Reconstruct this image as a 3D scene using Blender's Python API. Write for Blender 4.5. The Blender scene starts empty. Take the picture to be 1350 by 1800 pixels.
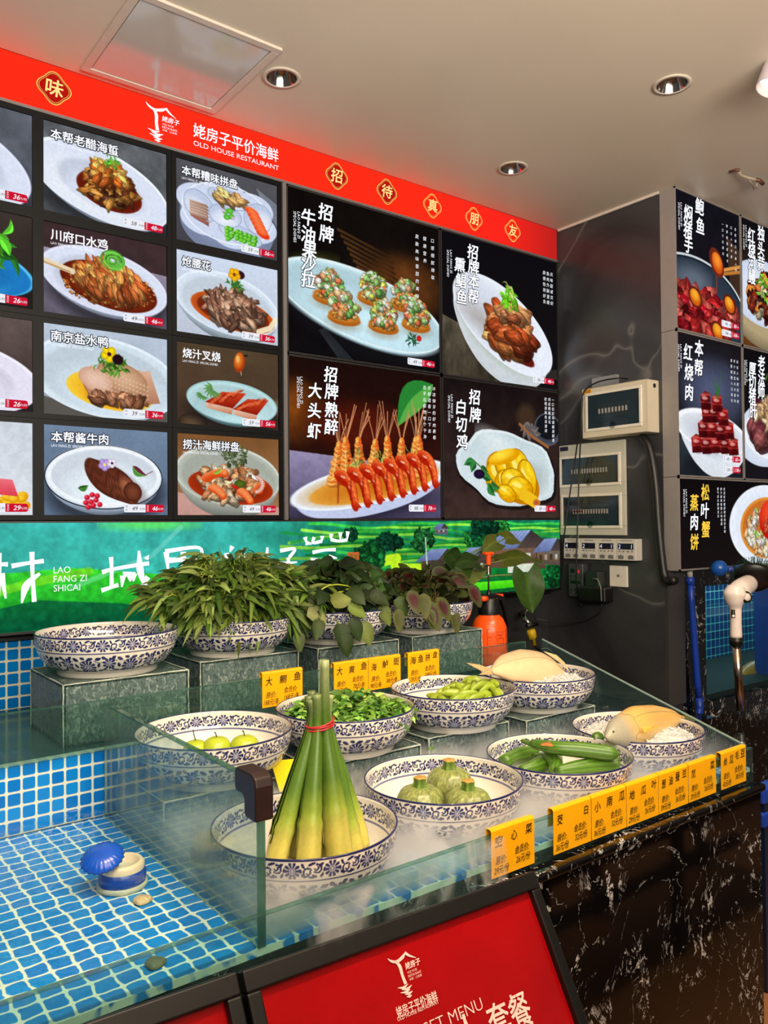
import bpy, math, random
import numpy as np
from mathutils import Vector, Matrix
SC = bpy.context.scene
COL = SC.collection
PI = math.pi
H = 1.5                      # camera height above the floor

# ------------------------------------------------------------------ camera
FPX = 1411.75                # focal length in pixels of the 1350x1800 frame
_yaw, _pit, _rol = (math.radians(a) for a in (37.5627, .8913, .4886))
FW = np.array([math.sin(_yaw)*math.cos(_pit), math.cos(_yaw)*math.cos(_pit), math.sin(_pit)])
RT = np.array([math.cos(_yaw), -math.sin(_yaw), 0.0])
DN = np.cross(FW, RT)
RT, DN = RT*math.cos(_rol)+DN*math.sin(_rol), DN*math.cos(_rol)-RT*math.sin(_rol)
cam = bpy.data.cameras.new('camera')
cam.lens = FPX/1800*36; cam.sensor_width = 36; cam.sensor_fit = 'AUTO'; cam.clip_start = .02; cam.clip_end = 60
camo = bpy.data.objects.new('camera', cam); COL.objects.link(camo)
_m = Matrix.Identity(4)
for i in range(3):
    _m[i][0] = RT[i]; _m[i][1] = -DN[i]; _m[i][2] = -FW[i]
_m[2][3] = H
camo.matrix_world = _m
SC.camera = camo

def ray(px, py):
    return FW + RT*((px-675)/FPX) + DN*((py-900)/FPX)
def atX(px, py, X): d = ray(px, py); p = d*(X/d[0]); p[2] += H; return p
def atY(px, py, Y): d = ray(px, py); p = d*(Y/d[1]); p[2] += H; return p
def atZ(px, py, Z): d = ray(px, py); p = d*((Z-H)/d[2]); p[2] += H; return p
def depth(P): return float(np.dot(np.array(P)-np.array([0, 0, H]), FW))

# ------------------------------------------------------------------ view, world, lights
vs = SC.view_settings
vs.view_transform = 'Standard'; vs.look = 'None'; vs.gamma = 1; vs.use_curve_mapping = False
vs.exposure = 0.0
W = bpy.data.worlds.new('world'); SC.world = W; W.use_nodes = True
bg = W.node_tree.nodes['Background']
bg.inputs[0].default_value = (1.0, .92, .84, 1); bg.inputs[1].default_value = .10

def lamp(name, kind, loc, target, power, color, **kw):
    l = bpy.data.lights.new(name, kind); l.energy = power; l.color = color
    for k, v in kw.items(): setattr(l, k, v)
    o = bpy.data.objects.new(name, l); COL.objects.link(o); o.location = loc
    d = Vector(target)-Vector(loc)
    o.rotation_euler = d.to_track_quat('-Z', 'Y').to_euler()
    return o
WARM = (1.0, .81, .57)
for i, x in enumerate((.45, 1.0, 1.55, 2.05)):      # the row of track spots above the counter
    lamp('track_spot_lamp', 'SPOT', (x-.1, .62, 2.66), (x, 1.36, H-.6), 60, WARM, spot_size=math.radians(62), spot_blend=.7, shadow_soft_size=.035)
lamp('added_room_fill', 'AREA', (.6, -1.6, 2.75), (.6, -1.6, 0), 8, (1.0, .86, .70), shape='RECTANGLE', size=2.6, size_y=1.6)  # added fill light behind the camera for general room brightness
lamp('added_ceiling_fill', 'AREA', (.5, -.9, 2.05), (.75, -.45, 2.79), 205, (1.0, .89, .75), shape='RECTANGLE', size=2.4, size_y=.8)  # added unseen fill, aimed up to brighten the ceiling
lamp('aquarium_lamp', 'AREA', (4.0, 2.10, H-.28), (4.0, 2.10, 0), 4.0, (.92, .97, 1.0), shape='RECTANGLE', size=1.7, size_y=.2)
lamp('aisle_spot_lamp', 'SPOT', (3.0, .7, 2.6), (3.0, .75, 0), 90, WARM, spot_size=math.radians(50), spot_blend=.6, shadow_soft_size=.05)

# ------------------------------------------------------------------ helpers: colours, materials
def lin(c):
    c = np.asarray(c, float)/255.0
    return np.where(c <= .04045, c/12.92, ((c+.055)/1.055)**2.4)
def rgba(c): return tuple(float(x) for x in lin(c))+(1.0,)
MATS = {}
class NT:
    def __init__(s, name):
        s.m = bpy.data.materials.new(name); s.m.use_nodes = True
        s.t = s.m.node_tree; s.t.nodes.clear()
        s.out = s.n('ShaderNodeOutputMaterial')
    def n(s, k, **kw):
        nd = s.t.nodes.new(k)
        for a, v in kw.items():
            if a.startswith('i_'):
                key = a[2:].replace('_', ' ')
                nd.inputs[key].default_value = v
            else: setattr(nd, a, v)
        return nd
    def l(s, a, b): s.t.links.new(a, b)
    def val(s, v, sock):
        if isinstance(v, (int, float, tuple)): sock.default_value = v
        else: s.l(v, sock)
    def math(s, op, a, b=0.0, clamp=False):
        nd = s.n('ShaderNodeMath', operation=op, use_clamp=clamp)
        s.val(a, nd.inputs[0]); s.val(b, nd.inputs[1]); return nd.outputs[0]
    def mix(s, f, a, b):
        nd = s.n('ShaderNodeMix', data_type='RGBA'); s.val(f, nd.inputs[0]); s.val(a, nd.inputs[6]); s.val(b, nd.inputs[7]); return nd.outputs[2]
    def coords(s, kind='Object', scale=(1, 1, 1), rot=(0, 0, 0)):
        tc = s.n('ShaderNodeTexCoord'); mp = s.n('ShaderNodeMapping')
        mp.inputs['Scale'].default_value = scale; mp.inputs['Rotation'].default_value = rot
        s.l(tc.outputs[kind], mp.inputs[0]); return mp.outputs[0]
    def noise(s, vec, scale, detail=4, rough=.55, dist=0):
        nd = s.n('ShaderNodeTexNoise'); nd.inputs['Scale'].default_value = scale; nd.inputs['Detail'].default_value = detail
        nd.inputs['Roughness'].default_value = rough; nd.inputs['Distortion'].default_value = dist
        s.l(vec, nd.inputs['Vector']); return nd.outputs[0]
    def ramp(s, f, stops):
        nd = s.n('ShaderNodeValToRGB'); el = nd.color_ramp.elements
        while len(el) < len(stops): el.new(.5)
        for e, (p, c) in zip(el, stops): e.position = p; e.color = c
        s.l(f, nd.inputs[0]); return nd.outputs[0]
    def bump(s, h, strength=.3, dist=.002):
        nd = s.n('ShaderNodeBump'); nd.inputs['Strength'].default_value = strength; nd.inputs['Distance'].default_value = dist
        s.l(h, nd.inputs['Height']); return nd.outputs[0]
    def bsdf(s, color, rough=.5, metal=0, spec=.5, normal=None, **kw):
        nd = s.n('ShaderNodeBsdfPrincipled'); s.val(color, nd.inputs['Base Color']); s.val(rough, nd.inputs['Roughness'])
        nd.inputs['Metallic'].default_value = metal; nd.inputs['Specular IOR Level'].default_value = spec
        if normal is not None: s.l(normal, nd.inputs['Normal'])
        for k, v in kw.items(): s.val(v, nd.inputs[k.replace('_', ' ')])
        return nd.outputs[0]
    def done(s, sh): s.l(sh, s.out.inputs[0]); return s.m
def plain(name, c, rough=.5, metal=0, spec=.5, var=.06, scale=30, bump=0):
    if name in MATS: return MATS[name]
    t = NT(name); v = t.coords()
    nz = t.noise(v, scale)
    c0 = lin(c); a = tuple(c0*(1-var))+(1,); b = tuple(np.minimum(c0*(1+var), 1))+(1,)
    col = t.ramp(nz, [(.3, a), (.7, b)])
    nm = t.bump(nz, bump, .001) if bump else None
    MATS[name] = t.done(t.bsdf(col, rough, metal, spec, nm)); return MATS[name]
def glow(name, c, s=1.0):
    if name in MATS: return MATS[name]
    t = NT(name); e = t.n('ShaderNodeEmission'); e.inputs[0].default_value = rgba(c); e.inputs[1].default_value = s
    MATS[name] = t.done(e.outputs[0]); return MATS[name]
def vcol_glow(name, s=1.0):
    if name in MATS: return MATS[name]
    t = NT(name); a = t.n('ShaderNodeVertexColor', layer_name='Col'); e = t.n('ShaderNodeEmission'); e.inputs[1].default_value = s
    t.l(a.outputs[0], e.inputs[0])
    MATS[name] = t.done(e.outputs[0]); return MATS[name]
def vcol(name, rough=.45, spec=.5, noise=0, scale=60, bump=0, trans=0, sss=0):
    if name in MATS: return MATS[name]
    t = NT(name); a = t.n('ShaderNodeVertexColor', layer_name='Col'); c = a.outputs[0]; nm = None
    if noise or bump:
        nz = t.noise(t.coords(), scale)
        if noise:
            mul = t.n('ShaderNodeMix', data_type='RGBA', blend_type='MULTIPLY'); mul.inputs[0].default_value = 1
            t.l(c, mul.inputs[6]); t.l(t.ramp(nz, [(.3, (1-noise,)*3+(1,)), (.7, (1, 1, 1, 1))]), mul.inputs[7]); c = mul.outputs[2]
        if bump: nm = t.bump(nz, bump, .002)
    sh = t.bsdf(c, rough, 0, spec, nm)
    if trans:
        tr = t.n('ShaderNodeBsdfTranslucent'); t.l(c, tr.inputs[0]); mx = t.n('ShaderNodeMixShader'); mx.inputs[0].default_value = trans
        t.l(sh, mx.inputs[1]); t.l(tr.outputs[0], mx.inputs[2]); sh = mx.outputs[0]
    MATS[name] = t.done(sh); return MATS[name]
def glass(name, tint, rough=.03, haze=0.0, hazecol=(200, 210, 205), hscale=8, bump=0, bscale=40, streak=(1, 1, 1), refl=1.0, hz0=.35, hz1=.75):
    """flat clear sheet: tinted see-through, Schlick mirror on top, optional milky film broken by noise"""
    if name in MATS: return MATS[name]
    t = NT(name); v = t.coords(scale=streak)
    tr = t.n('ShaderNodeBsdfTransparent'); tr.inputs[0].default_value = tint+(1,)
    base = tr.outputs[0]
    nm = t.bump(t.noise(v, bscale, 3), bump, .003) if bump else None
    if haze:
        df = t.n('ShaderNodeBsdfDiffuse'); df.inputs[0].default_value = rgba(hazecol)
        tl = t.n('ShaderNodeBsdfTranslucent'); tl.inputs[0].default_value = rgba(hazecol)
        m0 = t.n('ShaderNodeMixShader'); m0.inputs[0].default_value = .4; t.l(df.outputs[0], m0.inputs[1]); t.l(tl.outputs[0], m0.inputs[2])
        f = t.math('MULTIPLY', t.ramp(t.noise(v, hscale, 6, .65), [(hz0, (.25, .25, .25, 1)), (hz1, (1, 1, 1, 1))]), haze)
        m1 = t.n('ShaderNodeMixShader'); t.l(f, m1.inputs[0]); t.l(base, m1.inputs[1]); t.l(m0.outputs[0], m1.inputs[2]); base = m1.outputs[0]
    lw = t.n('ShaderNodeLayerWeight'); lw.inputs[0].default_value = .5
    if nm is not None: t.l(nm, lw.inputs['Normal'])
    f = t.math('MULTIPLY', t.math('ADD', t.math('MULTIPLY', t.math('POWER', lw.outputs['Facing'], 5.0), .9), .045), refl)
    gl = t.n('ShaderNodeBsdfGlossy'); gl.inputs['Roughness'].default_value = rough
    if nm is not None: t.l(nm, gl.inputs['Normal'])
    m2 = t.n('ShaderNodeMixShader'); t.l(f, m2.inputs[0]); t.l(base, m2.inputs[1]); t.l(gl.outputs[0], m2.inputs[2])
    MATS[name] = t.done(m2.outputs[0]); return MATS[name]

# ------------------------------------------------------------------ helpers: meshes and objects
def V(*a): return np.array(a, float)
class MB:
    """collects vertices, faces, vertex colours; build() links them as ONE mesh object"""
    def __init__(s): s.v = []; s.f = []; s.c = []; s.n = 0
    def add(s, verts, faces, col=None):
        verts = np.asarray(verts, float).reshape(-1, 3); o = s.n
        s.v.append(verts); s.n += len(verts)
        s.f.extend([tuple(int(i)+o for i in f) for f in faces])
        if col is None: col = (1, 1, 1)
        col = np.asarray(col, float)
        if col.ndim == 1: col = np.tile(col, (len(verts), 1))
        s.c.append(col); return s
    def box(s, lo, hi, col=None):
        (a, b, c), (d, e, f) = lo, hi
        v = [(a, b, c), (d, b, c), (d, e, c), (a, e, c), (a, b, f), (d, b, f), (d, e, f), (a, e, f)]
        return s.add(v, [(3, 2, 1, 0), (4, 5, 6, 7), (0, 1, 5, 4), (1, 2, 6, 5), (2, 3, 7, 6), (3, 0, 4, 7)], col)
    def quad(s, a, b, c, d, col=None): return s.add([a, b, c, d], [(0, 1, 2, 3)], col)
    def tube(s, pts, r, n=8, col=None, caps=True):
        pts = np.asarray(pts, float); m = len(pts); r = np.broadcast_to(np.asarray(r, float), (m,))
        T = np.gradient(pts, axis=0); T /= np.linalg.norm(T, axis=1)[:, None]+1e-12
        ref = V(0, 0, 1) if abs(T[0][2]) < .9 else V(1, 0, 0)
        N = np.cross(T[0], ref); N /= np.linalg.norm(N); vs_ = []
        for i in range(m):
            N = N-T[i]*np.dot(N, T[i]); N /= np.linalg.norm(N); B = np.cross(T[i], N)
            a = np.linspace(0, 2*PI, n, endpoint=False)[:, None]
            vs_.append(pts[i]+r[i]*(np.cos(a)*N+np.sin(a)*B))
        f = [(i*n+j, i*n+(j+1) % n, (i+1)*n+(j+1) % n, (i+1)*n+j) for i in range(m-1) for j in range(n)]
        if caps: f += [tuple(range(n))[::-1], tuple((m-1)*n+j for j in range(n))]
        if col is not None and np.ndim(col) == 2: col = np.repeat(np.asarray(col), n, axis=0)
        return s.add(np.concatenate(vs_), f, col)
    def lathe(s, prof, n=32, o=(0, 0, 0), col=None, axis=None, rfun=None):
        """prof: (radius, height) rows about +Z (or axis) through o"""
        a = np.linspace(0, 2*PI, n, endpoint=False); m = len(prof)
        P = np.zeros((m, n, 3))
        for i, (r, z) in enumerate(prof):
            rr = r*(rfun(a, i) if rfun else 1)
            P[i, :, 0] = rr*np.cos(a); P[i, :, 1] = rr*np.sin(a); P[i, :, 2] = z
        P = P.reshape(-1, 3)
        if axis is not None:
            q = np.array(Vector((0, 0, 1)).rotation_difference(Vector(axis)).to_matrix()); P = P@q.T
        f = [(i*n+j, i*n+(j+1) % n, (i+1)*n+(j+1) % n, (i+1)*n+j) for i in range(m-1) for j in range(n)]
        if col is not None and np.ndim(col) == 2 and len(col) == m: col = np.repeat(np.asarray(col), n, axis=0)
        return s.add(P+np.asarray(o, float), f, col)
    def prism(s, pts, d):
        """flat polygon pts (3-D, in order) pushed along vector d"""
        p = np.asarray(pts, float); n = len(p); q = p+np.asarray(d, float)
        return s.add(np.concatenate([p, q]), [tuple(range(n))[::-1], tuple(range(n, 2*n))]+[(i, (i+1) % n, n+(i+1) % n, n+i) for i in range(n)])
    def ribbon(s, pts, w, nrm, lift=0, col=None):
        """flat brush stroke along 3-D pts with half widths w in the plane of normal nrm"""
        p = np.asarray(pts, float); w = np.broadcast_to(np.asarray(w, float), (len(p),)); T = np.gradient(p, axis=0)
        S = np.cross(T, np.asarray(nrm, float)); S /= np.linalg.norm(S, axis=1)[:, None]+1e-12
        A = p+S*w[:, None]+np.asarray(nrm)*lift; B = p-S*w[:, None]+np.asarray(nrm)*lift; n = len(p)
        return s.add(np.concatenate([A, B]), [(i, i+1, n+i+1, n+i) for i in range(n-1)], col)
    def build(s, name, m, parent=None, smooth=False, bevel=0, sub=0, vc=False, origin=None):
        v = np.concatenate(s.v) if s.v else np.zeros((0, 3))
        loc = V(0, 0, 0)
        if parent is not None:
            p = parent
            while p is not None: loc = loc+np.array(p.location); p = p.parent
        elif origin is not None: loc = np.asarray(origin, float)
        else:
            lo, hi = v.min(0), v.max(0); loc = V((lo[0]+hi[0])/2, (lo[1]+hi[1])/2, lo[2])
        me = bpy.data.meshes.new(name); me.from_pydata((v-loc).tolist(), [], s.f)
        if vc:
            ca = me.color_attributes.new('Col', 'FLOAT_COLOR', 'POINT')
            c = np.concatenate(s.c); ca.data.foreach_set('color', np.concatenate([c, np.ones((len(c), 1))], 1).astype(np.float32).ravel())
        if smooth: me.polygons.foreach_set('use_smooth', [True]*len(me.polygons))
        me.materials.append(m); me.update()
        o = bpy.data.objects.new(name, me); COL.objects.link(o)
        if parent is not None: o.parent = parent
        else: o.location = loc
        if bevel:
            b = o.modifiers.new('bevel', 'BEVEL'); b.width = bevel; b.segments = 3; b.limit_method = 'ANGLE'
        if sub:
            b = o.modifiers.new('sub', 'SUBSURF'); b.levels = sub; b.render_levels = sub
        return o
def grid_obj(name, P, C, m, parent=None):
    """P (ny,nx,3) points and C (ny,nx,3) linear colours as one coloured sheet"""
    ny, nx = P.shape[:2]; me = bpy.data.meshes.new(name)
    loc = V(0, 0, 0); p = parent
    while p is not None: loc = loc+np.array(p.location); p = p.parent
    me.vertices.add(nx*ny); me.vertices.foreach_set('co', (P-loc).astype(np.float32).ravel())
    I = np.arange(nx*ny).reshape(ny, nx)
    q = np.stack([I[:-1, :-1], I[1:, :-1], I[1:, 1:], I[:-1, 1:]], -1).reshape(-1, 4)
    me.loops.add(q.size); me.loops.foreach_set('vertex_index', q.ravel().astype(np.int32))
    me.polygons.add(len(q)); me.polygons.foreach_set('loop_start', np.arange(0, q.size, 4, dtype=np.int32))
    me.update(calc_edges=True)
    ca = me.color_attributes.new('Col', 'FLOAT_COLOR', 'POINT')
    ca.data.foreach_set('color', np.concatenate([C.reshape(-1, 3), np.ones((nx*ny, 1))], 1).astype(np.float32).ravel())
    me.materials.append(m)
    o = bpy.data.objects.new(name, me); COL.objects.link(o)
    if parent is not None: o.parent = parent
    return o
def tag(o, label, cat, group=None, kind=None):
    o['label'] = label; o['category'] = cat
    if group: o['group'] = group
    if kind: o['kind'] = kind
    return o
def thing(name, label, cat, loc, group=None, kind=None):
    o = bpy.data.objects.new(name, None); COL.objects.link(o); o.location = tuple(float(x) for x in loc); o.empty_display_size = .05
    return tag(o, label, cat, group, kind)
def struct(name, mb, m, label=None, cat=None, **kw):
    o = mb.build(name, m, **kw); o['kind'] = 'structure'
    if label: o['label'] = label; o['category'] = cat
    return o
def dup(root, loc, label, rotz=None, rot=None, scale=None):
    r = root.copy(); COL.objects.link(r); r.location = tuple(float(x) for x in loc); r['label'] = label
    if rotz is not None: r.rotation_euler = (0, 0, rotz)
    if rot is not None: r.rotation_euler = rot
    if scale is not None: r.scale = (scale,)*3 if np.isscalar(scale) else scale
    for ch in list(root.children):
        c = ch.copy(); COL.objects.link(c); c.parent = r
        for g in list(ch.children):
            d = g.copy(); COL.objects.link(d); d.parent = c
    return r

# lettering: outlines of Blender's own built-in font, cut to flat meshes
_TX = {}
def glyphs(sx, bold=0.0, res=3):
    k = (sx, round(bold, 4), res)
    if k not in _TX:
        c = bpy.data.curves.new('lettering', 'FONT'); c.body = sx; c.offset = bold; c.resolution_u = res
        o = bpy.data.objects.new('lettering', c); COL.objects.link(o); bpy.context.view_layer.update()
        me = o.to_mesh(); n = len(me.vertices); v = np.zeros(n*3); me.vertices.foreach_get('co', v)
        f = [tuple(p.vertices) for p in me.polygons]; o.to_mesh_clear()
        bpy.data.objects.remove(o); bpy.data.curves.remove(c)
        v = v.reshape(-1, 3)[:, :2]
        _TX[k] = (v, f, v.min(0) if n else V(0, 0), v.max(0) if n else V(1, 1))
    return _TX[k]
class Frame:
    """a flat face: O top-left corner, ex right, ey down, n towards the viewer (metres)"""
    def __init__(s, O, ex=(1, 0, 0), ey=(0, 0, -1), n=(0, -1, 0)): s.O = np.asarray(O, float); s.ex = np.asarray(ex, float); s.ey = np.asarray(ey, float); s.n = np.asarray(n, float)
    def p(s, u, v, lift=0): return s.O+s.ex*u+s.ey*v+s.n*lift
def write(mb, fr, sx, u, v, h, anchor='c', bold=0.0, shear=0.0, wid=None, lift=.0006, turn=False, res=3, fit=None, stretch=1.0):
    """one line of lettering: h = height of a full character; (u, v) = centre (or left / right middle) of the line"""
    vv, f, lo, hi = glyphs(sx, min(bold, 0.0), res)
    if not len(vv): return
    sc = h/.92 if any(ord(ch) > 0x2e80 for ch in sx) else h/.72
    x = vv[:, 0]+shear*vv[:, 1]; x0, x1 = x.min(), x.max(); y = vv[:, 1]; yc = .36 if any(ord(ch) > 0x2e80 for ch in sx) else .36
    sxx = sc*stretch
    if fit: sxx = fit/(x1-x0)
    x = (x-{'c': (x0+x1)/2, 'l': x0, 'r': x1}[anchor])*sxx; y = (y-yc)*sc
    nk = 0 if bold <= 0 else (6 if bold < .05 else 9)                      # bold: the same letter again, shifted all round
    for k in range(nk+1):
        dx, dy = (0, 0) if k == nk else (bold*sc*math.cos(2*PI*k/nk), bold*sc*math.sin(2*PI*k/nk))
        if turn: P = fr.O+np.outer(u+y+dy, fr.ex)+np.outer(v+x+dx, fr.ey)      # reads downwards
        else: P = fr.O+np.outer(u+x+dx, fr.ex)+np.outer(v-y-dy, fr.ey)
        mb.add(P+fr.n*(lift+k*1e-5), f)
def rrect(mb, fr, u0, v0, u1, v1, r, lift, sides='lr', n=4):
    pts = []
    for cx, cy, a0, on in ((u1-r, v0+r, -90, 'r' in sides), (u1-r, v1-r, 0, 'r' in sides), (u0+r, v1-r, 90, 'l' in sides), (u0+r, v0+r, 180, 'l' in sides)):
        if on:
            for k in range(n+1):
                a = math.radians(a0+90*k/n); pts.append(fr.p(cx+r*math.cos(a), cy+r*math.sin(a), lift))
        else:
            pts.append(fr.p(u1 if cx > (u0+u1)/2 else u0, v0 if cy < (v0+v1)/2 else v1, lift))
    mb.add(pts, [tuple(range(len(pts)))[::-1]])
# ------------------------------------------------------------------ printed pictures (the food photographs on the light boxes)
def vnoise(ny, nx, cells_y, cells_x, rs, octv=4):
    out = np.zeros((ny, nx)); amp = 1; tot = 0
    for o in range(octv):
        cy, cx = max(2, int(cells_y*2**o)), max(2, int(cells_x*2**o))
        g = rs.rand(cy+2, cx+2)
        y = np.linspace(0, cy, ny); x = np.linspace(0, cx, nx); iy = y.astype(int); ix = x.astype(int)
        fy = (y-iy)[:, None]; fx = (x-ix)[None, :]; fy = fy*fy*(3-2*fy); fx = fx*fx*(3-2*fx)
        a = g[iy][:, ix]; b = g[iy][:, ix+1]; c = g[iy+1][:, ix]; d = g[iy+1][:, ix+1]
        out += amp*((a*(1-fx)+b*fx)*(1-fy)+(c*(1-fx)+d*fx)*fy); tot += amp; amp *= .5
    return out/tot
class Canvas:
    """colour field of w x h metres painted in u, v = 0..1 (v down); radii: rx in widths, ry in heights"""
    def __init__(s, w, h, nx, ny, seed=1):
        s.w, s.h, s.nx, s.ny = w, h, nx, ny; s.rs = np.random.RandomState(seed)
        s.x = np.linspace(0, w, nx); s.y = np.linspace(0, h, ny); s.px = max(w/nx, h/ny)
        s.a = np.zeros((ny, nx, 3))
    def fill(s, c0, c1=None, horiz=False):
        c0 = np.array(c0, float); c1 = c0 if c1 is None else np.array(c1, float)
        t = np.linspace(0, 1, s.nx)[None, :, None] if horiz else np.linspace(0, 1, s.ny)[:, None, None]
        s.a[:] = c0*(1-t)+c1*t
    def noise(s, amt, cells, sy=1, box=None, octv=4):
        n = (vnoise(s.ny, s.nx, cells*sy*s.h/s.w, cells, s.rs, octv)-.5)*2*amt
        if box:
            j0, j1, i0, i1 = int(box[1]*s.ny), int(box[3]*s.ny), int(box[0]*s.nx), int(box[2]*s.nx)
            s.a[j0:j1, i0:i1] *= 1+n[j0:j1, i0:i1, None]
        else: s.a *= 1+n[:, :, None]
    def _win(s, x0, x1, y0, y1):
        i0 = max(0, int(x0/s.w*(s.nx-1))-1); i1 = min(s.nx, int(x1/s.w*(s.nx-1))+3); j0 = max(0, int(y0/s.h*(s.ny-1))-1); j1 = min(s.ny, int(y1/s.h*(s.ny-1))+3)
        return None if i0 >= i1 or j0 >= j1 else (slice(j0, j1), slice(i0, i1))
    def put(s, win, al, col):
        s.a[win] = s.a[win]*(1-al[..., None])+np.asarray(col)*al[..., None]
    def ell(s, u, v, ru, rv, c0, c1=None, rot=0, soft=1.2, op=1.0, pw=2.0, off=(0, 0), half=None, lump=0, ph=0, grain=0):
        """ellipse, colour c0 in the middle to c1 at the edge; half='b'/'t' keeps only the lower / upper half"""
        cx, cy, rx, ry = u*s.w, v*s.h, ru*s.w, rv*s.h; R = max(rx, ry)*1.1+2*s.px
        win = s._win(cx-R, cx+R, cy-R, cy+R)
        if win is None: return
        X, Y = np.meshgrid(s.x[win[1]]-cx, s.y[win[0]]-cy); a = math.radians(rot); ca, sa = math.cos(a), math.sin(a)
        p, q = (X*ca+Y*sa)/rx, (-X*sa+Y*ca)/ry; d = np.sqrt(p*p+q*q)+1e-9
        if lump: th = np.arctan2(q, p); d = d*(1+lump*(np.sin(2*th+ph)*.5+np.sin(3*th+ph*2.3)+.6*np.sin(5*th+ph*3.1)))
        e = (1-d)*min(rx, ry)/(soft*s.px); al = np.clip(e+.5, 0, 1)*op
        if half == 'b': al = al*np.clip(q*ry/s.px+.5, 0, 1)
        if half == 't': al = al*np.clip(-q*ry/s.px+.5, 0, 1)
        c0 = np.array(c0, float)
        if c1 is None: col = c0
        else:
            d2 = np.sqrt((p-off[0])**2+(q-off[1])**2); t = np.clip(d2, 0, 1)[..., None]**pw; col = c0*(1-t)+np.array(c1, float)*t
        if grain: col = col*(1+grain*np.sin(q*9+2*np.sin(p*5+ph)+ph)[..., None]+grain*.8*(s.rs.rand(*d.shape)-.5)[..., None]*2)
        s.put(win, al, col)
    def ring(s, u, v, ru, rv, wd, c, rot=0, op=1.0):
        cx, cy, rx, ry = u*s.w, v*s.h, ru*s.w, rv*s.h; R = max(rx, ry)*1.1+2*s.px
        win = s._win(cx-R, cx+R, cy-R, cy+R)
        if win is None: return
        X, Y = np.meshgrid(s.x[win[1]]-cx, s.y[win[0]]-cy); a = math.radians(rot); ca, sa = math.cos(a), math.sin(a)
        p, q = X*ca+Y*sa, -X*sa+Y*ca; d = np.sqrt((p/rx)**2+(q/ry)**2)+1e-9
        g = np.sqrt((p/rx**2)**2+(q/ry**2)**2)/d+1e-9
        al = np.clip((wd*s.w/2-np.abs(d-1)/g)/s.px+.5, 0, 1)*op
        s.put(win, al, np.array(c, float))
    def poly(s, pts, c, c1=None, op=1.0):
        P = np.array(pts, float)*[s.w, s.h]; lo, hi = P.min(0), P.max(0); win = s._win(lo[0], hi[0], lo[1], hi[1])
        if win is None: return
        X, Y = np.meshgrid(s.x[win[1]], s.y[win[0]]); acc = np.zeros(X.shape)
        for ox, oy in ((-.25, -.25), (.25, -.25), (-.25, .25), (.25, .25)):
            ins = np.zeros(X.shape, bool); x, y = X+ox*s.px, Y+oy*s.px
            for (xa, ya), (xb, yb) in zip(P, np.roll(P, -1, 0)):
                cr = (ya > y) != (yb > y)
                ins ^= cr & (x < (xb-xa)*(y-ya)/(yb-ya+1e-12)+xa)
            acc += ins*.25
        c = np.array(c, float)
        if c1 is not None: t = ((Y-lo[1])/(hi[1]-lo[1]+1e-9))[..., None]; c = c*(1-t)+np.array(c1, float)*t
        s.put(win, acc*op, c)
    def line(s, pts, wd, c, op=1.0, taper=False):
        """stroke along u, v points, width wd in picture widths"""
        P = np.array(pts, float)*[s.w, s.h]; r = wd*s.w/2; lo, hi = P.min(0)-r, P.max(0)+r; win = s._win(lo[0], hi[0], lo[1], hi[1])
        if win is None: return
        X, Y = np.meshgrid(s.x[win[1]], s.y[win[0]]); D = np.full(X.shape, 1e9); n = len(P)-1
        for k in range(n):
            a, b = P[k], P[k+1]; d = b-a; L = (d*d).sum()+1e-12; t = np.clip(((X-a[0])*d[0]+(Y-a[1])*d[1])/L, 0, 1)
            rr = r*(1-(k+t)/n*.9) if taper else r
            D = np.minimum(D, np.hypot(X-a[0]-t*d[0], Y-a[1]-t*d[1])-rr)
        s.put(win, np.clip(.5-D/s.px, 0, 1)*op, np.array(c, float))
    def leaf(s, u0, v0, u1, v1, wd, c, c2=None, bend=.15, vein=True):
        a, b = np.array([u0*s.w, v0*s.h]), np.array([u1*s.w, v1*s.h]); d = b-a; nrm = np.array([-d[1], d[0]])
        t = np.linspace(0, 1, 9); mid = a+np.outer(t, d)+np.outer(np.sin(t*PI)*bend, nrm); w_ = np.sin(np.clip(t, 0, 1)**.8*PI)*wd*s.w/2; nn = nrm/(np.linalg.norm(nrm)+1e-9)
        A = mid+nn*w_[:, None]; B = mid-nn*w_[:, None]; sc = [1/s.w, 1/s.h]
        s.poly(np.concatenate([A, mid[::-1]])*sc, c); s.poly(np.concatenate([B, mid[::-1]])*sc, c2 if c2 is not None else np.array(c)*.78)
        if vein: s.line(mid*sc, .004, np.minimum(np.array(c)*1.35, 255), .6)
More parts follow.
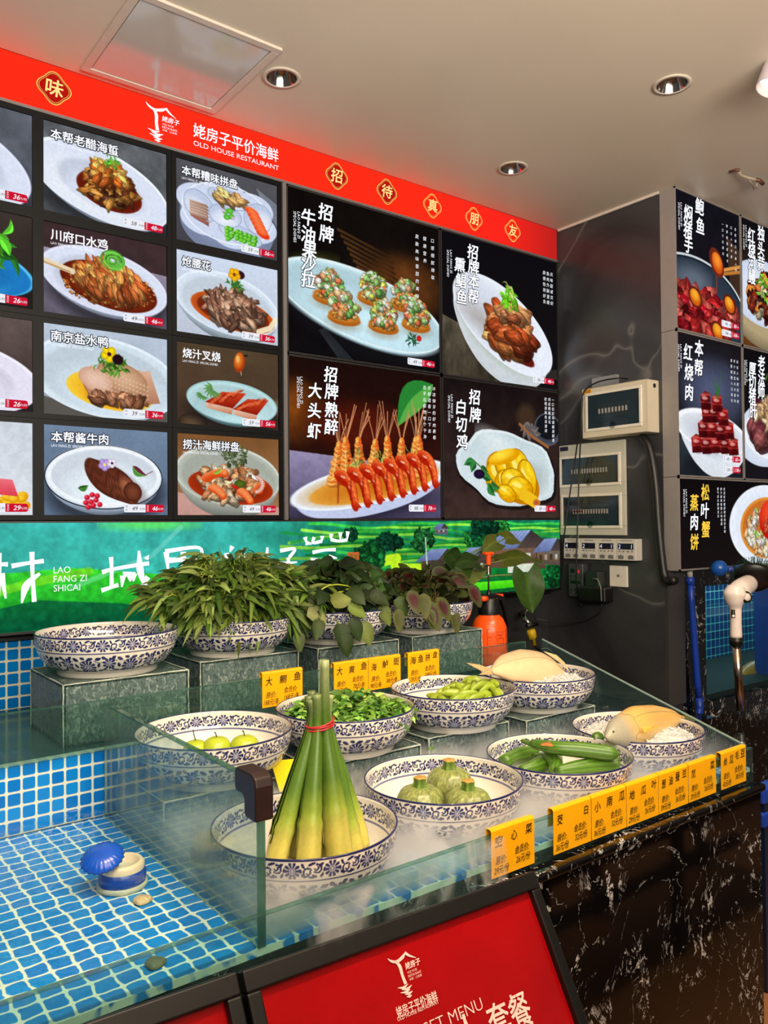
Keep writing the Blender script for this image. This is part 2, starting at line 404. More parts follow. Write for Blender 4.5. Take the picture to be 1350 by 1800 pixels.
    def mound(s, u, v, ru, rv, n, size, pal, elong=1.7, ang=None, spread=70, lowdark=.35, hl=.55, rim=.45, jit=.2):
        """heap of glossy morsels inside an ellipse, far ones first"""
        rs = s.rs; P = []; n, size = int(n*1.5), size*.80
        while len(P) < n:
            a, b = rs.uniform(-1, 1), rs.uniform(-1, 1)
            if a*a+b*b < 1: P.append((b, a))
        P.sort()
        for b, a in P:
            c = np.array(pal[rs.randint(len(pal))], float)*(1+rs.uniform(-jit, jit))*(1-lowdark*max(0, b)*.7)
            k = size*rs.uniform(.6, 1.25); ro = (ang if ang is not None else 0)+rs.uniform(-spread, spread)
            uu, vv = u+a*ru, v+b*rv; kv = k*s.w/s.h
            ph = rs.uniform(0, 6.3); lp = .13 if hl else .2
            s.ell(uu+k*.05, vv+kv*.12, k*elong**.5*1.10, kv/elong**.5*1.12, c*rim, rot=ro, lump=lp, ph=ph, op=.85)
            s.ell(uu, vv, k*elong**.5, kv/elong**.5, np.minimum(c*1.22, 255), c*.66, rot=ro, off=(-.2, -.3), lump=lp, ph=ph, grain=.13)
            for z in range(2 if hl else 0): s.ell(uu+k*rs.uniform(-.5, .4), vv+kv*rs.uniform(-.45, .1), k*rs.uniform(.10, .30), kv*rs.uniform(.05, .10), np.minimum(c*.4+165, 255), rot=ro+rs.uniform(-20, 20), op=hl*rs.uniform(.2, 1))
    def herbs(s, u, v, ru, rv, n, c, ln=.05, wd=.012):
        rs = s.rs
        for k in range(n):
            a = rs.uniform(0, 2*PI); r = rs.rand()**.5; uu, vv = u+ru*r*math.cos(a), v+rv*r*math.sin(a); t = rs.uniform(-PI, PI)
            cc = np.array(c)*rs.uniform(.55, 1.35)
            s.leaf(uu, vv, uu+ln*math.cos(t), vv+ln*math.sin(t)*s.w/s.h, wd*rs.uniform(.6, 1.4), np.minimum(cc, 255), bend=rs.uniform(-.3, .3), vein=False)
    def plate(s, u, v, ru, rv, rot=0, deep=.12, rimc=(238, 244, 252), inc=(214, 222, 240), sh=True, side=(170, 182, 205), lip=.72):
        if sh: s.ell(u+.015, v+deep+.05, ru*1.02, rv*1.0, (20, 20, 24), rot=rot, soft=14, op=.55)
        for k in range(6): s.ell(u, v+deep*(1-k/6), ru*(.80+.2*(k/6)**.5), rv*(.84+.16*(k/6)), np.array(side)*(.75+.25*k/6), np.array(side)*(.6+.3*k/6), rot=rot, off=(-.3, 0))
        s.ell(u, v, ru, rv, rimc, np.minimum(np.array(rimc)*1.02, 255), rot=rot)
        s.ell(u, v+.012, ru*.965, rv*.955, np.array(rimc)*.985, np.array(inc)*1.02, rot=rot, off=(-.2, .3))
        s.ell(u, v+.03, ru*lip, rv*lip, np.minimum(np.array(inc)*1.07, 255), np.array(inc)*.93, rot=rot, off=(.1, .35), soft=5)
    def flower(s, u, v, r, c, eye=(70, 20, 40), n=5):
        k = s.w/s.h
        for i in range(n):
            a = 2*PI*i/n+.3; s.ell(u+r*.6*math.cos(a), v+r*.6*k*math.sin(a), r*.55, r*.55*k, np.minimum(np.array(c)*1.1, 255), np.array(c)*.8)
        s.ell(u, v, r*.28, r*.28*k, eye)
    def lin(s):
        s.noise(.035, 60, octv=2); return lin(np.clip(s.a, 0, 255))

def pic_jellyfish(c):
    c.fill((96, 100, 104), (70, 74, 78)); c.noise(.35, 9, octv=5)
    c.plate(.46, .56, .58, .40, rot=14, deep=.10, lip=.62)
    c.ell(.52, .62, .27, .21, (70, 18, 10), (110, 30, 14), rot=10)
    c.mound(.51, .56, .20, .20, 75, .05, [(190, 120, 50), (140, 70, 30), (215, 150, 70), (100, 52, 30)], 2.2)
    c.mound(.51, .42, .12, .12, 40, .045, [(235, 150, 60), (225, 110, 40), (245, 180, 90)], 2.2); c.herbs(.53, .27, .05, .06, 34, (110, 200, 60), .05, .014)
def pic_mouthwater(c):
    c.fill((62, 44, 46), (66, 50, 52)); c.poly([(0, .28), (1, .36), (1, 1), (0, 1)], (160, 150, 172), (96, 90, 106)); c.noise(.12, 14)
    c.plate(.49, .55, .52, .36, rot=8, deep=.10, rimc=(226, 226, 246), lip=.8)
    c.ell(.52, .60, .40, .25, (150, 62, 22), (96, 26, 10), rot=10); c.mound(.52, .62, .38, .22, 240, .012, [(190, 90, 30), (120, 40, 15), (210, 130, 60)], 1.2)
    c.mound(.52, .54, .26, .18, 70, .06, [(226, 140, 70), (240, 170, 90), (205, 96, 45), (230, 120, 60)], 2.6, 60, 25)
    for k in range(60):
        a = c.rs.uniform(0, 2*PI); t = np.linspace(a, a+c.rs.uniform(1, 3), 6); r = c.rs.uniform(.02, .10); c.line(np.stack([.54+r*np.cos(t), .26+r*1.15*np.sin(t)+.03], 1), .009, np.array((90, 170, 60))*c.rs.uniform(.6, 1.4))
    c.line([(-.02, .42), (.22, .50)], .045, (232, 214, 180)); c.line([(-.02, .44), (.20, .51)], .012, (190, 150, 100))
def pic_duck(c):
    c.fill((186, 200, 218), (150, 160, 172)); c.noise(.08, 5); c.poly([(0, .8), (.5, 1), (0, 1)], (90, 86, 82)); c.poly([(.8, 1), (1, .86), (1, 1)], (86, 84, 80))
    c.plate(.5, .54, .62, .46, rot=6, deep=.07, rimc=(226, 238, 246), inc=(206, 222, 234), sh=False, lip=.85)
    c.ell(.53, .68, .36, .22, (238, 170, 30), (246, 206, 60), rot=6); c.ell(.56, .76, .26, .13, (214, 110, 20), (240, 170, 30), rot=6, soft=8)
    for i in range(7):
        u = .27+i*.08; c.poly([(u, .50-.02*i+.05), (u+.10, .40+.0*i), (u+.19, .66+.02*i), (u+.10, .80)], np.array((222, 178, 150))*(1-.03*(i % 2)), (176, 120, 92)); c.line([(u, .55), (u+.10, .80)], .006, (120, 74, 54))
    c.ell(.62, .52, .22, .17, (214, 172, 138), (176, 130, 96), rot=18); c.ell(.40, .57, .14, .13, (232, 196, 176), (206, 158, 132), rot=22)
    for i in range(14):
        for j in range(5): c.ell(.44+i*.03, .44+j*.05+i*.012, .008, .011, (232, 200, 170), op=.7)
    c.mound(.58, .78, .24, .05, 16, .05, [(150, 96, 66), (190, 130, 96)], 1.8, hl=.2)
    c.herbs(.53, .38, .11, .10, 50, (80, 140, 40), .07, .018); c.flower(.51, .26, .06, (250, 206, 20)); c.ell(.58, .31, .045, .06, (36, 14, 22))
def pic_beef(c):
    c.fill((112, 132, 158), (92, 110, 134)); c.noise(.06, 6)
    c.plate(.48, .56, .475, .37, deep=.13, rimc=(226, 238, 248), inc=(222, 232, 244), side=(176, 194, 218), lip=.93); c.ring(.48, .565, .472, .365, .010, (20, 26, 40)); c.ring(.48, .55, .44, .33, .03, (246, 250, 255), op=.8)
    c.ell(.60, .64, .25, .13, (60, 40, 40), rot=34, soft=10, op=.5)
    for i in range(15):
        t = i/14; u, v = .40+.26*t, .53+.17*t; c.ell(u, v, .070+.04*math.sin(t*PI), .20, (168, 98, 66), (78, 34, 22), rot=-28, grain=.10, ph=i); c.ell(u-.015, v-.03, .03, .09, (190, 122, 86), rot=-28, op=.35)
    c.ell(.70, .73, .075, .12, (120, 64, 42), (72, 30, 20), rot=-30)
    c.flower(.47, .42, .045, (180, 150, 220), (250, 230, 120)); c.flower(.53, .40, .035, (230, 220, 240), (40, 20, 60))
    for a, b in ((.33, .80), (.37, .77), (.36, .85), (.40, .83), (.32, .86), (.41, .78), (.38, .89), (.34, .91), (.43, .88)): c.ell(a, b, .022, .03, (240, 60, 80), (176, 10, 34), off=(-.3, -.3))
    c.leaf(.26, .70, .34, .66, .05, (60, 120, 40)); c.leaf(.70, .42, .82, .53, .07, (80, 150, 60), (110, 40, 60)); c.line([(.80, .53), (.87, .48)], .006, (120, 40, 40))
def pic_platter(c):
    c.fill((84, 84, 90), (66, 66, 72)); c.poly([(.78, .1), (1, .25), (1, .55), (.86, .3)], (120, 126, 138)); c.noise(.06, 6)
    for k in range(6): c.ell(.5, .62-.02*k+.08, .46, .40, np.array((150, 164, 196))*(.75+.05*k), (120, 132, 160))
    for a in range(6): c.ell(.5+.30*math.cos(a*PI/3+.4), .53+.23*math.sin(a*PI/3+.4), .22, .20, (206, 216, 240))
    c.ell(.5, .53, .42, .34, (206, 216, 240)); c.ring(.5, .53, .44, .37, .012, (236, 242, 254))
    for u, v, ru, rv, ro in ((.50, .34, .20, .11, 8), (.22, .52, .16, .17, 40), (.80, .50, .15, .19, -40), (.62, .76, .22, .11, 10), (.47, .56, .16, .14, 0)): c.ell(u, v, ru, rv, (232, 238, 250), (190, 202, 228), rot=ro, off=(0, .4)); c.ring(u, v, ru, rv, .006, (150, 162, 190), rot=ro)
    c.mound(.50, .34, .13, .06, 16, .05, [(222, 180, 110), (206, 160, 96), (190, 140, 90)], 2.6, 20, 30)
    for i in range(5): c.poly([(.12, .46+i*.035), (.29, .48+i*.035), (.31, .52+i*.04), (.14, .51+i*.04)], (226, 200, 180), (120, 82, 70))
    c.poly([(.15, .64), (.31, .69), (.31, .75), (.16, .68)], (176, 110, 96), (140, 84, 74))
    for i in range(6): c.ell(.74+i*.022, .43+i*.05, .075, .055, (250, 120, 60), (222, 50, 16), rot=20, off=(-.2, -.4)); c.ring(.74+i*.022, .43+i*.05, .07, .05, .006, (255, 180, 140), rot=20, op=.5)
    for i in range(22): c.ell(.49+(i % 7)*.045+c.rs.uniform(-.01, .01), .71+(i//7)*.045+(i % 7)*.008, .03, .026, (140, 220, 70), (50, 150, 30), rot=-25, off=(-.3, -.3))
    for a in range(4): c.ell(.50+.035*math.cos(a*1.57+.5), .53+.05*math.sin(a*1.57+.5), .032, .035, (120, 210, 70), (50, 150, 40))
    c.ell(.45, .50, .018, .02, (226, 180, 230)); c.ell(.55, .57, .018, .02, (222, 170, 226))
def pic_kidney(c):
    c.fill((206, 218, 238), (190, 198, 214)); c.plate(.5, .56, .52, .38, rot=8, deep=.16, rimc=(226, 236, 248), inc=(210, 222, 236), side=(188, 206, 220), sh=False, lip=.88)
    c.ell(.55, .66, .42, .22, (120, 40, 16), (206, 90, 30), rot=8); c.ell(.55, .66, .36, .18, (96, 30, 14), (120, 40, 16), rot=8)
    c.mound(.56, .60, .27, .22, 85, .055, [(186, 140, 112), (150, 104, 82), (206, 166, 136), (124, 82, 64)], 2.8, 0, 80)
    c.herbs(.58, .30, .07, .05, 36, (60, 130, 40), .06, .012); c.ell(.61, .16, .05, .055, (50, 20, 26)); c.flower(.555, .17, .055, (250, 176, 20), (120, 60, 10))
    c.line([(.80, .85), (.92, .78), (.98, .66)], .05, (246, 236, 200), op=.9)
def pic_charsiu(c):
    c.fill((84, 66, 48), (70, 52, 40)); c.noise(.12, 6); c.ell(.15, .98, .14, .12, (96, 74, 56), (50, 36, 26)); c.ell(1.0, .7, .1, .1, (110, 88, 66), soft=8)
    c.plate(.54, .68, .45, .26, rot=4, deep=.09, rimc=(164, 206, 208), inc=(186, 220, 224), side=(108, 150, 156), lip=.9)
    c.ell(.5, .74, .30, .12, (150, 190, 196), rot=0, soft=10, op=.6)
    for u, v, L in ((.47, .66, .21), (.72, .72, .19)):
        c.poly([(u-L, v+.05), (u-L*.2, v-.10), (u+L*.95, v-.11), (u+L*.3, v+.10)], (206, 66, 30), (140, 24, 10)); c.poly([(u-L, v+.05), (u+L*.3, v+.10), (u+L*.25, v+.18), (u-L*.9, v+.12)], (232, 200, 180), (196, 120, 84))
        for i in range(12): c.ell(u-L*.7+i*L*.12, v+.03-.012*i+c.rs.uniform(-.03, .03), .03, .022, (240, 120, 70), rot=-30, op=.5); c.ell(u-L*.6+i*L*.12, v+.02-.012*i+c.rs.uniform(-.03, .03), .025, .012, (110, 14, 6), rot=-30, op=.5)
    for i in range(9): a = .4+i*.45; c.leaf(.34, .55, .34+.10*math.cos(a), .55+.12*math.sin(a), .022, (110, 170, 90), vein=False)
    for i in range(7): a = .4+i*.5; c.leaf(.24, .63, .24+.07*math.cos(a), .63+.07*math.sin(a), .018, (100, 160, 84), vein=False)
    c.line([(.56, .10), (.68, .06)], .014, (20, 16, 14)); c.ell(.60, .16, .055, .13, (226, 130, 40), (170, 56, 14), rot=8, off=(-.2, -.2)); c.ell(.585, .12, .018, .05, (250, 200, 120), op=.7); c.line([(.615, .28), (.62, .32)], .006, (240, 200, 150))
def pic_seafood(c):
    c.fill((126, 84, 46), (160, 116, 80)); c.poly([(0, .72), (1, .9), (1, 1), (0, 1)], (196, 150, 140)); c.noise(.06, 5)
    c.plate(.5, .50, .52, .38, rot=6, deep=.22, rimc=(206, 212, 200), inc=(176, 182, 170), side=(186, 190, 178), sh=False, lip=.9)
    c.ell(.52, .64, .42, .22, (120, 26, 8), (170, 50, 16), rot=6)
    c.mound(.50, .60, .28, .22, 60, .055, [(240, 190, 140), (226, 150, 100), (246, 216, 180), (176, 110, 66)], 2.0)
    for u, v, ro in ((.34, .66, 20), (.28, .54, -40), (.62, .70, 30), (.78, .68, -60), (.36, .48, -20)):
        for k in range(6): c.ell(u+.02*k*math.cos(math.radians(ro)), v+.03*k*math.sin(math.radians(ro))+.006*k*k*.3, .055-.004*k, .05, (246, 150, 90), (214, 74, 24), off=(-.2, -.4))
    for k in range(10): a = -1.2+k*.28; c.ell(.75+.08*math.cos(a), .60+.10*math.sin(a), .022, .024, (240, 216, 200), (190, 120, 110))
    c.ell(.60, .60, .06, .05, (90, 110, 30), (50, 70, 16)); c.ell(.55, .64, .04, .02, (206, 30, 20), rot=20); c.herbs(.55, .25, .12, .12, 80, (96, 112, 70), .05, .02); c.leaf(.34, .48, .42, .40, .03, (150, 200, 60))
def pic_left(k):
    def f(c):
        if k == 0:
            c.fill((96, 100, 110), (84, 88, 98)); c.noise(.2, 8); c.plate(.35, .62, .66, .46, rot=14, rimc=(224, 228, 248), deep=.05); c.mound(.38, .46, .3, .16, 60, .05, [(232, 120, 30), (206, 90, 26), (240, 160, 60)], 2)
        elif k == 1:
            c.fill((60, 50, 46), (44, 38, 36)); c.noise(.1, 6); c.plate(.4, .60, .62, .30, rot=8, rimc=(90, 196, 240), inc=(30, 120, 190), side=(30, 110, 170), deep=.06)
            c.herbs(.55, .48, .3, .22, 60, (50, 130, 40), .2, .05); c.herbs(.7, .3, .1, .2, 20, (90, 190, 50), .14, .06); c.ell(.62, .72, .09, .12, (240, 236, 240), (230, 120, 170), rot=20)
        elif k == 2:
            c.fill((96, 82, 78), (60, 48, 44)); c.noise(.2, 6); c.plate(.4, .66, .66, .40, rot=6, rimc=(238, 236, 250), inc=(226, 222, 240), deep=.05); c.ell(.45, .86, .2, .07, (240, 206, 90), soft=8)
        else:
            c.fill((206, 214, 224), (222, 226, 234)); c.noise(.06, 16)
            for i in range(30): c.ell(.45+.5*c.rs.rand(), .78+.12*c.rs.rand(), .04, .045, (250, 206, 60), (226, 160, 10), off=(-.3, -.3))
            c.ell(.55, .70, .12, .12, (230, 70, 50), (190, 30, 20)); c.poly([(.7, .6), (.86, .62), (.9, .8), (.76, .78)], (240, 120, 130), (220, 60, 80)); c.herbs(.58, .68, .1, .14, 12, (50, 120, 40), .14, .06)
    return f
def pic_avocado(c):
    c.fill((18, 12, 10), (14, 12, 14)); c.ell(.75, .45, .35, .25, (120, 66, 26), (30, 18, 10), soft=30, op=.8)
    for i in range(9): c.poly([(.30+i*.02, .17+i*.035), (.66+i*.01, .27+i*.035), (.66+i*.01, .285+i*.035), (.30+i*.02, .19+i*.035)], (96, 60, 28), (50, 30, 14), op=.75)
    c.ell(.15, .42, .14, .05, (60, 60, 20), rot=-12, soft=12, op=.8); c.poly([(.22, .82), (.40, 1), (.30, 1), (.18, .84)], (90, 100, 110), (50, 56, 64), op=.6)
    c.noise(.25, 12)
    c.plate(.48, .64, .56, .225, rot=10, deep=.055, rimc=(206, 232, 238), inc=(190, 222, 232), side=(120, 150, 152), lip=.98); c.ring(.48, .645, .555, .222, .006, (236, 246, 246), rot=10)
    for u, v in ((.27, .55), (.55, .50), (.77, .50), (.36, .66), (.62, .67), (.85, .62)):
        u -= .02
        c.ell(u, v+.115, .105, .045, (150, 140, 120), soft=8, op=.5); c.ell(u, v+.085, .105, .042, (236, 176, 80), (176, 96, 26), off=(-.2, -.5)); c.ell(u, v+.065, .10, .04, (214, 140, 50), (190, 110, 34)); c.mound(u, v+.066, .08, .02, 26, .014, [(226, 150, 60), (190, 110, 30), (240, 190, 110)], 1.6)
        c.mound(u, v-.01, .085, .075, 46, .024, [(150, 196, 110), (200, 222, 170), (236, 150, 90), (240, 226, 206), (110, 170, 80), (236, 110, 70), (206, 214, 90)], 1.2, jit=.12, lowdark=.15); c.mound(u, v-.06, .045, .03, 12, .022, [(226, 236, 206), (150, 200, 110), (240, 170, 120)], 1.2, jit=.1)
    c.herbs(.80, .80, .02, .02, 22, (30, 90, 50), .04, .008); c.ell(.85, .785, .018, .02, (226, 30, 30), (160, 10, 10)); c.ell(.88, .95, .05, .012, (150, 100, 50), soft=6)
def pic_shrimp(c):
    c.fill((28, 12, 10), (60, 22, 14)); c.ell(.04, .34, .22, .24, (206, 110, 24), (40, 18, 10), soft=20, op=.9, pw=1); c.ell(.45, .40, .45, .22, (96, 24, 10), (30, 12, 10), soft=30, op=.7)
    c.poly([(0, .58), (1, .66), (1, 1), (0, 1)], (150, 140, 176), (76, 70, 100)); c.noise(.10, 30); c.ell(.5, .92, .52, .10, (24, 20, 34), rot=-8, soft=22, op=.7)
    c.leaf(.95, .06, .69, .38, .17, (40, 130, 50), (90, 170, 70), bend=.12)
    for k in range(8): c.ell(.53, .80+.055*(1-k/8), .50*(.86+.14*(k/8)**.5), .115, np.array((160, 174, 214))*(.8+.2*k/8), (196, 206, 236), rot=-11)
    c.ell(.53, .77, .535, .135, (240, 244, 252), rot=-11); c.ell(.53, .77, .51, .122, (206, 170, 110), (232, 232, 236), rot=-11, pw=5); c.ell(.55, .775, .44, .10, (200, 110, 20), (226, 160, 60), rot=-11)
    for i in range(8):
        u, v = .27+i*.083+(.02 if i > 3 else 0)+c.rs.uniform(-.01, .01), .665-.010*i+c.rs.uniform(-.015, .015); lean = c.rs.uniform(-.02, .03)
        for k in range(5):
            t = c.rs.uniform(-.05, .06); c.line([(u+lean, v-.12), (u+lean+t*.5, v-.22), (u+lean+t*1.3, v-.30-c.rs.uniform(0, .10))], .0045, np.array((232, 160, 110))*c.rs.uniform(.8, 1.1))
        for k in range(9):
            t = k/8; w_ = .054*(1-.62*t)*(1+.1*math.sin(k*2)); c.ell(u+lean*t, v+.10-.24*t, w_, .030, np.array((252, 190, 92))*(1-.05*(k % 2)), (222-40*(k % 3 == 0), 96, 30), rot=c.rs.uniform(-12, 12), off=(-.35, -.2), grain=.12, ph=k)
        c.line([(u-.012, v+.08), (u+lean*.6-.006, v-.08)], .010, (255, 226, 150), op=.5); c.ell(u+lean*.5+.014, v-.015, .008, .009, (30, 14, 10)); c.line([(u+lean+.004, v-.13), (u+lean+.012, v-.20)], .007, (214, 90, 40), taper=True); c.line([(u+.03, v+.10), (u+.02+lean, v-.02)], .006, (190, 60, 20), op=.7)
        for k in range(4): c.line([(u+.02, v+.06-.03*k), (u+.045, v+.09-.03*k)], .005, (246, 150, 70), op=.8)
    for u in (.41, .565, .78): c.herbs(u, .62-.06*(u-.4), .02, .06, 16, (170, 190, 90), .05, .008)
    for i in range(8):
        u, v = .36+i*.080, .83-.023*i
        for k in range(9):
            t = k/8; c.ell(u-.03+.095*t-.025*t*t, v-.085+.165*t*t, .068-.030*t, .044-.014*t, (255, 128, 60), (176, 30, 8), rot=30+45*t, off=(-.35, -.45), grain=.10, ph=k+i, pw=1.4)
        c.line([(u-.065, v-.06), (u-.068, v+.07)], .012, (120, 16, 8), op=.5); c.ell(u-.035, v-.095, .018, .007, (255, 220, 190), rot=20, op=.75); c.ell(u+.005, v-.03, .010, .006, (255, 220, 190), rot=40, op=.6)
        c.poly([(u+.040, v+.05), (u+.085, v+.10), (u+.055, v+.105), (u+.03, v+.09)], (232, 80, 34), (170, 30, 10))
def pic_fish(c):
    c.fill((14, 12, 16), (20, 18, 18)); c.poly([(0, .58), (.18, .64), (.5, .85), (.45, 1), (0, 1)], (84, 76, 62), (56, 50, 40)); c.noise(.45, 20, .6, box=(0, .58, .5, 1))
    c.poly([(.6, .9), (1, .84), (1, .92)], (44, 40, 38))
    for k in range(8): c.ell(.50, .63+.10*(1-k/8), .45*(.80+.2*(k/8)**.5), .26, np.array((166, 180, 150))*(.7+.3*k/8), (206, 214, 220), rot=26)
    c.ell(.52, .58, .47, .265, (236, 240, 250), rot=26); c.ell(.52, .585, .455, .25, (206, 212, 226), (232, 238, 250), rot=26, off=(-.35, .1))
    c.ell(.30, .56, .16, .07, (160, 150, 140), rot=26, soft=24, op=.6); c.ell(.56, .72, .24, .07, (96, 24, 16), rot=24)
    c.mound(.56, .66, .20, .09, 32, .075, [(176, 84, 40), (206, 120, 60), (130, 50, 26), (226, 170, 100)], 2.0, 30, 25); c.mound(.58, .55, .15, .10, 26, .08, [(206, 100, 50), (190, 80, 36), (226, 140, 84), (150, 60, 30)], 2.0, 15, 30)
    c.mound(.60, .47, .10, .05, 10, .075, [(206, 110, 66), (226, 150, 96)], 2.2, 10, 20); c.herbs(.57, .37, .055, .06, 60, (120, 220, 40), .06, .016); c.herbs(.57, .30, .04, .02, 8, (220, 220, 120), .07, .010)
def pic_chicken(c):
    c.fill((26, 18, 18), (62, 44, 40)); c.noise(.30, 12, octv=5)
    c.ell(.90, .30, .13, .13, (56, 60, 70), (90, 94, 106), pw=6); c.ell(.90, .28, .11, .10, (20, 22, 28)); c.ell(.70, .22, .08, .10, (70, 50, 34), soft=14, op=.8)
    for i in range(8): a = i*.8; c.leaf(.74, .30, .74+.10*math.cos(a), .34+.08*math.sin(a), .04, (120, 110, 110), vein=False)
    c.line([(.64, .28), (.74, .36), (.90, .44)], .02, (150, 96, 56))
    pts = []
    for k in range(40):
        t = k/40*2*PI; r = 1+.045*math.sin(5*t+1)+.02*math.sin(9*t); x, y = .47*r*math.cos(t), .285*r*math.sin(t); a = math.radians(33); pts.append((.54+x*math.cos(a)-y*math.sin(a)*1.1, .63+x*math.sin(a)*.62+y*math.cos(a)))
    P = np.array(pts); cen = P.mean(0)
    c.poly(cen+(P-cen)*1.03+[.01, .02], (10, 8, 8), op=.6); c.poly(P, (226, 236, 240), (206, 222, 228)); c.poly(cen+(P-cen)*.93, (196, 214, 220), (222, 234, 238)); c.ell(.44, .44, .16, .07, (230, 238, 240), rot=20, soft=20, op=.7); c.ell(.78, .70, .1, .12, (150, 160, 160), rot=20, soft=30, op=.5)
    c.ell(.58, .70, .25, .17, (226, 170, 10), (196, 120, 0), rot=25)
    for u, v, ru, rv, ro in ((.44, .68, .10, .13, 60), (.55, .64, .13, .10, 20), (.62, .62, .12, .12, 60), (.70, .70, .12, .10, 70), (.50, .74, .08, .10, 70), (.58, .72, .11, .09, 10), (.64, .78, .11, .09, 10), (.52, .82, .08, .06, 20)):
        c.ell(u, v, ru*1.05, rv*1.05, (140, 84, 0), rot=ro); c.ell(u, v, ru, rv, (252, 214, 40), (224, 158, 0), rot=ro, off=(-.3, -.35), grain=.05, ph=ro); c.ell(u-.03, v-.03, ru*.4, rv*.2, (255, 244, 150), rot=ro, op=.7)
    c.ell(.50, .54, .14, .055, (255, 222, 60), (230, 160, 4), rot=-14, off=(-.2, -.4)); c.line([(.66, .82), (.77, .88)], .08, (240, 190, 30)); c.ell(.785, .885, .035, .03, (176, 80, 50), (230, 150, 40))
    for a, b, d, e in ((.26, .60, .16, .62), (.26, .60, .22, .67), (.30, .62, .36, .66), (.38, .72, .30, .70), (.38, .74, .46, .78), (.36, .74, .42, .84)): c.leaf(a, b, d, e, .05, (50, 130, 60), (30, 90, 40))
    c.line([(.24, .58), (.34, .66), (.44, .78)], .008, (70, 110, 50)); c.ell(.285, .68, .045, .035, (40, 20, 60), (20, 8, 30))
def pic_abalone(c):
    c.fill((20, 18, 26), (24, 20, 26)); c.poly([(.78, .2), (1, .28), (1, .7), (.84, .6)], (90, 60, 40), op=.7); c.noise(.2, 8)
    c.ell(.25, .86, .86, .42, (20, 24, 32)); c.ell(.25, .87, .83, .405, (60, 70, 84), (40, 50, 64)); c.ring(.25, .86, .85, .415, .02, (206, 214, 220)); c.ell(.25, .62, .25, .10, (140, 150, 165), soft=20, op=.5)
    c.mound(.40, .84, .50, .16, 62, .11, [(190, 40, 40), (150, 20, 30), (210, 70, 60), (96, 16, 20), (226, 100, 90)], 1.5)
    for u, v in ((.28, .74), (.82, .72), (.62, .95)): c.ell(u, v, .11, .07, (90, 30, 20), rot=30); c.ell(u, v, .085, .055, (250, 176, 50), (206, 96, 16), rot=30, off=(-.2, -.3))
    c.line([(.68, .48), (1, .40)], .03, (220, 150, 70)); c.line([(.62, .52), (1, .44)], .03, (190, 120, 50)); c.ell(.62, .43, .14, .085, (110, 40, 26), rot=50); c.ell(.63, .43, .10, .065, (250, 150, 50), (206, 80, 16), rot=50, off=(-.2, -.2)); c.line([(.62, .54), (.61, .66)], .012, (150, 60, 30))
def pic_eel(c):
    c.fill((16, 14, 18), (90, 60, 36)); c.poly([(0, .74), (1, .74), (1, 1), (0, 1)], (150, 92, 46), (90, 52, 26)); c.noise(.15, 20)
    for k in range(5): c.ell(.45, .66+.12*(1-k/5), .56, .22, np.array((190, 170, 130))*(.7+.06*k))
    c.ell(.42, .55, .62, .27, (226, 232, 246), (200, 212, 236)); c.mound(.45, .58, .35, .17, 60, .08, [(120, 40, 24), (60, 20, 16), (226, 120, 50), (220, 200, 160), (40, 20, 20)], 1.5); c.herbs(.4, .48, .1, .1, 16, (120, 190, 50), .1, .03)
def pic_pork(c):
    c.fill((26, 22, 26), (30, 32, 40)); c.ell(.55, .38, .6, .30, (84, 92, 124), (34, 34, 44), soft=30, op=.9); c.poly([(0, .74), (1, .74), (1, 1), (0, 1)], (44, 52, 60), (30, 34, 40)); c.noise(.10, 8); c.ell(.55, .92, .4, .06, (10, 10, 14), soft=16, op=.6)
    for k in range(8): c.ell(.56, .72+.13*(1-k/8), .54*(.62+.38*(k/8)**.6), .155, np.array((196, 206, 222))*(.7+.3*k/8), (226, 232, 240), rot=6)
    c.ell(.52, .675, .575, .15, (246, 248, 252), rot=7); c.ell(.53, .685, .53, .13, (190, 196, 208), (226, 230, 238), rot=7)
    rows = ((.77, (.28, .42, .56, .70, .85)), (.66, (.36, .52, .66, .78)), (.55, (.42, .55, .70)), (.46, (.42, .58)))
    for v, us in rows:
        for i, u in enumerate(us):
            r = .080+c.rs.uniform(0, .012); d = c.rs.uniform(-.01, .01); u += c.rs.uniform(-.015, .015); v_ = v; v = v+c.rs.uniform(-.008, .008)
            c.poly([(u-r, v-.045+d), (u+r*.8, v-.055), (u+r, v+.055), (u-r*.8, v+.065)], (176, 22, 22) if (i+int(v*10)) % 2 else (110, 14, 18), (70, 8, 12)); c.poly([(u-r, v-.045+d), (u-r*.1, v-.075), (u+r*.95, v-.06), (u+r*.8, v-.045)], (84, 16, 16), (226, 90, 80)); c.ell(u-.01, v-.02, .045, .012, (246, 190, 180), rot=-5, op=.6); c.line([(u-r, v+.01), (u+r, v+.005)], .012, (226, 84, 70), op=.5); c.ell(u+.02, v+.03, .05, .03, (40, 4, 8), soft=6, op=.5); c.ell(u-.03, v-.03, .03, .012, (255, 200, 190), soft=3, op=.5); v = v_
    for a, b in ((.53, .22), (.60, .26), (.66, .20), (.62, .30)): c.line([(.60, .42), (.60*.4+a*.6, .33), (a, b)], .022, (50, 110, 50), taper=True)
def pic_liver(c):
    c.fill((16, 14, 16), (24, 22, 26)); c.ell(.5, .62, .62, .27, (232, 238, 248), (206, 216, 236), rot=-10); c.ell(.5, .64, .5, .2, (240, 244, 250)); c.ell(.5, .64, .38, .15, (200, 200, 210), soft=14)
    c.mound(.5, .60, .34, .16, 22, .15, [(120, 50, 60), (96, 40, 50), (150, 80, 80)], 1.3); c.mound(.5, .48, .30, .09, 22, .08, [(236, 200, 160), (214, 170, 120)], 2.6); c.herbs(.5, .3, .2, .1, 10, (60, 90, 40), .1, .03)
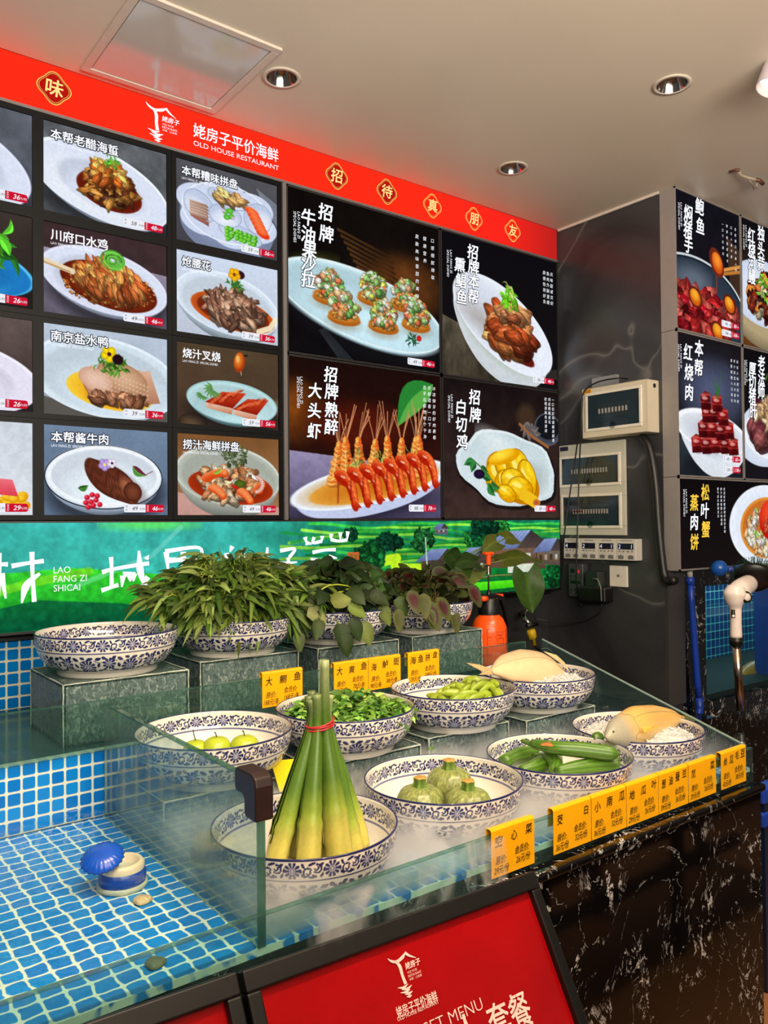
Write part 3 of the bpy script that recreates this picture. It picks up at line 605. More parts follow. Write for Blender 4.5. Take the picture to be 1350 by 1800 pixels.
def pic_crab(c):
    c.fill((16, 12, 14), (24, 18, 18)); c.poly([(.58, .88), (1, .86), (1, 1), (.56, 1)], (206, 206, 226))
    c.ell(.69, .53, .315, .50, (216, 226, 246), (236, 242, 252)); c.ell(.70, .56, .235, .38, (190, 90, 26), (226, 150, 60)); c.ell(.70, .56, .215, .345, (206, 110, 40))
    c.mound(.71, .60, .20, .30, 150, .022, [(250, 230, 206), (240, 214, 180), (150, 196, 90), (240, 170, 110), (246, 240, 226)], 1.5, lowdark=.1, jit=.1)
    c.ell(.745, .47, .12, .26, (240, 76, 40), (190, 24, 12), rot=8, off=(-.2, -.3)); c.mound(.745, .50, .085, .18, 40, .012, [(250, 120, 80), (220, 50, 30)], 1.2, jit=.1)
def pic_village(c):
    # the long green landscape: lake and lawn on the left, terraces, trees and roofs on the right
    c.fill((60, 180, 170), (50, 170, 150)); n = vnoise(c.ny, c.nx, 6, 40, c.rs, 5)[..., None]; c.a *= .82+.36*n
    t = np.clip((np.linspace(0, 1, c.nx)-.30)/.22, 0, 1)[None, :, None]; c.a[:] = c.a*(1-t)+np.array((24, 128, 96))*(.75+.5*n)*t
    c.poly([(0, .47), (.1, .43), (.2, .52), (.33, .66), (.33, 1), (0, 1)], (60, 210, 50), (20, 150, 40)); c.poly([(0, .80), (.06, .72), (.16, .80), (.24, .92), (.24, 1), (0, 1)], (16, 110, 56), (6, 80, 50)); c.line([(0, .66), (.05, .56), (.12, .47)], .010, (130, 220, 40), .7)
    c.noise(.22, 150, box=(0, .44, .34, 1)); c.ell(.20, .02, .06, .06, (90, 220, 110), soft=8); c.line([(.10, .62), (.20, .34), (.24, .05)], .006, (160, 240, 225), .35)
    for i in range(26):
        v = .04+i*.028; u0 = .44+.05*math.sin(i*1.7); uu = np.linspace(u0, 1, 24); c.line(np.stack([uu, v+.03*np.sin(uu*14+i*.5)+.02*np.sin(uu*37+i)], 1), .0045, np.array([(60, 190, 60), (20, 130, 50), (150, 220, 60), (30, 150, 70)][i % 4])*c.rs.uniform(.8, 1.15), .85)
    c.poly([(.58, .70), (.72, .62), (1, .66), (1, 1), (.55, 1)], (16, 120, 50), (10, 90, 40)); c.noise(.25, 90, box=(.42, 0, 1, 1))
    c.line([(.555, .58), (.575, .50), (.605, .47), (.60, .56), (.62, .60), (.68, .62)], .016, (190, 236, 40)); c.poly([(.74, .96), (.78, .84), (.90, .84), (.93, .94)], (90, 230, 30), (60, 200, 20)); c.ell(.95, .86, .07, .05, (30, 150, 60))
    def tree(u, v, r, col): 
        c.line([(u, v), (u, v+r*5)], .004, (40, 40, 24)); c.mound(u, v, r, r*6, 40, r*.30, [col, np.array(col)*.6, np.array(col)*.8], 1.3, hl=0, jit=.25)
    for u, v, r, col in ((.515, .16, .012, (20, 90, 60)), (.56, .30, .012, (16, 80, 50)), (.583, .24, .016, (18, 84, 56)), (.603, .27, .014, (16, 76, 50)), (.55, .44, .026, (24, 110, 50)), (.775, .24, .02, (40, 140, 60)), (.66, .25, .02, (40, 120, 60)), (.84, .14, .02, (50, 150, 60)), (.80, .12, .03, (16, 84, 54)), (.80, .36, .022, (20, 110, 50)), (.925, .52, .020, (24, 96, 50)), (.985, .80, .025, (20, 110, 50)), (.90, .62, .016, (24, 96, 46))): tree(u, v, r, col)
    def house(u, v, w, h, wl=(70, 56, 48)):
        c.poly([(u-w*.46, v), (u+w*.46, v), (u+w*.46, v+h*1.1), (u-w*.46, v+h*.9)], wl, np.array(wl)*.7)
        for k in range(5): c.poly([(u-w*.38+k*w*.17, v+h*.30), (u-w*.30+k*w*.17, v+h*.30), (u-w*.30+k*w*.17, v+h*.65), (u-w*.38+k*w*.17, v+h*.65)], (190, 196, 180) if k % 2 else (40, 34, 30))
        c.poly([(u-w*.5, v), (u-w*.46, v+h*.7), (u+w*.4, v+h*.9), (u+w*.46, v+h*.7)], (150, 96, 60), (96, 60, 40), op=.35)
        c.poly([(u-w*.62, v+h*.15), (u-w*.22, v-h*.75), (u+w*.22, v-h*.80), (u-w*.02, v+h*.05)], (150, 166, 214), (96, 112, 160)); c.poly([(u+w*.22, v-h*.80), (u+w*.62, v+h*.05), (u+w*.55, v+h*.10), (u-w*.02, v+h*.05)], (52, 46, 50), (80, 66, 60))
        for k in range(8): c.line([(u-w*.60+k*w*.075, v+h*.12), (u-w*.21+k*w*.06, v-h*.76)], .0012, (70, 84, 130), .6)
    house(.695, .50, .085, .17); house(.78, .52, .08, .2, (76, 62, 56)); house(.885, .38, .16, .30, (120, 90, 70)); house(.975, .44, .085, .22, (110, 100, 90)); house(.70, .10, .03, .08, (120, 130, 150))
    c.poly([(.858, .62), (.93, .62), (.93, .74), (.858, .74)], (206, 214, 196)); c.line([(.665, .22), (.668, .60)], .0025, (190, 220, 200)); c.noise(.10, 200)
# ------------------------------------------------------------------ the room
XW, YW, ZC = 2.76, 2.40, H+1.29          # marble wall plane, back wall plane, ceiling height
def m_ceiling():
    t = NT('ceiling paint'); v = t.coords()
    c = t.ramp(t.noise(v, 1.3, 5), [(.3, rgba((196, 184, 168))), (.7, rgba((206, 194, 178)))])
    return t.done(t.bsdf(c, .42, 0, .35))
def m_marble_grey():
    t = NT('grey marble'); v = t.coords()
    n1 = t.noise(v, 1.6, 8, .6, 1.2); n2 = t.noise(v, 1.4, 3, .5, .6)
    base = t.ramp(n1, [(.3, rgba((34, 34, 37))), (.65, rgba((66, 66, 68)))])
    vein = t.ramp(t.math('ABSOLUTE', t.math('SUBTRACT', n2, .5)), [(.0, (1, 1, 1, 1)), (.004, (.30, .30, .30, 1)), (.012, (0, 0, 0, 1))])
    c = t.mix(t.math('MULTIPLY', vein, .36), base, rgba((150, 148, 144)))
    return t.done(t.bsdf(c, .28, 0, .5))
def m_marble_black():
    t = NT('black marble'); v = t.coords(scale=(1, 1, .75), rot=(0, .25, 0))
    n1 = t.noise(v, 8, 5, .62, 2.0); n2 = t.noise(v, 4.2, 4, .55, .8); n3 = t.noise(v, 24, 6, .7, 2.4)
    vein = t.ramp(t.math('ABSOLUTE', t.math('SUBTRACT', n1, .5)), [(.0, (1, 1, 1, 1)), (.012, (1, 1, 1, 1)), (.024, (0, 0, 0, 1))])
    msk = t.ramp(n2, [(.51, (0, 0, 0, 1)), (.57, (1, 1, 1, 1))]); brk = t.ramp(n3, [(.49, (0, 0, 0, 1)), (.53, (1, 1, 1, 1))])
    f = t.math('MULTIPLY', t.math('MULTIPLY', vein, msk), brk)
    blot = t.ramp(t.noise(v, 7, 7, .7, 3.2), [(.69, (0, 0, 0, 1)), (.705, (.62, .62, .62, 1))])
    hair = t.math('MULTIPLY', t.math('MULTIPLY', t.ramp(t.math('ABSOLUTE', t.math('SUBTRACT', t.noise(v, 4.5, 4, .55, 2.2), .5)), [(.0, (1, 1, 1, 1)), (.006, (0, 0, 0, 1))]), brk), .6)
    f = t.math('MAXIMUM', f, hair)
    c = t.mix(t.math('MAXIMUM', f, blot), rgba((9, 8, 9)), rgba((196, 194, 194)))
    return t.done(t.bsdf(c, .07, 0, .55))
def m_mosaic(name, tiles, grout, pitch, wave=0.0, axes='xy', g=.075, rough=.16, mur=.0):
    """square glass mosaic laid in the plane of two axes; wave = joints bent to paint in the refraction of rippled water"""
    t = NT(name); tc = t.n('ShaderNodeTexCoord'); vec = tc.outputs['Object']
    if wave:
        nz = t.n('ShaderNodeTexNoise'); nz.inputs['Scale'].default_value = 26; nz.inputs['Detail'].default_value = 2.5; t.l(vec, nz.inputs['Vector'])
        sb = t.n('ShaderNodeVectorMath', operation='SUBTRACT'); t.l(nz.outputs['Color'], sb.inputs[0]); sb.inputs[1].default_value = (.5, .5, .5)
        sc = t.n('ShaderNodeVectorMath', operation='SCALE'); t.l(sb.outputs[0], sc.inputs[0]); sc.inputs['Scale'].default_value = wave
        ad = t.n('ShaderNodeVectorMath', operation='ADD'); t.l(vec, ad.inputs[0]); t.l(sc.outputs[0], ad.inputs[1]); vec = ad.outputs[0]
    sp = t.n('ShaderNodeSeparateXYZ'); t.l(vec, sp.inputs[0])
    ax = {'x': 0, 'y': 1, 'z': 2}; U = t.math('DIVIDE', sp.outputs[ax[axes[0]]], pitch); Wd = t.math('DIVIDE', sp.outputs[ax[axes[1]]], pitch)
    def edge(q):
        f = t.math('FRACT', t.math('ADD', q, 1000.0)); return t.math('ABSOLUTE', t.math('SUBTRACT', f, .5))
    a, b = edge(U), edge(Wd)
    # rounded-square distance to the tile outline
    r = .14; h = .5-g-r
    dx = t.math('MAXIMUM', t.math('SUBTRACT', a, h), 0.0); dy = t.math('MAXIMUM', t.math('SUBTRACT', b, h), 0.0)
    d = t.math('SQRT', t.math('ADD', t.math('MULTIPLY', dx, dx), t.math('MULTIPLY', dy, dy)))
    gm = t.ramp(d, [(r-.02, (0, 0, 0, 1)), (r+.02, (1, 1, 1, 1))])
    cb = t.n('ShaderNodeCombineXYZ'); t.l(t.math('FLOOR', U), cb.inputs[0]); t.l(t.math('FLOOR', Wd), cb.inputs[1])
    wn = t.n('ShaderNodeTexWhiteNoise', noise_dimensions='3D'); t.l(cb.outputs[0], wn.inputs['Vector'])
    mott = t.math('ADD', t.math('MULTIPLY', wn.outputs['Value'], 1-mur), t.math('MULTIPLY', t.noise(tc.outputs['Object'], 120, 3), mur))
    tcol = t.ramp(mott, [(.15, rgba(tiles[0])), (.85, rgba(tiles[1]))])
    c = t.mix(gm, tcol, rgba(grout))
    rg = t.mix(gm, (rough,)*3+(1,), (.7, .7, .7, 1))
    nb = t.bump(t.math('SUBTRACT', 1.0, gm), .35, .0015)
    return t.done(t.bsdf(c, rg, 0, .5, nb))
M_ceil, M_grey, M_black = m_ceiling(), m_marble_grey(), m_marble_black()
M_mos_wall = m_mosaic('blue mosaic', ((0, 112, 200), (8, 130, 220)), (214, 220, 196), .0333, axes='xz')
M_mos_step = m_mosaic('blue mosaic of the step', ((0, 112, 200), (10, 136, 220)), (222, 226, 206), .0295, axes='xz')
M_mos_floor = m_mosaic('blue mosaic pool floor', ((0, 108, 204), (24, 154, 234)), (240, 244, 224), .0335, wave=.016, axes='xy', mur=.75, g=.065)  # water refraction painted in as wavy joints
M_mos_dark = m_mosaic('dark blue mosaic', ((8, 56, 112), (10, 70, 130)), (110, 200, 200), .042, axes='xz', g=.05)
M_mos_dark2 = m_mosaic('dark blue mosaic return', ((8, 56, 112), (10, 70, 130)), (110, 200, 200), .042, axes='yz', g=.05)
M_alu = plain('satin aluminium', (150, 146, 144), .38, .6, .5, .03)
M_greyalu = plain('grey aluminium edge', (120, 116, 116), .45, .4, .5, .03)
M_blackpl = plain('black plastic', (14, 13, 13), .38, 0, .5, .1)
M_blackfr = plain('black painted frame', (5, 6, 9), .5, 0, .2, .1)
M_white = glow('lit white lettering', (246, 249, 255), 1.1)
M_ink = glow('printed black ink', (16, 16, 20), 1.0)
M_outline = glow('printed dark outline', (40, 42, 50), 1.0)
M_redtag = glow('printed red price label', (206, 20, 50), 1.0)
M_whitetag = glow('printed white price label', (238, 240, 248), 1.0)

struct('floor', MB().box((-4, -4, -.05), (6, 4, 0)), plain('tan wood floor', (150, 104, 66), .3, 0, .5, .1, 3))
struct('wall_back', MB().box((-1.5, YW, 0), (XW+.12, YW+.1, ZC)), M_grey)
struct('wall_right', MB().box((XW, 1.81, 0), (XW+.12, YW, ZC)), M_grey)
struct('trim_1', MB().tube([V(XW-.004, 1.81, ZC-.004), V(XW-.004, YW-.09, ZC-.004)], .006, 8), plain('white sealant', (206, 196, 182), .6))
struct('trim_2', MB().box((-.6, YW-.012, H-.50), (1.98, YW, H-.30)), M_mos_wall)          # mosaic splash-back over the upper ledge
struct('trim_3', MB().box((-.6, YW-.03, H-.310), (XW-.01, YW-.0125, H-.286)), M_blackpl)

# ceiling hatch
hx0, hx1, hy0, hy1 = .695, 1.104, 1.867, 2.285
hz = thing('ceiling_hatch', 'square glossy white access hatch in the ceiling above the red sign', 'access hatch', ((hx0+hx1)/2, (hy0+hy1)/2, ZC))
mb = MB(); w = .022
for lo, hi in (((hx0, hy0), (hx1, hy0+w)), ((hx0, hy1-w), (hx1, hy1)), ((hx0, hy0+w), (hx0+w, hy1-w)), ((hx1-w, hy0+w), (hx1, hy1-w))): mb.box((lo[0], lo[1], ZC-.007), (hi[0], hi[1], ZC+.004))
mb.build('hatch_frame', plain('hatch frame', (196, 184, 172), .4), hz, bevel=.0015)
MB().box((hx0+w+.003, hy0+w+.003, ZC-.004), (hx1-w-.003, hy1-w-.003, ZC+.006)).build('hatch_panel', plain('glossy hatch panel', (190, 184, 178), .12, 0, .9, .03, 4), hz)

# recessed downlights
def make_downlight():
    t = thing('recessed_downlight', 'x', 'downlight', (0, 0, ZC), 'unlit recessed downlights')
    MB().lathe([(.052, 0), (.056, -.001), (.056, -.003), (.044, -.004), (.043, 0)], 40, (0, 0, ZC)).build('trim_ring', plain('downlight trim', (196, 186, 172), .4), None, True, origin=(0, 0, ZC)).parent = t
    MB().lathe([(.043, -.0035), (.040, .004), (.022, .055), (.02, .056)], 40, (0, 0, ZC)).build('reflector', plain('chrome reflector', (190, 186, 184), .12, 1, .5, .03), None, True, origin=(0, 0, ZC)).parent = t
    MB().lathe([(.0, .053), (.020, .053), (.022, .056)], 24, (0, 0, ZC)).build('bulb', plain('dull lamp glass', (90, 84, 78), .3), None, True, origin=(0, 0, ZC)).parent = t
    for c in t.children: c.location = (0, 0, 0)
    return t
dl = make_downlight(); dl.location = (1.173, 1.991, ZC); dl['label'] = 'unlit recessed downlight in the ceiling beside the access hatch'
dup(dl, (2.112, 1.337, ZC), 'unlit recessed downlight out in the ceiling near the white track spotlight')
dup(dl, (2.143, 2.003, ZC), 'unlit recessed downlight in the ceiling above the red sign, near its last badge')
# holes for them
def ceiling_with_holes():
    mb = MB(); s = .08
    for y0, y1, cs in ((-4, 1.257, []), (1.257, 1.417, [(2.112, 1.337)]), (1.417, 1.917, []), (1.917, 2.077, [(1.173, 1.991), (2.143, 2.003)]), (2.077, 3, [])):
        x = -4.0
        for hx, hy in cs:
            mb.add([(x, y0, ZC), (hx-s, y0, ZC), (hx-s, y1, ZC), (x, y1, ZC)], [(3, 2, 1, 0)]); x = hx+s; n = 32; inn = []; out = []
            for k in range(n):
                a = 2*PI*(k+.5)/n; ca, sa = math.cos(a), math.sin(a); q = min(s/abs(ca), ((y1-hy) if sa > 0 else (hy-y0))/abs(sa))
                inn.append((hx+.044*ca, hy+.044*sa, ZC)); out.append((hx+q*ca, hy+q*sa, ZC))
            corner = {}
            mb.add(inn+out, [(k, (k+1) % n, n+(k+1) % n, n+k) for k in range(n)])
            for cx_, cy_ in ((hx-s, y0), (hx+s, y0), (hx+s, y1), (hx-s, y1)):
                o_ = sorted(out, key=lambda p: (p[0]-cx_)**2+(p[1]-cy_)**2)[:2]; mb.add([(cx_, cy_, ZC)]+o_, [(0, 1, 2)])
        mb.add([(x, y0, ZC), (6, y0, ZC), (6, y1, ZC), (x, y1, ZC)], [(3, 2, 1, 0)])
    mb.box((-4, -4, ZC+.08), (6, 3, ZC+.12)); return mb
struct('ceiling', ceiling_with_holes(), M_ceil)

# the lit track spotlight at the right edge
P = atY(1358, 156, 1.10); P = np.array(P)
tl = thing('track_spotlight', 'white cylindrical track spotlight, lit, hanging at the right edge under the ceiling', 'spotlight', (P[0], P[1], ZC))
ax = V(-.28, .22, -.93); ax /= np.linalg.norm(ax)
M_wh = plain('white lamp housing', (206, 196, 200), .35)
MB().lathe([(.0, 0), (.042, 0), (.046, .006), (.046, .15), (.0435, .15), (.040, .12), (.0, .12)], 36, P-ax*.15, axis=ax).build('lamp_housing', M_wh, tl, True)
MB().lathe([(.0, .128), (.041, .128)], 36, P-ax*.15, axis=ax).build('lit_lens', glow('lit lens', (255, 246, 222), 9), tl)
MB().tube([P-ax*.13, V(P[0], P[1], ZC-.03), V(P[0], P[1], ZC)], .012, 12).build('bracket', M_wh, tl, True)

# bare cable hanging from the ceiling
c0 = np.array([2.80, 1.56, ZC]); M_cab = plain('brown cable', (96, 58, 44), .5); M_strip = plain('clear cable sheath', (176, 160, 138), .4)
ct = thing('loose_cable', 'loose cable end with split wires poking out of the ceiling above the right menu boards', 'cable', c0)
q = lambda px, py, dz: np.array(atZ(px, py, ZC-dz))
MB().tube([q(1283, 301, .0), q(1293, 299, .005), q(1300, 299, .008)], .006, 8).build('cable_stub', M_cab, ct, True)
MB().tube([q(1298, 300, .008), q(1302, 308, .012), q(1313, 312, .016), q(1322, 314, .018), q(1332, 317, .02)], .0045, 8).build('sheath', M_strip, ct, True)
MB().tube([q(1330, 316, .02), q(1336, 318, .022), q(1341, 323, .024)], .0075, 8).build('wire_end', M_cab, ct, True)
MB().tube([q(1315, 312, .016), q(1320, 320, .022), q(1326, 333, .03), q(1331, 330, .03), q(1330, 323, .028)], .0028, 8).build('bare_wire', M_strip, ct, True)

# ------------------------------------------------------------------ lettering on faces
YF = 2.32                                                # front plane of the signs on the back wall
YR = 1.745                                               # front plane of the boards on the right
def hpx(px, P): return px*depth(P)/FPX
def at_face(px, py, Y): P = atY(px, py, Y); return P
def chars(mb, lst, Y, h, bold=.02, shear=.12, lift=.001, st=1.0):
    fr = Frame((0, Y, 0))
    for ch, px, py in lst:
        P = atY(px, py, Y); write(mb, fr, ch, P[0], -P[2], hpx(h, P), 'c', bold, shear, lift=lift, stretch=st)
def stroke(mb, pts, w, Y, lift=.001):
    """brush stroke through pixel points on the plane Y, half width w (metres, per point or constant), smoothed"""
    P = np.array([atY(x, y, Y) for x, y in pts]); n = len(P); tt = np.linspace(0, n-1, (n-1)*6+1); i = np.clip(tt.astype(int), 0, n-2); f = (tt-i)[:, None]
    T = np.gradient(P, axis=0); a, b, ta, tb = P[i], P[i+1], T[i], T[i+1]
    Q = a*(2*f**3-3*f**2+1)+ta*(f**3-2*f**2+f)+b*(-2*f**3+3*f**2)+tb*(f**3-f**2)
    ww = np.interp(tt, np.arange(n), np.broadcast_to(np.asarray(w, float), (n,)))
    mb.ribbon(Q, ww, (0, -1, 0), lift)
def price_tag(parent, fr, u1, v1, s, old, new, unit='元/例'):
    """white + red price label whose lower right corner is (u1, v1); s = height"""
    w1, w2 = s*2.75, s*2.45
    pt = MB(); rrect(pt, fr, u1-w1-w2, v1-s, u1-w2+.0002, v1, s*.22, .0008, 'l'); a = pt.build('price_label', M_whitetag, parent)
    pt = MB(); rrect(pt, fr, u1-w2, v1-s*.98, u1, v1-s*.02+.0, s*.30, .0009, 'r'); pt.build('member_price_label', M_redtag, a)
    k = MB(); write(k, fr, '原', u1-w1-w2+s*.32, v1-s*.72, s*.26, lift=.0016, res=1); write(k, fr, '价', u1-w1-w2+s*.32, v1-s*.30, s*.26, lift=.0016, res=1)
    write(k, fr, old, u1-w2-w1*.50, v1-s*.5, s*.52, 'c', .0, .22, lift=.0016); write(k, fr, unit, u1-w2-s*.08, v1-s*.42, s*.30, 'r', .0, lift=.0016, res=1); k.build('lettering', M_ink, a)
    k = MB(); 
    for i, ch in enumerate('会员价'): write(k, fr, ch, u1-w2+s*.28, v1-s*(.78-.28*i), s*.25, lift=.0016, res=1)
    write(k, fr, new, u1-w2*.50, v1-s*.5, s*.55, 'c', .015, .22, lift=.0016); write(k, fr, unit, u1-s*.14, v1-s*.42, s*.30, 'r', lift=.0016, res=1); k.build('member_lettering', M_whitetag, a)
M_pic = vcol_glow('backlit print', 1.0)

# red fascia sign
RS = thing('fascia_sign', 'long red backlit sign with gold badges and white lettering under the ceiling', 'sign', (1.1, YF+.05, H+1.155))
x0, x1 = -.35, 2.757
MB().box((x0, YF+.002, H+1.155), (x1, YW, H+1.296)).build('sign_case', plain('dark sign case', (60, 56, 56), .4), RS)
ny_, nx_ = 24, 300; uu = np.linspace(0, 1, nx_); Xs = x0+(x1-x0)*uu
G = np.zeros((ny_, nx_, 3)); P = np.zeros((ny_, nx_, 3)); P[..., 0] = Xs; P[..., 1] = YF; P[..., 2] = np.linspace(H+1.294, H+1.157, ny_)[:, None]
t = np.clip((Xs-1.9)/.85, 0, 1)[None, :, None]; G[:] = lin((255, 34, 16))*(1-t)+lin((150, 24, 22))*t    # dimmer glow at the far end, painted into the emission colour
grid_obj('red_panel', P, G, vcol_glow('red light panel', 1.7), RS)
MB().box((x0, YF-.004, H+1.1475), (x1, YF+.03, H+1.156)).build('bottom_rail', M_greyalu, RS)
MB().box((x0, YF-.003, H+1.2945), (x1, YF+.03, ZC)).build('top_rail', plain('dark rail', (40, 36, 36), .5), RS)
fr = Frame((0, YF, 0)); M_gold = glow('gold leaf print', (240, 196, 96), 1.0); M_goldc = glow('gold lettering', (255, 226, 140), 1.1); M_dred = glow('deep red badge', (186, 22, 16), 1.0); M_bred = glow('bright red badge', (250, 40, 22), 1.0)
def quat(cx, cz, R, lift, k=0):
    a = np.linspace(0, 2*PI, 56, endpoint=False); r = R*(1+.10*np.cos(4*a)); return [(cx+r_*math.cos(b), YF-lift, cz+r_*math.sin(b)) for r_, b in zip(r, a)]
def badge(X, ch, far):
    R = .043; cz = H+1.2262
    b = MB(); b.add(quat(X, cz, R, .0008), [tuple(range(56))[::-1]]); bo = b.build('badge', M_gold, RS)
    b = MB(); b.add(quat(X, cz, R*.93, .0012), [tuple(range(56))[::-1]]); b.build('badge_field', M_bred if far else M_dred, bo)
    b = MB(); A = quat(X, cz, R*.87, .0016); B = quat(X, cz, R*.84, .0016); b.add(A+B, [(i, (i+1) % 56, 56+(i+1) % 56, 56+i) for i in range(56)]); b.build('badge_line', M_gold, bo)
    b = MB(); write(b, fr, ch, X, -cz, .048, 'c', .016, .1, lift=.002); b.build('badge_lettering', M_goldc, bo)
for i, (X, ch) in enumerate(((.634, '味'), (1.587, '招'), (1.81, '待'), (2.032, '真'), (2.253, '朋'), (2.477, '友'))): badge(X, ch, i > 2)
def logo(parent, ox, oz, k, fr_, m, Y=None):
    """the restaurant's roof-and-water emblem; ox, oz = its left top corner, k = metres per unit, on frame fr_"""
    def S(pts, w, mb):
        p = np.array([fr_.p(ox+x*k, oz+y*k) for x, y in pts]); n = len(p); tt = np.linspace(0, n-1, (n-1)*5+1); i = np.clip(tt.astype(int), 0, n-2); f = (tt-i)[:, None]; T = np.gradient(p, axis=0)
        Q = p[i]*(2*f**3-3*f**2+1)+T[i]*(f**3-2*f**2+f)+p[i+1]*(-2*f**3+3*f**2)+T[i+1]*(f**3-f**2)
        mb.ribbon(Q, np.interp(tt, np.arange(n), np.array(w)*k), fr_.n, .0012)
    mb = MB()
    S([(0, 0), (12, 12), (36, 20), (66, 12), (84, 0)], [.8, 4, 5, 6, 1.5], mb); S([(80, 1), (96, 16), (122, 30)], [5, 4, .8], mb)
    S([(20, 14), (34, 24), (42, 40), (42, 70), (46, 98)], [1, 5, 7, 6, 7], mb)
    for a in (((8, 100), (34, 106), (56, 100)), ((22, 110), (48, 114), (70, 108)), ((14, 118), (40, 122), (58, 118)), ((30, 128), (50, 130), (66, 127)), ((34, 137), (48, 139), (58, 138))): S(a, [.8, 4.5, .8], mb)
    write(mb, fr_, '姥房子', ox+100*k, oz+45*k, 22*k, 'c', .02, .15, lift=.0012, fit=72*k)
    for j, (tx, wd) in enumerate((('OLD HUSE', 46), ('RESTAURANT', 62), ('本帮 · 江浙菜', 60))): write(mb, fr_, tx, ox+66*k, oz+(66+j*12)*k, 8*k, 'l', lift=.0012, res=1, fit=wd*k)
    return mb.build('logo', m, parent)
logo(RS, .897, -(H+1.272), .0979/126, Frame((0, YF, 0)), M_white)
mb = MB(); write(mb, fr, '姥房子平价海鲜', 1.049, -(H+1.232), .044, 'l', .012, .0, lift=.001, fit=.302); write(mb, fr, 'OLD HOUSE RESTAURANT', 1.049, -(H+1.192), .016, 'l', .0, lift=.001, fit=.304); mb.build('name_lettering', M_white, RS)

# twelve menu light boxes in a black board, left
def menu_box(name_, X0, X1, z1, z0, pic, label, title, old, new, unit='元/例', outline=False, seed=1, k=1.0):
    t = thing('menu_lightbox', label, 'menu lightbox', ((X0+X1)/2, YF+.04, H+z0-.016), 'framed dish light boxes on the black board')
    e = .0145; xl = X0-e if X0 > .5 else X0; xr = X1+e
    b = MB(); b.box((xl, YF+.004, H+z0-e), (xr, YW-.002, H+z1+e)); 
    for lo, hi in (((xl, H+z1), (xr, H+z1+e)), ((xl, H+z0-e), (xr, H+z0)), ((xl, H+z0), (X0, H+z1)), ((X1, H+z0), (xr, H+z1))): b.box((lo[0], YF-.006, lo[1]), (hi[0], YF+.004, hi[1]))
    b.build('frame', M_blackfr, t)
    w, h = X1-X0, z1-z0; nx, ny = int(w*560), int(h*640); cv = Canvas(w, h, nx, ny, seed); pic(cv)
    P = np.zeros((ny, nx, 3)); P[..., 0] = X0+cv.x[None, :]; P[..., 1] = YF; P[..., 2] = (H+z1-cv.y)[:, None]
    grid_obj('picture', P, cv.lin(), M_pic, t)
    f = Frame((X0, YF, H+z1))
    if title:
        wd = .0315*len(title)
        if outline: b = MB(); write(b, f, title, .020, .033, .030, 'l', .10, 0, lift=.0007, fit=wd); b.build('title_outline', M_outline, t)
        b = MB(); write(b, f, title, .020, .033, .030, 'l', .018, 0, lift=.0014, fit=wd); write(b, f, 'LAO FANG ZI  SPECIAL DISHES', .020, .057, .0075, 'l', .0, lift=.0014, fit=.117, res=1); b.build('title_lettering', M_white, t)
    price_tag(t, f, w-.011, h-.008, .0235, old, new, unit)
    return t
C0, C1, C2 = (.215, .575), (.604, .960), (.990, 1.345)
R0, R1, R2, R3 = (1.130, .877), (.848, .595), (.565, .314), (.284, .034)
mbx = lambda C, R, *a, **k: menu_box('', C[0], C[1], R[0], R[1], *a, **k)
mbx(C0, R0, pic_left(0), 'cropped dish light box, white plate of orange fried food, price 36, top left', '', '39', '36', seed=11)
mbx(C0, R1, pic_left(1), 'cropped dish light box, blue plate of green leaves and radish, price 26', '', '29', '26', seed=12)
mbx(C0, R2, pic_left(2), 'cropped dish light box, pale plate on brown, price 26, above the tomato one', '', '29', '26', seed=13)
mbx(C0, R3, pic_left(3), 'cropped dish light box, tomatoes and yellow corn, price 29, bottom left', '', '32', '29', seed=14)
mbx(C1, R0, pic_jellyfish, 'menu box of amber jellyfish on a white plate, prices 58 and 48', '本帮老醋海蜇', '58', '48', outline=True, seed=21)
mbx(C1, R1, pic_mouthwater, 'menu box of chicken in red chilli oil with curled scallion, prices 49 and 46', '川府口水鸡', '49', '46', '元/半只', seed=22)
mbx(C1, R2, pic_duck, 'menu box of sliced pale duck with a yellow flower, prices 39 and 36', '南京盐水鸭', '39', '36', outline=True, seed=23)
mbx(C1, R3, pic_beef, 'menu box of sliced brown beef with red berries, prices 49 and 46', '本帮酱牛肉', '49', '46', outline=True, seed=24)
mbx(C2, R0, pic_platter, 'menu box of a five part platter with prawns and edamame, prices 59 and 56', '本帮糟味拼盘', '59', '56', outline=True, seed=31)
mbx(C2, R1, pic_kidney, 'menu box of curled brown kidney with an orange flower, prices 39 and 36', '炝腰花', '39', '36', outline=True, seed=32)
mbx(C2, R2, pic_charsiu, 'menu box of two glazed red pork strips on a blue plate, prices 59 and 56', '烧汁叉烧', '59', '56', seed=33)
mbx(C2, R3, pic_seafood, 'menu box of mixed seafood in dark red sauce, prices 49 and 46', '捞汁海鲜拼盘', '49', '46', outline=True, seed=34)
MB().box((1.3605, YF-.012, H+.018), (1.3745, YW-.002, H+1.147)).build('divider_post', M_greyalu)
tag(bpy.data.objects['divider_post'], 'grey metal upright between the small dish boxes and the big posters', 'trim post')

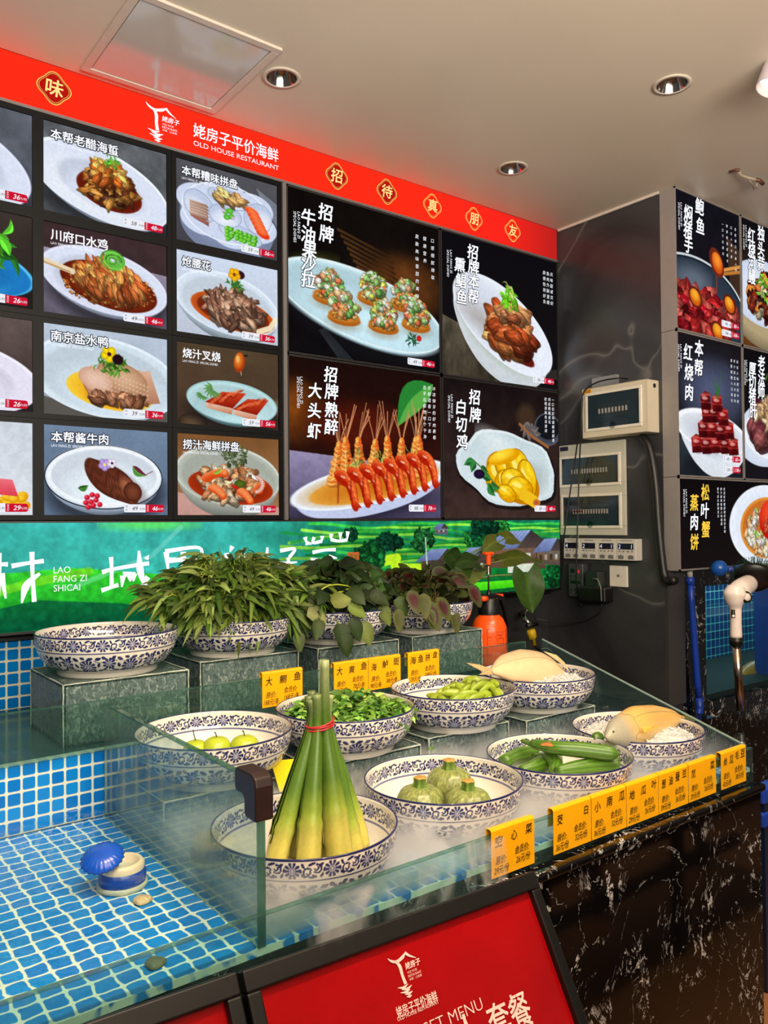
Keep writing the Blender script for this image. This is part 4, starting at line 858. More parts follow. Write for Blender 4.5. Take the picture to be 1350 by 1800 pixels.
# big poster light boxes
def poster(X0, X1, z1, z0, Y, pic, label, cat_group, titles, cols, sub, prices, seed, dens=(400, 520), side=False, hh=26, st=1.0, gold='', shear=.1):
    t = thing('poster_lightbox', label, 'poster lightbox', ((X0+X1)/2, Y+.05, H+z0), cat_group)
    b = MB(); b.box((X0, Y+.003, H+z0), (X1, (YW if not side else 1.808), H+z1)); e = .006
    for lo, hi in (((X0, H+z1-e), (X1, H+z1)), ((X0, H+z0), (X1, H+z0+e)), ((X0, H+z0), (X0+e, H+z1)), ((X1-e, H+z0), (X1, H+z1))): b.box((lo[0], Y-.004, lo[1]), (hi[0], Y+.003, hi[1]))
    b.build('frame', plain('pale aluminium side', (150, 144, 140), .45, .25, .5, .04) if side else plain('dark aluminium frame', (52, 50, 52), .4, .4), t)
    X0 += e; X1 -= e; z0 += e; z1 -= e; w, h = X1-X0, z1-z0; nx, ny = int(w*dens[0]), int(h*dens[1]); cv = Canvas(w, h, nx, ny, seed); pic(cv)
    P = np.zeros((ny, nx, 3)); P[..., 0] = X0+cv.x[None, :]; P[..., 1] = Y; P[..., 2] = (H+z1-cv.y)[:, None]
    grid_obj('picture', P, cv.lin(), M_pic, t)
    f = Frame((X0, Y, H+z1))
    b = MB(); chars(b, titles, Y, hh, .06, shear, .0008, st); b.build('title_outline', glow('soft black print', (8, 8, 10), 1), t)
    b = MB(); chars(b, [c for c in titles if c[0] not in gold], Y, hh, .022, shear, .0016, st)
    fr0 = Frame((0, Y, 0))
    for (px, py), tx, wd in sub: PP = atY(px, py, Y); write(b, fr0, tx, PP[0], -PP[2], .011, 'c', 0, 0, lift=.0016, turn=True, fit=None, res=1)
    b.build('title_lettering', M_white, t)
    if gold: b = MB(); chars(b, [c for c in titles if c[0] in gold], Y, hh, .022, shear, .0018, st); b.build('gold_lettering', glow('gold title print', (250, 206, 70), 1.05), t)
    for u, v0, dv, hc, tx in cols:
        b = MB()
        for i, ch in enumerate(tx): write(b, f, ch, u*w, (v0+dv*i)*h, hc, 'c', .0, .1, lift=.0016, res=1)
        b.build('description_lettering', M_white, t)
    for (u1, v1, s, old, new) in prices: price_tag(t, f, u1*w, v1*h, s, old, new)
    return t
BG = 'big dish posters on the back wall'
SUBT = 'LAO FANG ZI', 'SPECIAL DISHES'
def cols3(u, v0, dv, hc, *tx, du=.058): return [(u-du*i, v0, dv, hc, s) for i, s in enumerate(tx)]
poster(1.379, 2.066, 1.146, .5775, YF, pic_avocado, 'big poster of avocado salad puffs on a pale plate, prices 49 and 46', BG,
       [('招', 572, 374), ('牌', 573, 412), ('牛', 541.5, 383), ('油', 541.5, 413), ('果', 543, 439), ('沙', 542, 463), ('拉', 542, 492)], cols3(.955, .09, .051, .016, '口感细腻绵软', '健康营养', '是款美味香甜的美味'),
       [((525, 396), SUBT[0], 0), ((518, 399), SUBT[1], 0)], [(.965, .972, .026, '49', '46')], 41, hh=29)
poster(1.379, 2.066, .5745, .017, YF, pic_shrimp, 'big poster of red prawns standing in a white boat dish', BG,
       [('招', 581, 659), ('牌', 582, 689), ('熟', 582, 721), ('醉', 582, 751), ('大', 553, 687), ('头', 552, 722), ('虾', 552, 758)], cols3(.955, .09, .043, .015, '冰凉弹牙的虾肉裹着', '浓郁酒香一口下去', '连手指都想吮个干净', du=.035),
       [((529.5, 686), SUBT[0], 0), ((524, 690), SUBT[1], 0)], [(.965, .955, .026, '88', '78')], 42, hh=27)
poster(2.0695, 2.757, 1.147, .577, YF, pic_fish, 'big black poster of stacked smoked fish in a tilted white bowl', BG,
       [('招', 830.7, 443.5), ('牌', 831.8, 470), ('本', 832, 495), ('帮', 832, 521.6), ('熏', 808, 466), ('鲳', 809.6, 494), ('鱼', 810.7, 522.7)], cols3(.95, .10, .045, .017, '风味甜咸交织', '鱼肉外酥里嫩', '烧得恰到好处', du=.035),
       [((792.5, 460), SUBT[0], 0), ((787, 463), SUBT[1], 0)], [(.965, .965, .026, '58', '48')], 43, hh=25)
poster(2.0695, 2.757, .5745, .019, YF, pic_chicken, 'big poster of yellow poached chicken in a wavy white bowl', BG,
       [('招', 833.8, 698.7), ('牌', 834.7, 730), ('白', 809.8, 716), ('切', 810.7, 746.7), ('鸡', 811.6, 777)], cols3(.95, .06, .036, .015, '一口白切鸡满嘴是鲜香', '鸡皮脆嫩紧实', '纹理清晰色泽黄亮', du=.035),
       [((794, 714), SUBT[0], 0), ((789, 719), SUBT[1], 0)], [(.965, .955, .026, '58', '48')], 44, hh=26)
# boards on the right
RG = 'dish posters on the right hand wall'
kw = dict(dens=(330, 470), side=True, st=.9)
poster(XW, 3.243, 1.2895, .7385, YR, pic_abalone, 'right wall poster of braised abalone in a pan with chopsticks', RG,
       [('鲍', 1229, 364), ('鱼', 1230, 398), ('焖', 1209, 376), ('猪', 1208.7, 404), ('手', 1209.6, 431)], cols3(.93, .12, .045, .012, '香软糯口劲爽入味', '口口入魂不腻', '鲜香鲍鱼配猪手', '一口下去满足', du=.07),
       [((1197, 377), SUBT[0], 0), ((1193, 380), SUBT[1], 0)], [(.97, .90, .026, '98', '88'), (.97, .97, .026, '198', '168')], 51, hh=29, **kw)
poster(3.2445, 3.73, 1.2895, .7385, YR, pic_eel, 'right wall poster of braised eel with garlic in a white bowl', RG,
       [('独', 1337, 411), ('头', 1337, 438), ('蒜', 1337, 464), ('红', 1320, 415), ('烧', 1320.6, 440), ('河', 1321, 463), ('鳗', 1321, 487)], [], [((1311, 415), SUBT[0], 0), ((1307, 417), SUBT[1], 0)], [(.97, .95, .026, '88', '78')], 52, hh=26, **kw)
poster(XW, 3.243, .7365, .1745, YR, pic_pork, 'right wall poster of stacked red braised pork cubes, prices 68 and 65', RG,
       [('本', 1228, 613), ('帮', 1227.8, 647), ('红', 1208.7, 620), ('烧', 1210, 655), ('肉', 1210.6, 690)], cols3(.93, .12, .043, .013, '丝丝入味肥而不腻', '老少皆宜人人爱吃', '香甜软糯入口即化', du=.05),
       [((1196.5, 626), SUBT[0], 0), ((1192.5, 629), SUBT[1], 0)], [(.96, .885, .026, '68', '65'), (.96, .965, .026, '128', '118')], 53, hh=29, **kw)
poster(3.2445, 3.73, .7365, .1745, YR, pic_liver, 'right wall poster of thick pork liver slices on a white plate', RG,
       [('老', 1337.8, 639), ('法', 1337.8, 665), ('师', 1337.8, 689), ('厚', 1322, 650), ('切', 1322, 673), ('猪', 1322, 696), ('肝', 1323, 722)], [], [((1312, 652), SUBT[0], 0), ((1309, 655), SUBT[1], 0)], [(.97, .95, .026, '68', '58')], 54, hh=26, **kw)
poster(XW, 3.73, .1725, -.187, YR, pic_crab, 'wide right wall poster of red crab on steamed meat with gold lettering', RG,
       [('松', 1239, 866), ('叶', 1238.5, 898), ('蟹', 1240, 931), ('蒸', 1219.7, 884), ('肉', 1219.7, 918), ('饼', 1220, 953)], [(.335-.025*i, .10, .045, .012, s) for i, s in enumerate(('优选松叶蟹肥嫩的肉饼蒸制', '肉汁鲜美软嫩入味相融', '香气诱人鲜美无比'))],
       [((1206, 881), SUBT[0], 0), ((1202, 884), SUBT[1], 0)], [], 55, hh=28, gold='松蟹蒸饼', **kw)

# long green landscape sign
gx0, gx1, gz1, gz0 = .10, 2.757, .0145, -.284
GS = thing('landscape_sign', 'long green backlit village landscape sign with big white calligraphy', 'sign', (1.5, YF+.05, H+gz0))
mb = MB(); mb.box((gx0-.02, YF+.003, H+gz0-.004), (gx1, YW, H+gz1+.002)); mb.box((gx0-.02, YF-.004, H+gz1-.002), (gx1, YF+.003, H+gz1+.0025)); mb.box((gx0-.02, YF-.004, H+gz0-.004), (gx1, YF+.003, H+gz0+.003)); mb.build('sign_case', plain('dark aluminium frame', (52, 50, 52), .4, .4), GS)
vx0 = .45; w, h = gx1-.004-vx0, gz1-gz0-.005; nx, ny = 860, 130; cv = Canvas(w, h, nx, ny, 61); pic_village(cv)
P = np.zeros((ny, nx, 3)); P[..., 0] = vx0+cv.x[None, :]; P[..., 1] = YF; P[..., 2] = (H+gz1-.002-cv.y)[:, None]
P[:, 0, 0] = gx0
grid_obj('picture', P, cv.lin(), vcol_glow('green backlit print', 1.05), GS)
mb = MB(); hw = .0105
def cal(*strokes):
    mb = MB()
    for pts in strokes:
        n = len(pts); w_ = [hw*(.75+.35*math.sin(2.4*i+len(pts))) for i in range(n)]; w_[0] *= .8; w_[-1] *= .55; stroke(mb, pts, w_, YF)
    mb.build('calligraphy_character', M_white, GS)
cal([(-24, 994), (2, 992), (14, 992)], [(-2, 972), (-2, 1020), (-6, 1060)], [(2, 1008), (10, 1052)], [(20, 995), (48, 990), (77, 986)], [(56, 970), (57, 1010), (60, 1058)], [(70, 1008), (52, 1022), (44, 1034), (38, 1060)])          # 材
cal([(179, 1006), (200, 1000), (262, 990)], [(195, 979), (196, 1000), (196, 1030)], [(178, 1038), (196, 1032), (208, 1028)], [(244, 968), (246, 1000), (252, 1022), (262, 1034), (266, 1022)], [(216, 1010), (238, 1007)], [(216, 1012), (214, 1032)], [(228, 1012), (229, 1022)], [(236, 1008), (234, 1022)], [(260, 1014), (246, 1034)], [(257, 978), (260, 984)])   # 城
cal([(290, 969), (350, 963), (352, 990)], [(292, 970), (296, 1010)], [(296, 985), (350, 982)], [(322, 970), (322, 1040)], [(290, 1040), (360, 1034)])        # 里
cal([(408, 960), (404, 970)], [(398, 972), (402, 1010)], [(426, 966), (420, 978), (432, 980), (432, 1010)])                                                 # 的
cal([(470, 962), (467, 985), (456, 1004), (472, 1014)], [(455, 988), (480, 986)], [(480, 986), (474, 1000), (460, 1014)], [(492, 968), (518, 965), (508, 980)], [(506, 980), (508, 1000), (503, 1012)], [(484, 992), (522, 988)])  # 好
cal([(537, 954), (548, 956)], [(536, 944), (538, 954)], [(552, 944), (550, 954), (566, 951)], [(566, 942), (566, 951)], [(581, 948), (594, 951), (610, 949)], [(582, 938), (581, 948)], [(598, 936), (598, 949)], [(611, 934), (610, 949)], [(549, 971), (570, 967), (590, 966)], [(546, 985), (560, 983)], [(578, 979), (592, 981)], [(540, 1003), (566, 999), (600, 994)], [(568, 996), (566, 1030)])   # 菜
fr = Frame((0, YF, 0)); mb = MB()
for i, tx in enumerate(('LAO', 'FANG ZI', 'SHICAI')): PP = atY(94, 1002+16*i, YF); write(mb, fr, tx, PP[0], -PP[2], .0185, 'l', 0, 0, lift=.001, stretch=.95)
mb.build('latin_lettering', M_white, GS)
sl = MB(); A, B = atY(610, 971, YF), atY(631, 996, YF); rrect(sl, fr, A[0], -A[2], B[0], -B[2], .004, .0012); so = sl.build('red_seal', glow('orange seal', (206, 96, 50), 1), GS)
sl = MB(); write(sl, fr, '老', (A[0]*.7+B[0]*.3), -(A[2]*.7+B[2]*.3), .02, 'c', .01, lift=.0018); write(sl, fr, '房', (A[0]*.3+B[0]*.7), -(A[2]*.65+B[2]*.35), .02, 'c', .01, lift=.0018); write(sl, fr, '食', (A[0]*.7+B[0]*.3), -(A[2]*.3+B[2]*.7), .02, 'c', .01, lift=.0018); write(sl, fr, '材', (A[0]*.3+B[0]*.7), -(A[2]*.27+B[2]*.73), .02, 'c', .01, lift=.0018); sl.build('seal_lettering', glow('dark seal print', (70, 110, 40), 1), so)
# ------------------------------------------------------------------ the electrical wall (marble wall, facing left)
M_cream = plain('cream painted steel', (206, 196, 172), .45, 0, .5, .03)
M_cream2 = plain('grey cream painted steel', (190, 188, 172), .45, 0, .5, .03)
M_rim = plain('pale plastic rim', (222, 216, 200), .4)
M_smoke = glass('smoked window', (.56, .62, .66), .12, refl=.7)
M_wire = plain('black cable', (16, 15, 15), .45)
EX, EY, EN = (0, -1, 0), (0, 0, -1), (-1, 0, 0)
def wface(X): return Frame((X, 0, 0), EX, EY, EN)
def breakers(mb, X, ya, yb, zc, n, hgt):
    for i in range(n): y = ya+(yb-ya)*(i+.5)/n; w = abs(yb-ya)/n*.42; mb.box((X, y-w, zc-hgt/2), (X+.006, y+w, zc+hgt/2)); mb.box((X-.006, y-w*.5, zc-hgt*.2), (X, y+w*.5, zc+hgt*.15))
def window_in(parent, X, ya, yb, za, zb, nb, red=0):
    """a smoked flap with its rim; ya > yb"""
    mb = MB(); e = .012
    for lo, hi in (((yb-e, zb), (ya+e, zb+e)), ((yb-e, za-e), (ya+e, za)), ((yb-e, za), (yb, zb)), ((ya, za), (ya+e, zb))): mb.box((X-.006, lo[0], lo[1]), (X+.002, hi[0], hi[1]))
    f = mb.build('window_rim', M_rim, parent, bevel=.002)
    MB().box((X-.004, yb, za), (X-.002, ya, zb)).build('smoked_flap', M_smoke, f)
    mb = MB(); mb.box((X+.004, yb, za), (X+.008, ya, zb)); mb.box((X+.001, yb+.02, (za+zb)/2-.045), (X+.004, ya-.02, (za+zb)/2+.045)); mb.build('breaker_tray', plain('breaker tray', (128, 136, 140), .5), f)
    mb = MB(); breakers(mb, X-.0005, ya-.05, yb+.05, (za+zb)/2, nb, .055); mb.build('breaker_row', plain('pale breakers', (150, 148, 140), .5), f)
    if red: mb = MB(); breakers(mb, X-.0012, ya-.05, ya-.05+(yb-ya+.1)*red/nb, (za+zb)/2, red, .02); mb.build('red_levers', plain('red levers', (150, 40, 34), .5), f)
    c = V(X-.003, (ya+yb)/2, za+.004); mb = MB(); mb.lathe([(.0, 0), (.014, 0), (.014, .004), (.0, .004)], 20, c, axis=(-1, 0, 0)); mb.build('flap_catch', M_smoke, f)
# upper box (deep)
B1 = thing('distribution_box', 'deep cream distribution box with one smoked window, uppermost on the marble wall', 'electrical box', (2.72, 1.98, H+.345))
bx = MB(); X = 2.68; ya, yb, za, zb = 2.131, 1.822, H+.347, H+.553
bx.box((X, yb, za), (XW-.001, ya, za+.004)); bx.box((X, yb, zb-.004), (XW-.001, ya, zb)); bx.box((X, yb, za), (XW-.001, yb+.003, zb)); bx.box((X, ya-.003, za), (XW-.001, ya, zb))
wy1, wy0, wz0, wz1 = 2.100, 1.855, H+.385, H+.520
for lo, hi in (((yb, za), (ya, wz0)), ((yb, wz1), (ya, zb)), ((yb, wz0), (wy0, wz1)), ((wy1, wz0), (ya, wz1))): bx.box((X, lo[0], lo[1]), (X+.003, hi[0], hi[1]))
bx.build('box_body', M_cream, B1, bevel=.0015)
window_in(B1, X, wy1, wy0, wz0, wz1, 9)
MB().box((X-.001, 2.083, H+.527), (X, 2.125, H+.549)).build('warning_sticker', plain('yellow sticker', (236, 170, 30), .5), B1)
k = MB(); 
for i in range(4): k.box((X-.0016, 2.087, H+.530+i*.0045), (X-.001, 2.121-.006*(i % 2), H+.532+i*.0045))
k.build('sticker_print', plain('brown print', (110, 60, 20), .6), B1)
mb = MB(); mb.lathe([(.0, 0), (.009, 0), (.009, .001), (0, .001)], 20, (2.73, yb, H+.53), axis=(0, -1, 0)); mb.build('knockout_hole', plain('dark hole', (20, 18, 16), .8), B1)
MB().box((2.742, 2.005, H+.552), (XW-.001, 2.128, H+.604)).build('back_plate', plain('steel plate', (150, 152, 150), .4, .4), B1)
# lower box (flush, two windows)
B2 = thing('distribution_box', 'wide grey distribution box with two smoked windows, set flush below the deep one', 'electrical box', (2.75, 2.15, H-.052))
X = 2.747; ya, yb, za, zb = 2.312, 1.974, H-.052, H+.336; bx = MB()
ws = ((2.296, 2.005, H+.165, H+.276), (2.290, 2.003, H-.012, H+.110))
bx.box((X, yb, ws[0][3]), (XW-.001, ya, zb)); bx.box((X, yb, ws[1][3]), (XW-.001, ya, ws[0][2])); bx.box((X, yb, za), (XW-.001, ya, ws[1][2]))
for w_ in ws: bx.box((X, yb, w_[2]), (XW-.001, w_[1], w_[3])); bx.box((X, w_[0], w_[2]), (XW-.001, ya, w_[3]))
bx.build('box_body', M_cream2, B2, bevel=.0015)
window_in(B2, X, *ws[0], 14); window_in(B2, X, *ws[1], 14, 4)
MB().box((X-.0012, 2.262, H+.312), (X-.0004, 2.306, H+.330)).build('name_plate', plain('dark label', (34, 34, 66), .4), B2)
# four timers
M_tim = plain('white timer housing', (206, 200, 190), .4); M_dig = glow('timer digits', (214, 220, 236), 1.1); M_lcd = plain('dark display', (14, 14, 20), .15, 0, .6); M_key = plain('grey keys', (110, 108, 104), .5)
def timer(y1, y0, txt, label):
    X = 2.716; t = thing('digital_timer', label, 'timer', (2.74, (y0+y1)/2, H-.152), 'timers in the row under the distribution boxes')
    MB().box((X, y0+.001, H-.152), (XW-.001, y1-.001, H-.066)).build('timer_housing', M_tim, t, bevel=.002)
    MB().box((X-.001, y0+.012, H-.108), (X, y1-.010, H-.084)).build('display', M_lcd, t)
    k = MB(); f = wface(X-.001); write(k, f, txt[0], -(y1-.018), -(H-.096), .017, 'c', 0, .1); write(k, f, txt[1], -(y0+.020), -(H-.096), .017, 'c', 0, .1) if txt[1] else None; k.build('digits', M_dig, t)
    for i in range(4):
        y = y1-.018-i*(y1-y0-.036)/3; MB().box((X-.002, y-.003, H-.118), (X, y+.003, H-.113)).build('key', M_key, t)
    for i in range(2):
        y = y1-.024-i*(y1-y0-.048); k = MB(); k.box((X-.002, y-.012, H-.146), (X, y-.004, H-.132)); k.box((X-.002, y-.002, H-.146), (X, y+.003, H-.130)); k.box((X-.002, y+.005, H-.146), (X, y+.012, H-.132)); k.build('switch', M_key, t)
    MB().box((X-.0006, y0+.02, H-.074), (X, y1-.02, H-.0715)).build('printed_mark', M_key, t)
ys = (2.268, 2.178, 2.090, 2.000, 1.905)
for i, (tx, lb) in enumerate(((('4', ''), 'white timer showing 4 with a torn paper flap, row end by the green sign'), (('2', ''), 'white timer showing 2 alone, second in the row under the distribution box'), (('4', '1'), 'white timer showing 4 and 1, third in the row, handwritten 5 beside it'), (('2', '1'), 'white timer showing 2 and 1, row end nearest the black conduit'))): timer(ys[i], ys[i+1], tx, lb)
pp = MB(); pp.add([(2.712, 2.235, H-.085), (2.712, 2.195, H-.082), (2.710, 2.172, H-.040), (2.713, 2.19, H-.062)], [(0, 1, 2, 3)]); o = pp.build('paper_flap', plain('grey paper', (190, 186, 176), .7)); m_ = o.modifiers.new('s', 'SOLIDIFY'); m_.thickness = .0006; tag(o, 'torn scrap of pale paper stuck above the timer showing 4', 'paper')
# power strip with red digits
PS = thing('power_strip', 'upright dark power strip with a red number display below the timers', 'power strip', (2.74, 2.22, H-.315))
X = 2.722; MB().box((X, 2.172, H-.315), (XW-.001, 2.250, H-.172)).build('strip_body', plain('grey plastic', (62, 64, 66), .45), PS, bevel=.006)
for (a, b, c, d) in ((2.238, 2.215, -.212, -.195), (2.238, 2.184, -.258, -.245)): MB().box((X-.001, b, H+c), (X, a, H+d)).build('display', M_lcd, PS)
k = MB(); write(k, wface(X-.0004), '12', -2.196, -(H-.204), .013); k.build('red_digits', glow('red led digits', (255, 40, 30), 1.6), PS)
for i in range(3):
    for z in (-.232, -.290): 
        k = MB(); y = 2.235-i*.025
        for dy, dz in ((.004, .006), (-.004, .006), (0, -.005)): k.box((X-.0008, y+dy-.0015, H+z+dz-.004), (X, y+dy+.0015, H+z+dz+.004))
        k.build('socket', M_lcd, PS)
# plug adapters, socket plate
PA = thing('plug_adapter', 'black plug adapter block beside the power strip', 'adapter', (2.73, 2.08, H-.325))
mb = MB(); mb.box((2.69, 2.07, H-.27), (XW-.012, 2.135, H-.20)); mb.build('adapter_block', plain('dark green plastic', (26, 34, 32), .4), PA, bevel=.004)
MB().box((2.68, 2.03, H-.325), (XW-.02, 2.165, H-.262)).build('plug_body', M_blackpl, PA, bevel=.008)
MB().tube([V(2.678, 2.09, H-.228), V(2.676, 2.06, H-.23), V(2.676, 2.045, H-.262), V(2.676, 2.043, H-.318)], .003, 8).build('grey_edge', plain('grey rubber', (110, 110, 108), .5), PA, True)
MB().box((XW-.012, 2.055, H-.262), (XW-.001, 2.150, H-.168)).build('base_plate', plain('dark plate', (44, 46, 46), .5), PA)
SP = thing('blank_wall_plate', 'square cream wall plate to the right of the black adapter', 'wall plate', (2.75, 2.01, H-.262))
MB().box((2.748, 1.972, H-.262), (XW-.001, 2.058, H-.176)).build('plate', M_rim, SP, bevel=.003)
k = MB(); k.box((2.7472, 2.008, H-.222), (2.748, 2.020, H-.212)); k.build('plate_mark', M_key, SP)
# cables
wp = lambda px, py, X: np.array(atX(px, py, X))
def smooth(pts, k=8):
    p = np.asarray(pts, float); n = len(p); tt = np.linspace(0, n-1, (n-1)*k+1); i = np.clip(tt.astype(int), 0, n-2); f = (tt-i)[:, None]; T = np.gradient(p, axis=0)
    return p[i]*(2*f**3-3*f**2+1)+T[i]*(f**3-2*f**2+f)+p[i+1]*(-2*f**3+3*f**2)+T[i+1]*(f**3-f**2)
def cable(name, pts, r, m, label, cat='cable'):
    o = MB().tube(smooth(pts), r, 8).build(name, m, None, True); return tag(o, label, cat)
cable('power_cable', [wp(1103, 666, 2.735), wp(1085, 665, 2.665), wp(1050, 672, 2.66), wp(1026, 690, 2.66), wp(1021, 730, 2.66), wp(1012, 800, 2.70), wp(1000, 880, 2.70), wp(992, 940, 2.69), wp(988, 1000, 2.72), wp(984, 1035, 2.73)], .0032, M_wire, 'black cable looping over the deep distribution box and hanging past the timers')
cable('power_cable', [wp(1024, 700, 2.672), wp(1021, 760, 2.672), wp(1018, 830, 2.71), wp(1015, 930, 2.70), wp(1013, 990, 2.69), wp(1014, 1030, 2.70), wp(1018, 1060, 2.72), wp(1026, 1064, 2.73), wp(1032, 1050, 2.70)], .003, M_wire, 'black cable hanging down in front of the power strip')
cable('power_cable', [wp(1058, 1062, 2.70), wp(1052, 1078, 2.70), wp(1030, 1090, 2.70), wp(1000, 1094, 2.68), wp(965, 1092, 2.64), wp(940, 1088, 2.6)], .0035, M_wire, 'black cable running from the adapter across to the faucet')
cable('conduit_pipe', [wp(1128, 765, 2.735), wp(1142, 790, 2.738), wp(1152, 850, 2.738), wp(1157, 920, 2.738), wp(1163, 980, 2.738), wp(1168, 1012, 2.738), wp(1176, 1022, 2.730), wp(1186, 1020, 2.70)], .017, plain('black corrugated conduit', (14, 13, 13), .4, bump=.6, scale=300), 'thick black conduit curving down the marble wall beside the right posters', 'conduit')
# faucet on the back wall
FA = thing('garden_tap', 'chrome tap with a yellow hose connector low on the dark wall behind the fish', 'tap', (2.5, YW-.02, H-.46))
fp = lambda px, py, Y: np.array(atY(px, py, Y)); M_chr = plain('worn chrome', (176, 174, 170), .18, 1, .5, .05); M_yel = plain('yellow plastic', (206, 170, 24), .4)
MB().tube([fp(918, 1078, YW-.002), fp(919, 1079, YW-.03), fp(921, 1082, 2.30), fp(924, 1090, 2.26), fp(932, 1098, 2.24)], [.014, .011, .011, .012, .011], 14).build('tap_body', M_chr, FA, True)
MB().tube([fp(921, 1078, 2.30), fp(928, 1072, 2.29), fp(936, 1073, 2.285)], [.006, .006, .008], 10).build('tap_lever', M_chr, FA, True)
MB().tube([fp(926, 1100, 2.24), fp(936, 1098, 2.24), fp(944, 1097, 2.24)], .009, 10).build('union_nut', M_blackpl, FA, True)
MB().tube([fp(933, 1107, 2.235), fp(934, 1112, 2.235), fp(936, 1121, 2.235), fp(937, 1122, 2.235), fp(940, 1136, 2.235)], [.017, .019, .018, .009, .008], 16).build('hose_connector', M_yel, FA, True)
MB().tube(smooth([fp(940, 1136, 2.235), fp(948, 1141, 2.2), fp(960, 1140, 2.18), fp(972, 1148, 2.16), fp(978, 1160, 2.16)]), .007, 10).build('hose', M_blackpl, FA, True)

# ------------------------------------------------------------------ pillar end and aquarium to the right
struct('trim_4', MB().box((XW+.0, 1.795, H-.712), (XW+.115, 1.8095, H-.19)), plain('dark stone end', (60, 58, 58), .3))
AQ = thing('aquarium', 'built-in aquarium with black marble surround below the right posters', 'aquarium', (3.5, 2.0, 0))
ax0, ax1, az0, az1 = 3.030, 5.6, H-.735, H-.262
mb = MB(); mb.box((XW+.122, 1.80, 0), (5.8, 1.83, az0)); mb.box((XW+.122, 1.80, az1), (5.8, 1.83, H-.19)); mb.box((XW+.122, 1.80, az0), (ax0, 1.83, az1)); mb.box((ax1, 1.80, az0), (5.8, 1.83, az1)); mb.box((XW+.122, 1.83, H-.20), (5.8, 2.40, H-.19)); mb.build('marble_surround', M_black, AQ)
mb = MB(); mb.box((ax0-.1, 2.30, az0), (5.7, 2.32, az1)); mb.build('mosaic_back', M_mos_dark, AQ); mb = MB(); mb.box((ax0-.012, 1.83, az0), (ax0, 2.30, az1)); mb.build('mosaic_return', M_mos_dark2, AQ)
MB().box((ax0, 1.83, az0-.01), (5.7, 2.30, az0+.02)).build('gravel_bed', plain('dark bed', (24, 34, 32), .8), AQ)
MB().box((ax0, 1.803, az0), (ax1, 1.811, az1)).build('front_pane', glass('aquarium pane', (.84, .95, .96), .03, refl=.3), AQ)
MB().box((ax0, 1.835, az0+.02), (ax1, 2.29, H-.40)).build('water', glass('aquarium water', (.80, .95, .96), .03, refl=.4), AQ)
mb = MB(); mb.box((3.69, 1.86, az0), (3.9, 1.945, az1)); mb.build('blue_column', plain('blue plastic column', (10, 56, 130), .4), AQ)
# brown fish lying in it
def loft_fish(mb, pts, hs, ts, up, n=14, colf=None):
    """body along pts with half heights hs along `up` and half thicknesses ts"""
    pts = np.asarray(pts, float); up = np.asarray(up, float); m = len(pts); T = np.gradient(pts, axis=0); vs_ = []; cs = []
    for i in range(m):
        t_ = T[i]/np.linalg.norm(T[i]); u = up-t_*np.dot(up, t_); u /= np.linalg.norm(u); s_ = np.cross(t_, u)
        for k in range(n):
            a = 2*PI*k/n; vs_.append(pts[i]+u*hs[i]*math.cos(a)+s_*ts[i]*math.sin(a)); cs.append(colf(i/(m-1), math.cos(a), math.sin(a)) if colf else (1, 1, 1))
    f = [(i*n+j, i*n+(j+1) % n, (i+1)*n+(j+1) % n, (i+1)*n+j) for i in range(m-1) for j in range(n)]+[tuple(range(n)), tuple((m-1)*n+j for j in range(n))[::-1]]
    mb.add(vs_, f, np.array(cs))
mb = MB(); A = atY(1285, 1222, 1.98); B = atY(1345, 1168, 1.98)
mb2 = smooth([A, (np.array(A)+np.array(B))/2+V(0, 0, .01), B], 6); loft_fish(mb, mb2, [.012+.055*math.sin(PI*i/(len(mb2)-1))**.8 for i in range(len(mb2))], [.01+.035*math.sin(PI*i/(len(mb2)-1)) for i in range(len(mb2))], (0, -.2, 1), colf=lambda t, a, b: lin((176, 112, 36) if a > -.2 else (214, 166, 84)))
fo = thing('aquarium_fish', 'golden brown fish resting behind the aquarium glass', 'fish', (3.3, 1.98, H-.70)); mb.build('body', vcol('brown fish skin', .3), fo, True, vc=True)
k = MB(); k.add([B, np.array(B)+V(.05, 0, .05), np.array(B)+V(.06, 0, -.01), np.array(B)+V(.03, .01, -.02)], [(0, 1, 2, 3)]); a_ = k.build('tail_fin', plain('brown fin', (140, 92, 40), .4), fo); s_ = a_.modifiers.new('s', 'SOLIDIFY'); s_.thickness = .003
k = MB(); k.lathe([(0, -.006), (.006, 0), (0, .006)], 10, np.array(A)+V(.03, -.03, .012)); k.build('eye', M_blackpl, fo, True)
# blue pipe, blue ball cap, blue tube
M_blu = plain('blue pvc', (22, 62, 170), .35); g_ = lambda px, py, Y=1.775: np.array(atY(px, py, Y))
BP = thing('blue_pipe', 'blue plastic water pipe standing against black marble right of the grey pillar', 'pipe', g_(1228, 1255))
MB().tube([g_(1214, 1025), g_(1216, 1060), g_(1221, 1130), g_(1226, 1200), g_(1229, 1228)], .0125, 16).build('pipe', M_blu, BP, True)
MB().tube([g_(1212, 1003), g_(1213, 1014)], .011, 12).build('white_joint', plain('old white sealant', (176, 172, 160), .7), BP, True)
MB().tube([g_(1213, 1014), g_(1214, 1027)], .0155, 16).build('top_collar', M_blu, BP, True)
MB().tube([g_(1229, 1226), g_(1230, 1244), g_(1229, 1254), g_(1225, 1258)], .0155, 16).build('elbow', M_blu, BP, True)
bc = g_(1264, 999, 1.70); o = MB().lathe([(.0, -.03)]+[(.032*math.cos(a), .032*math.sin(a)) for a in np.linspace(-1.2, 1.5, 12)]+[(0, .032)], 28, bc).build('blue_ball_float', plain('bright blue plastic', (24, 88, 176), .25), None, True); tag(o, 'bright blue round float sticking out under the crab poster', 'float')
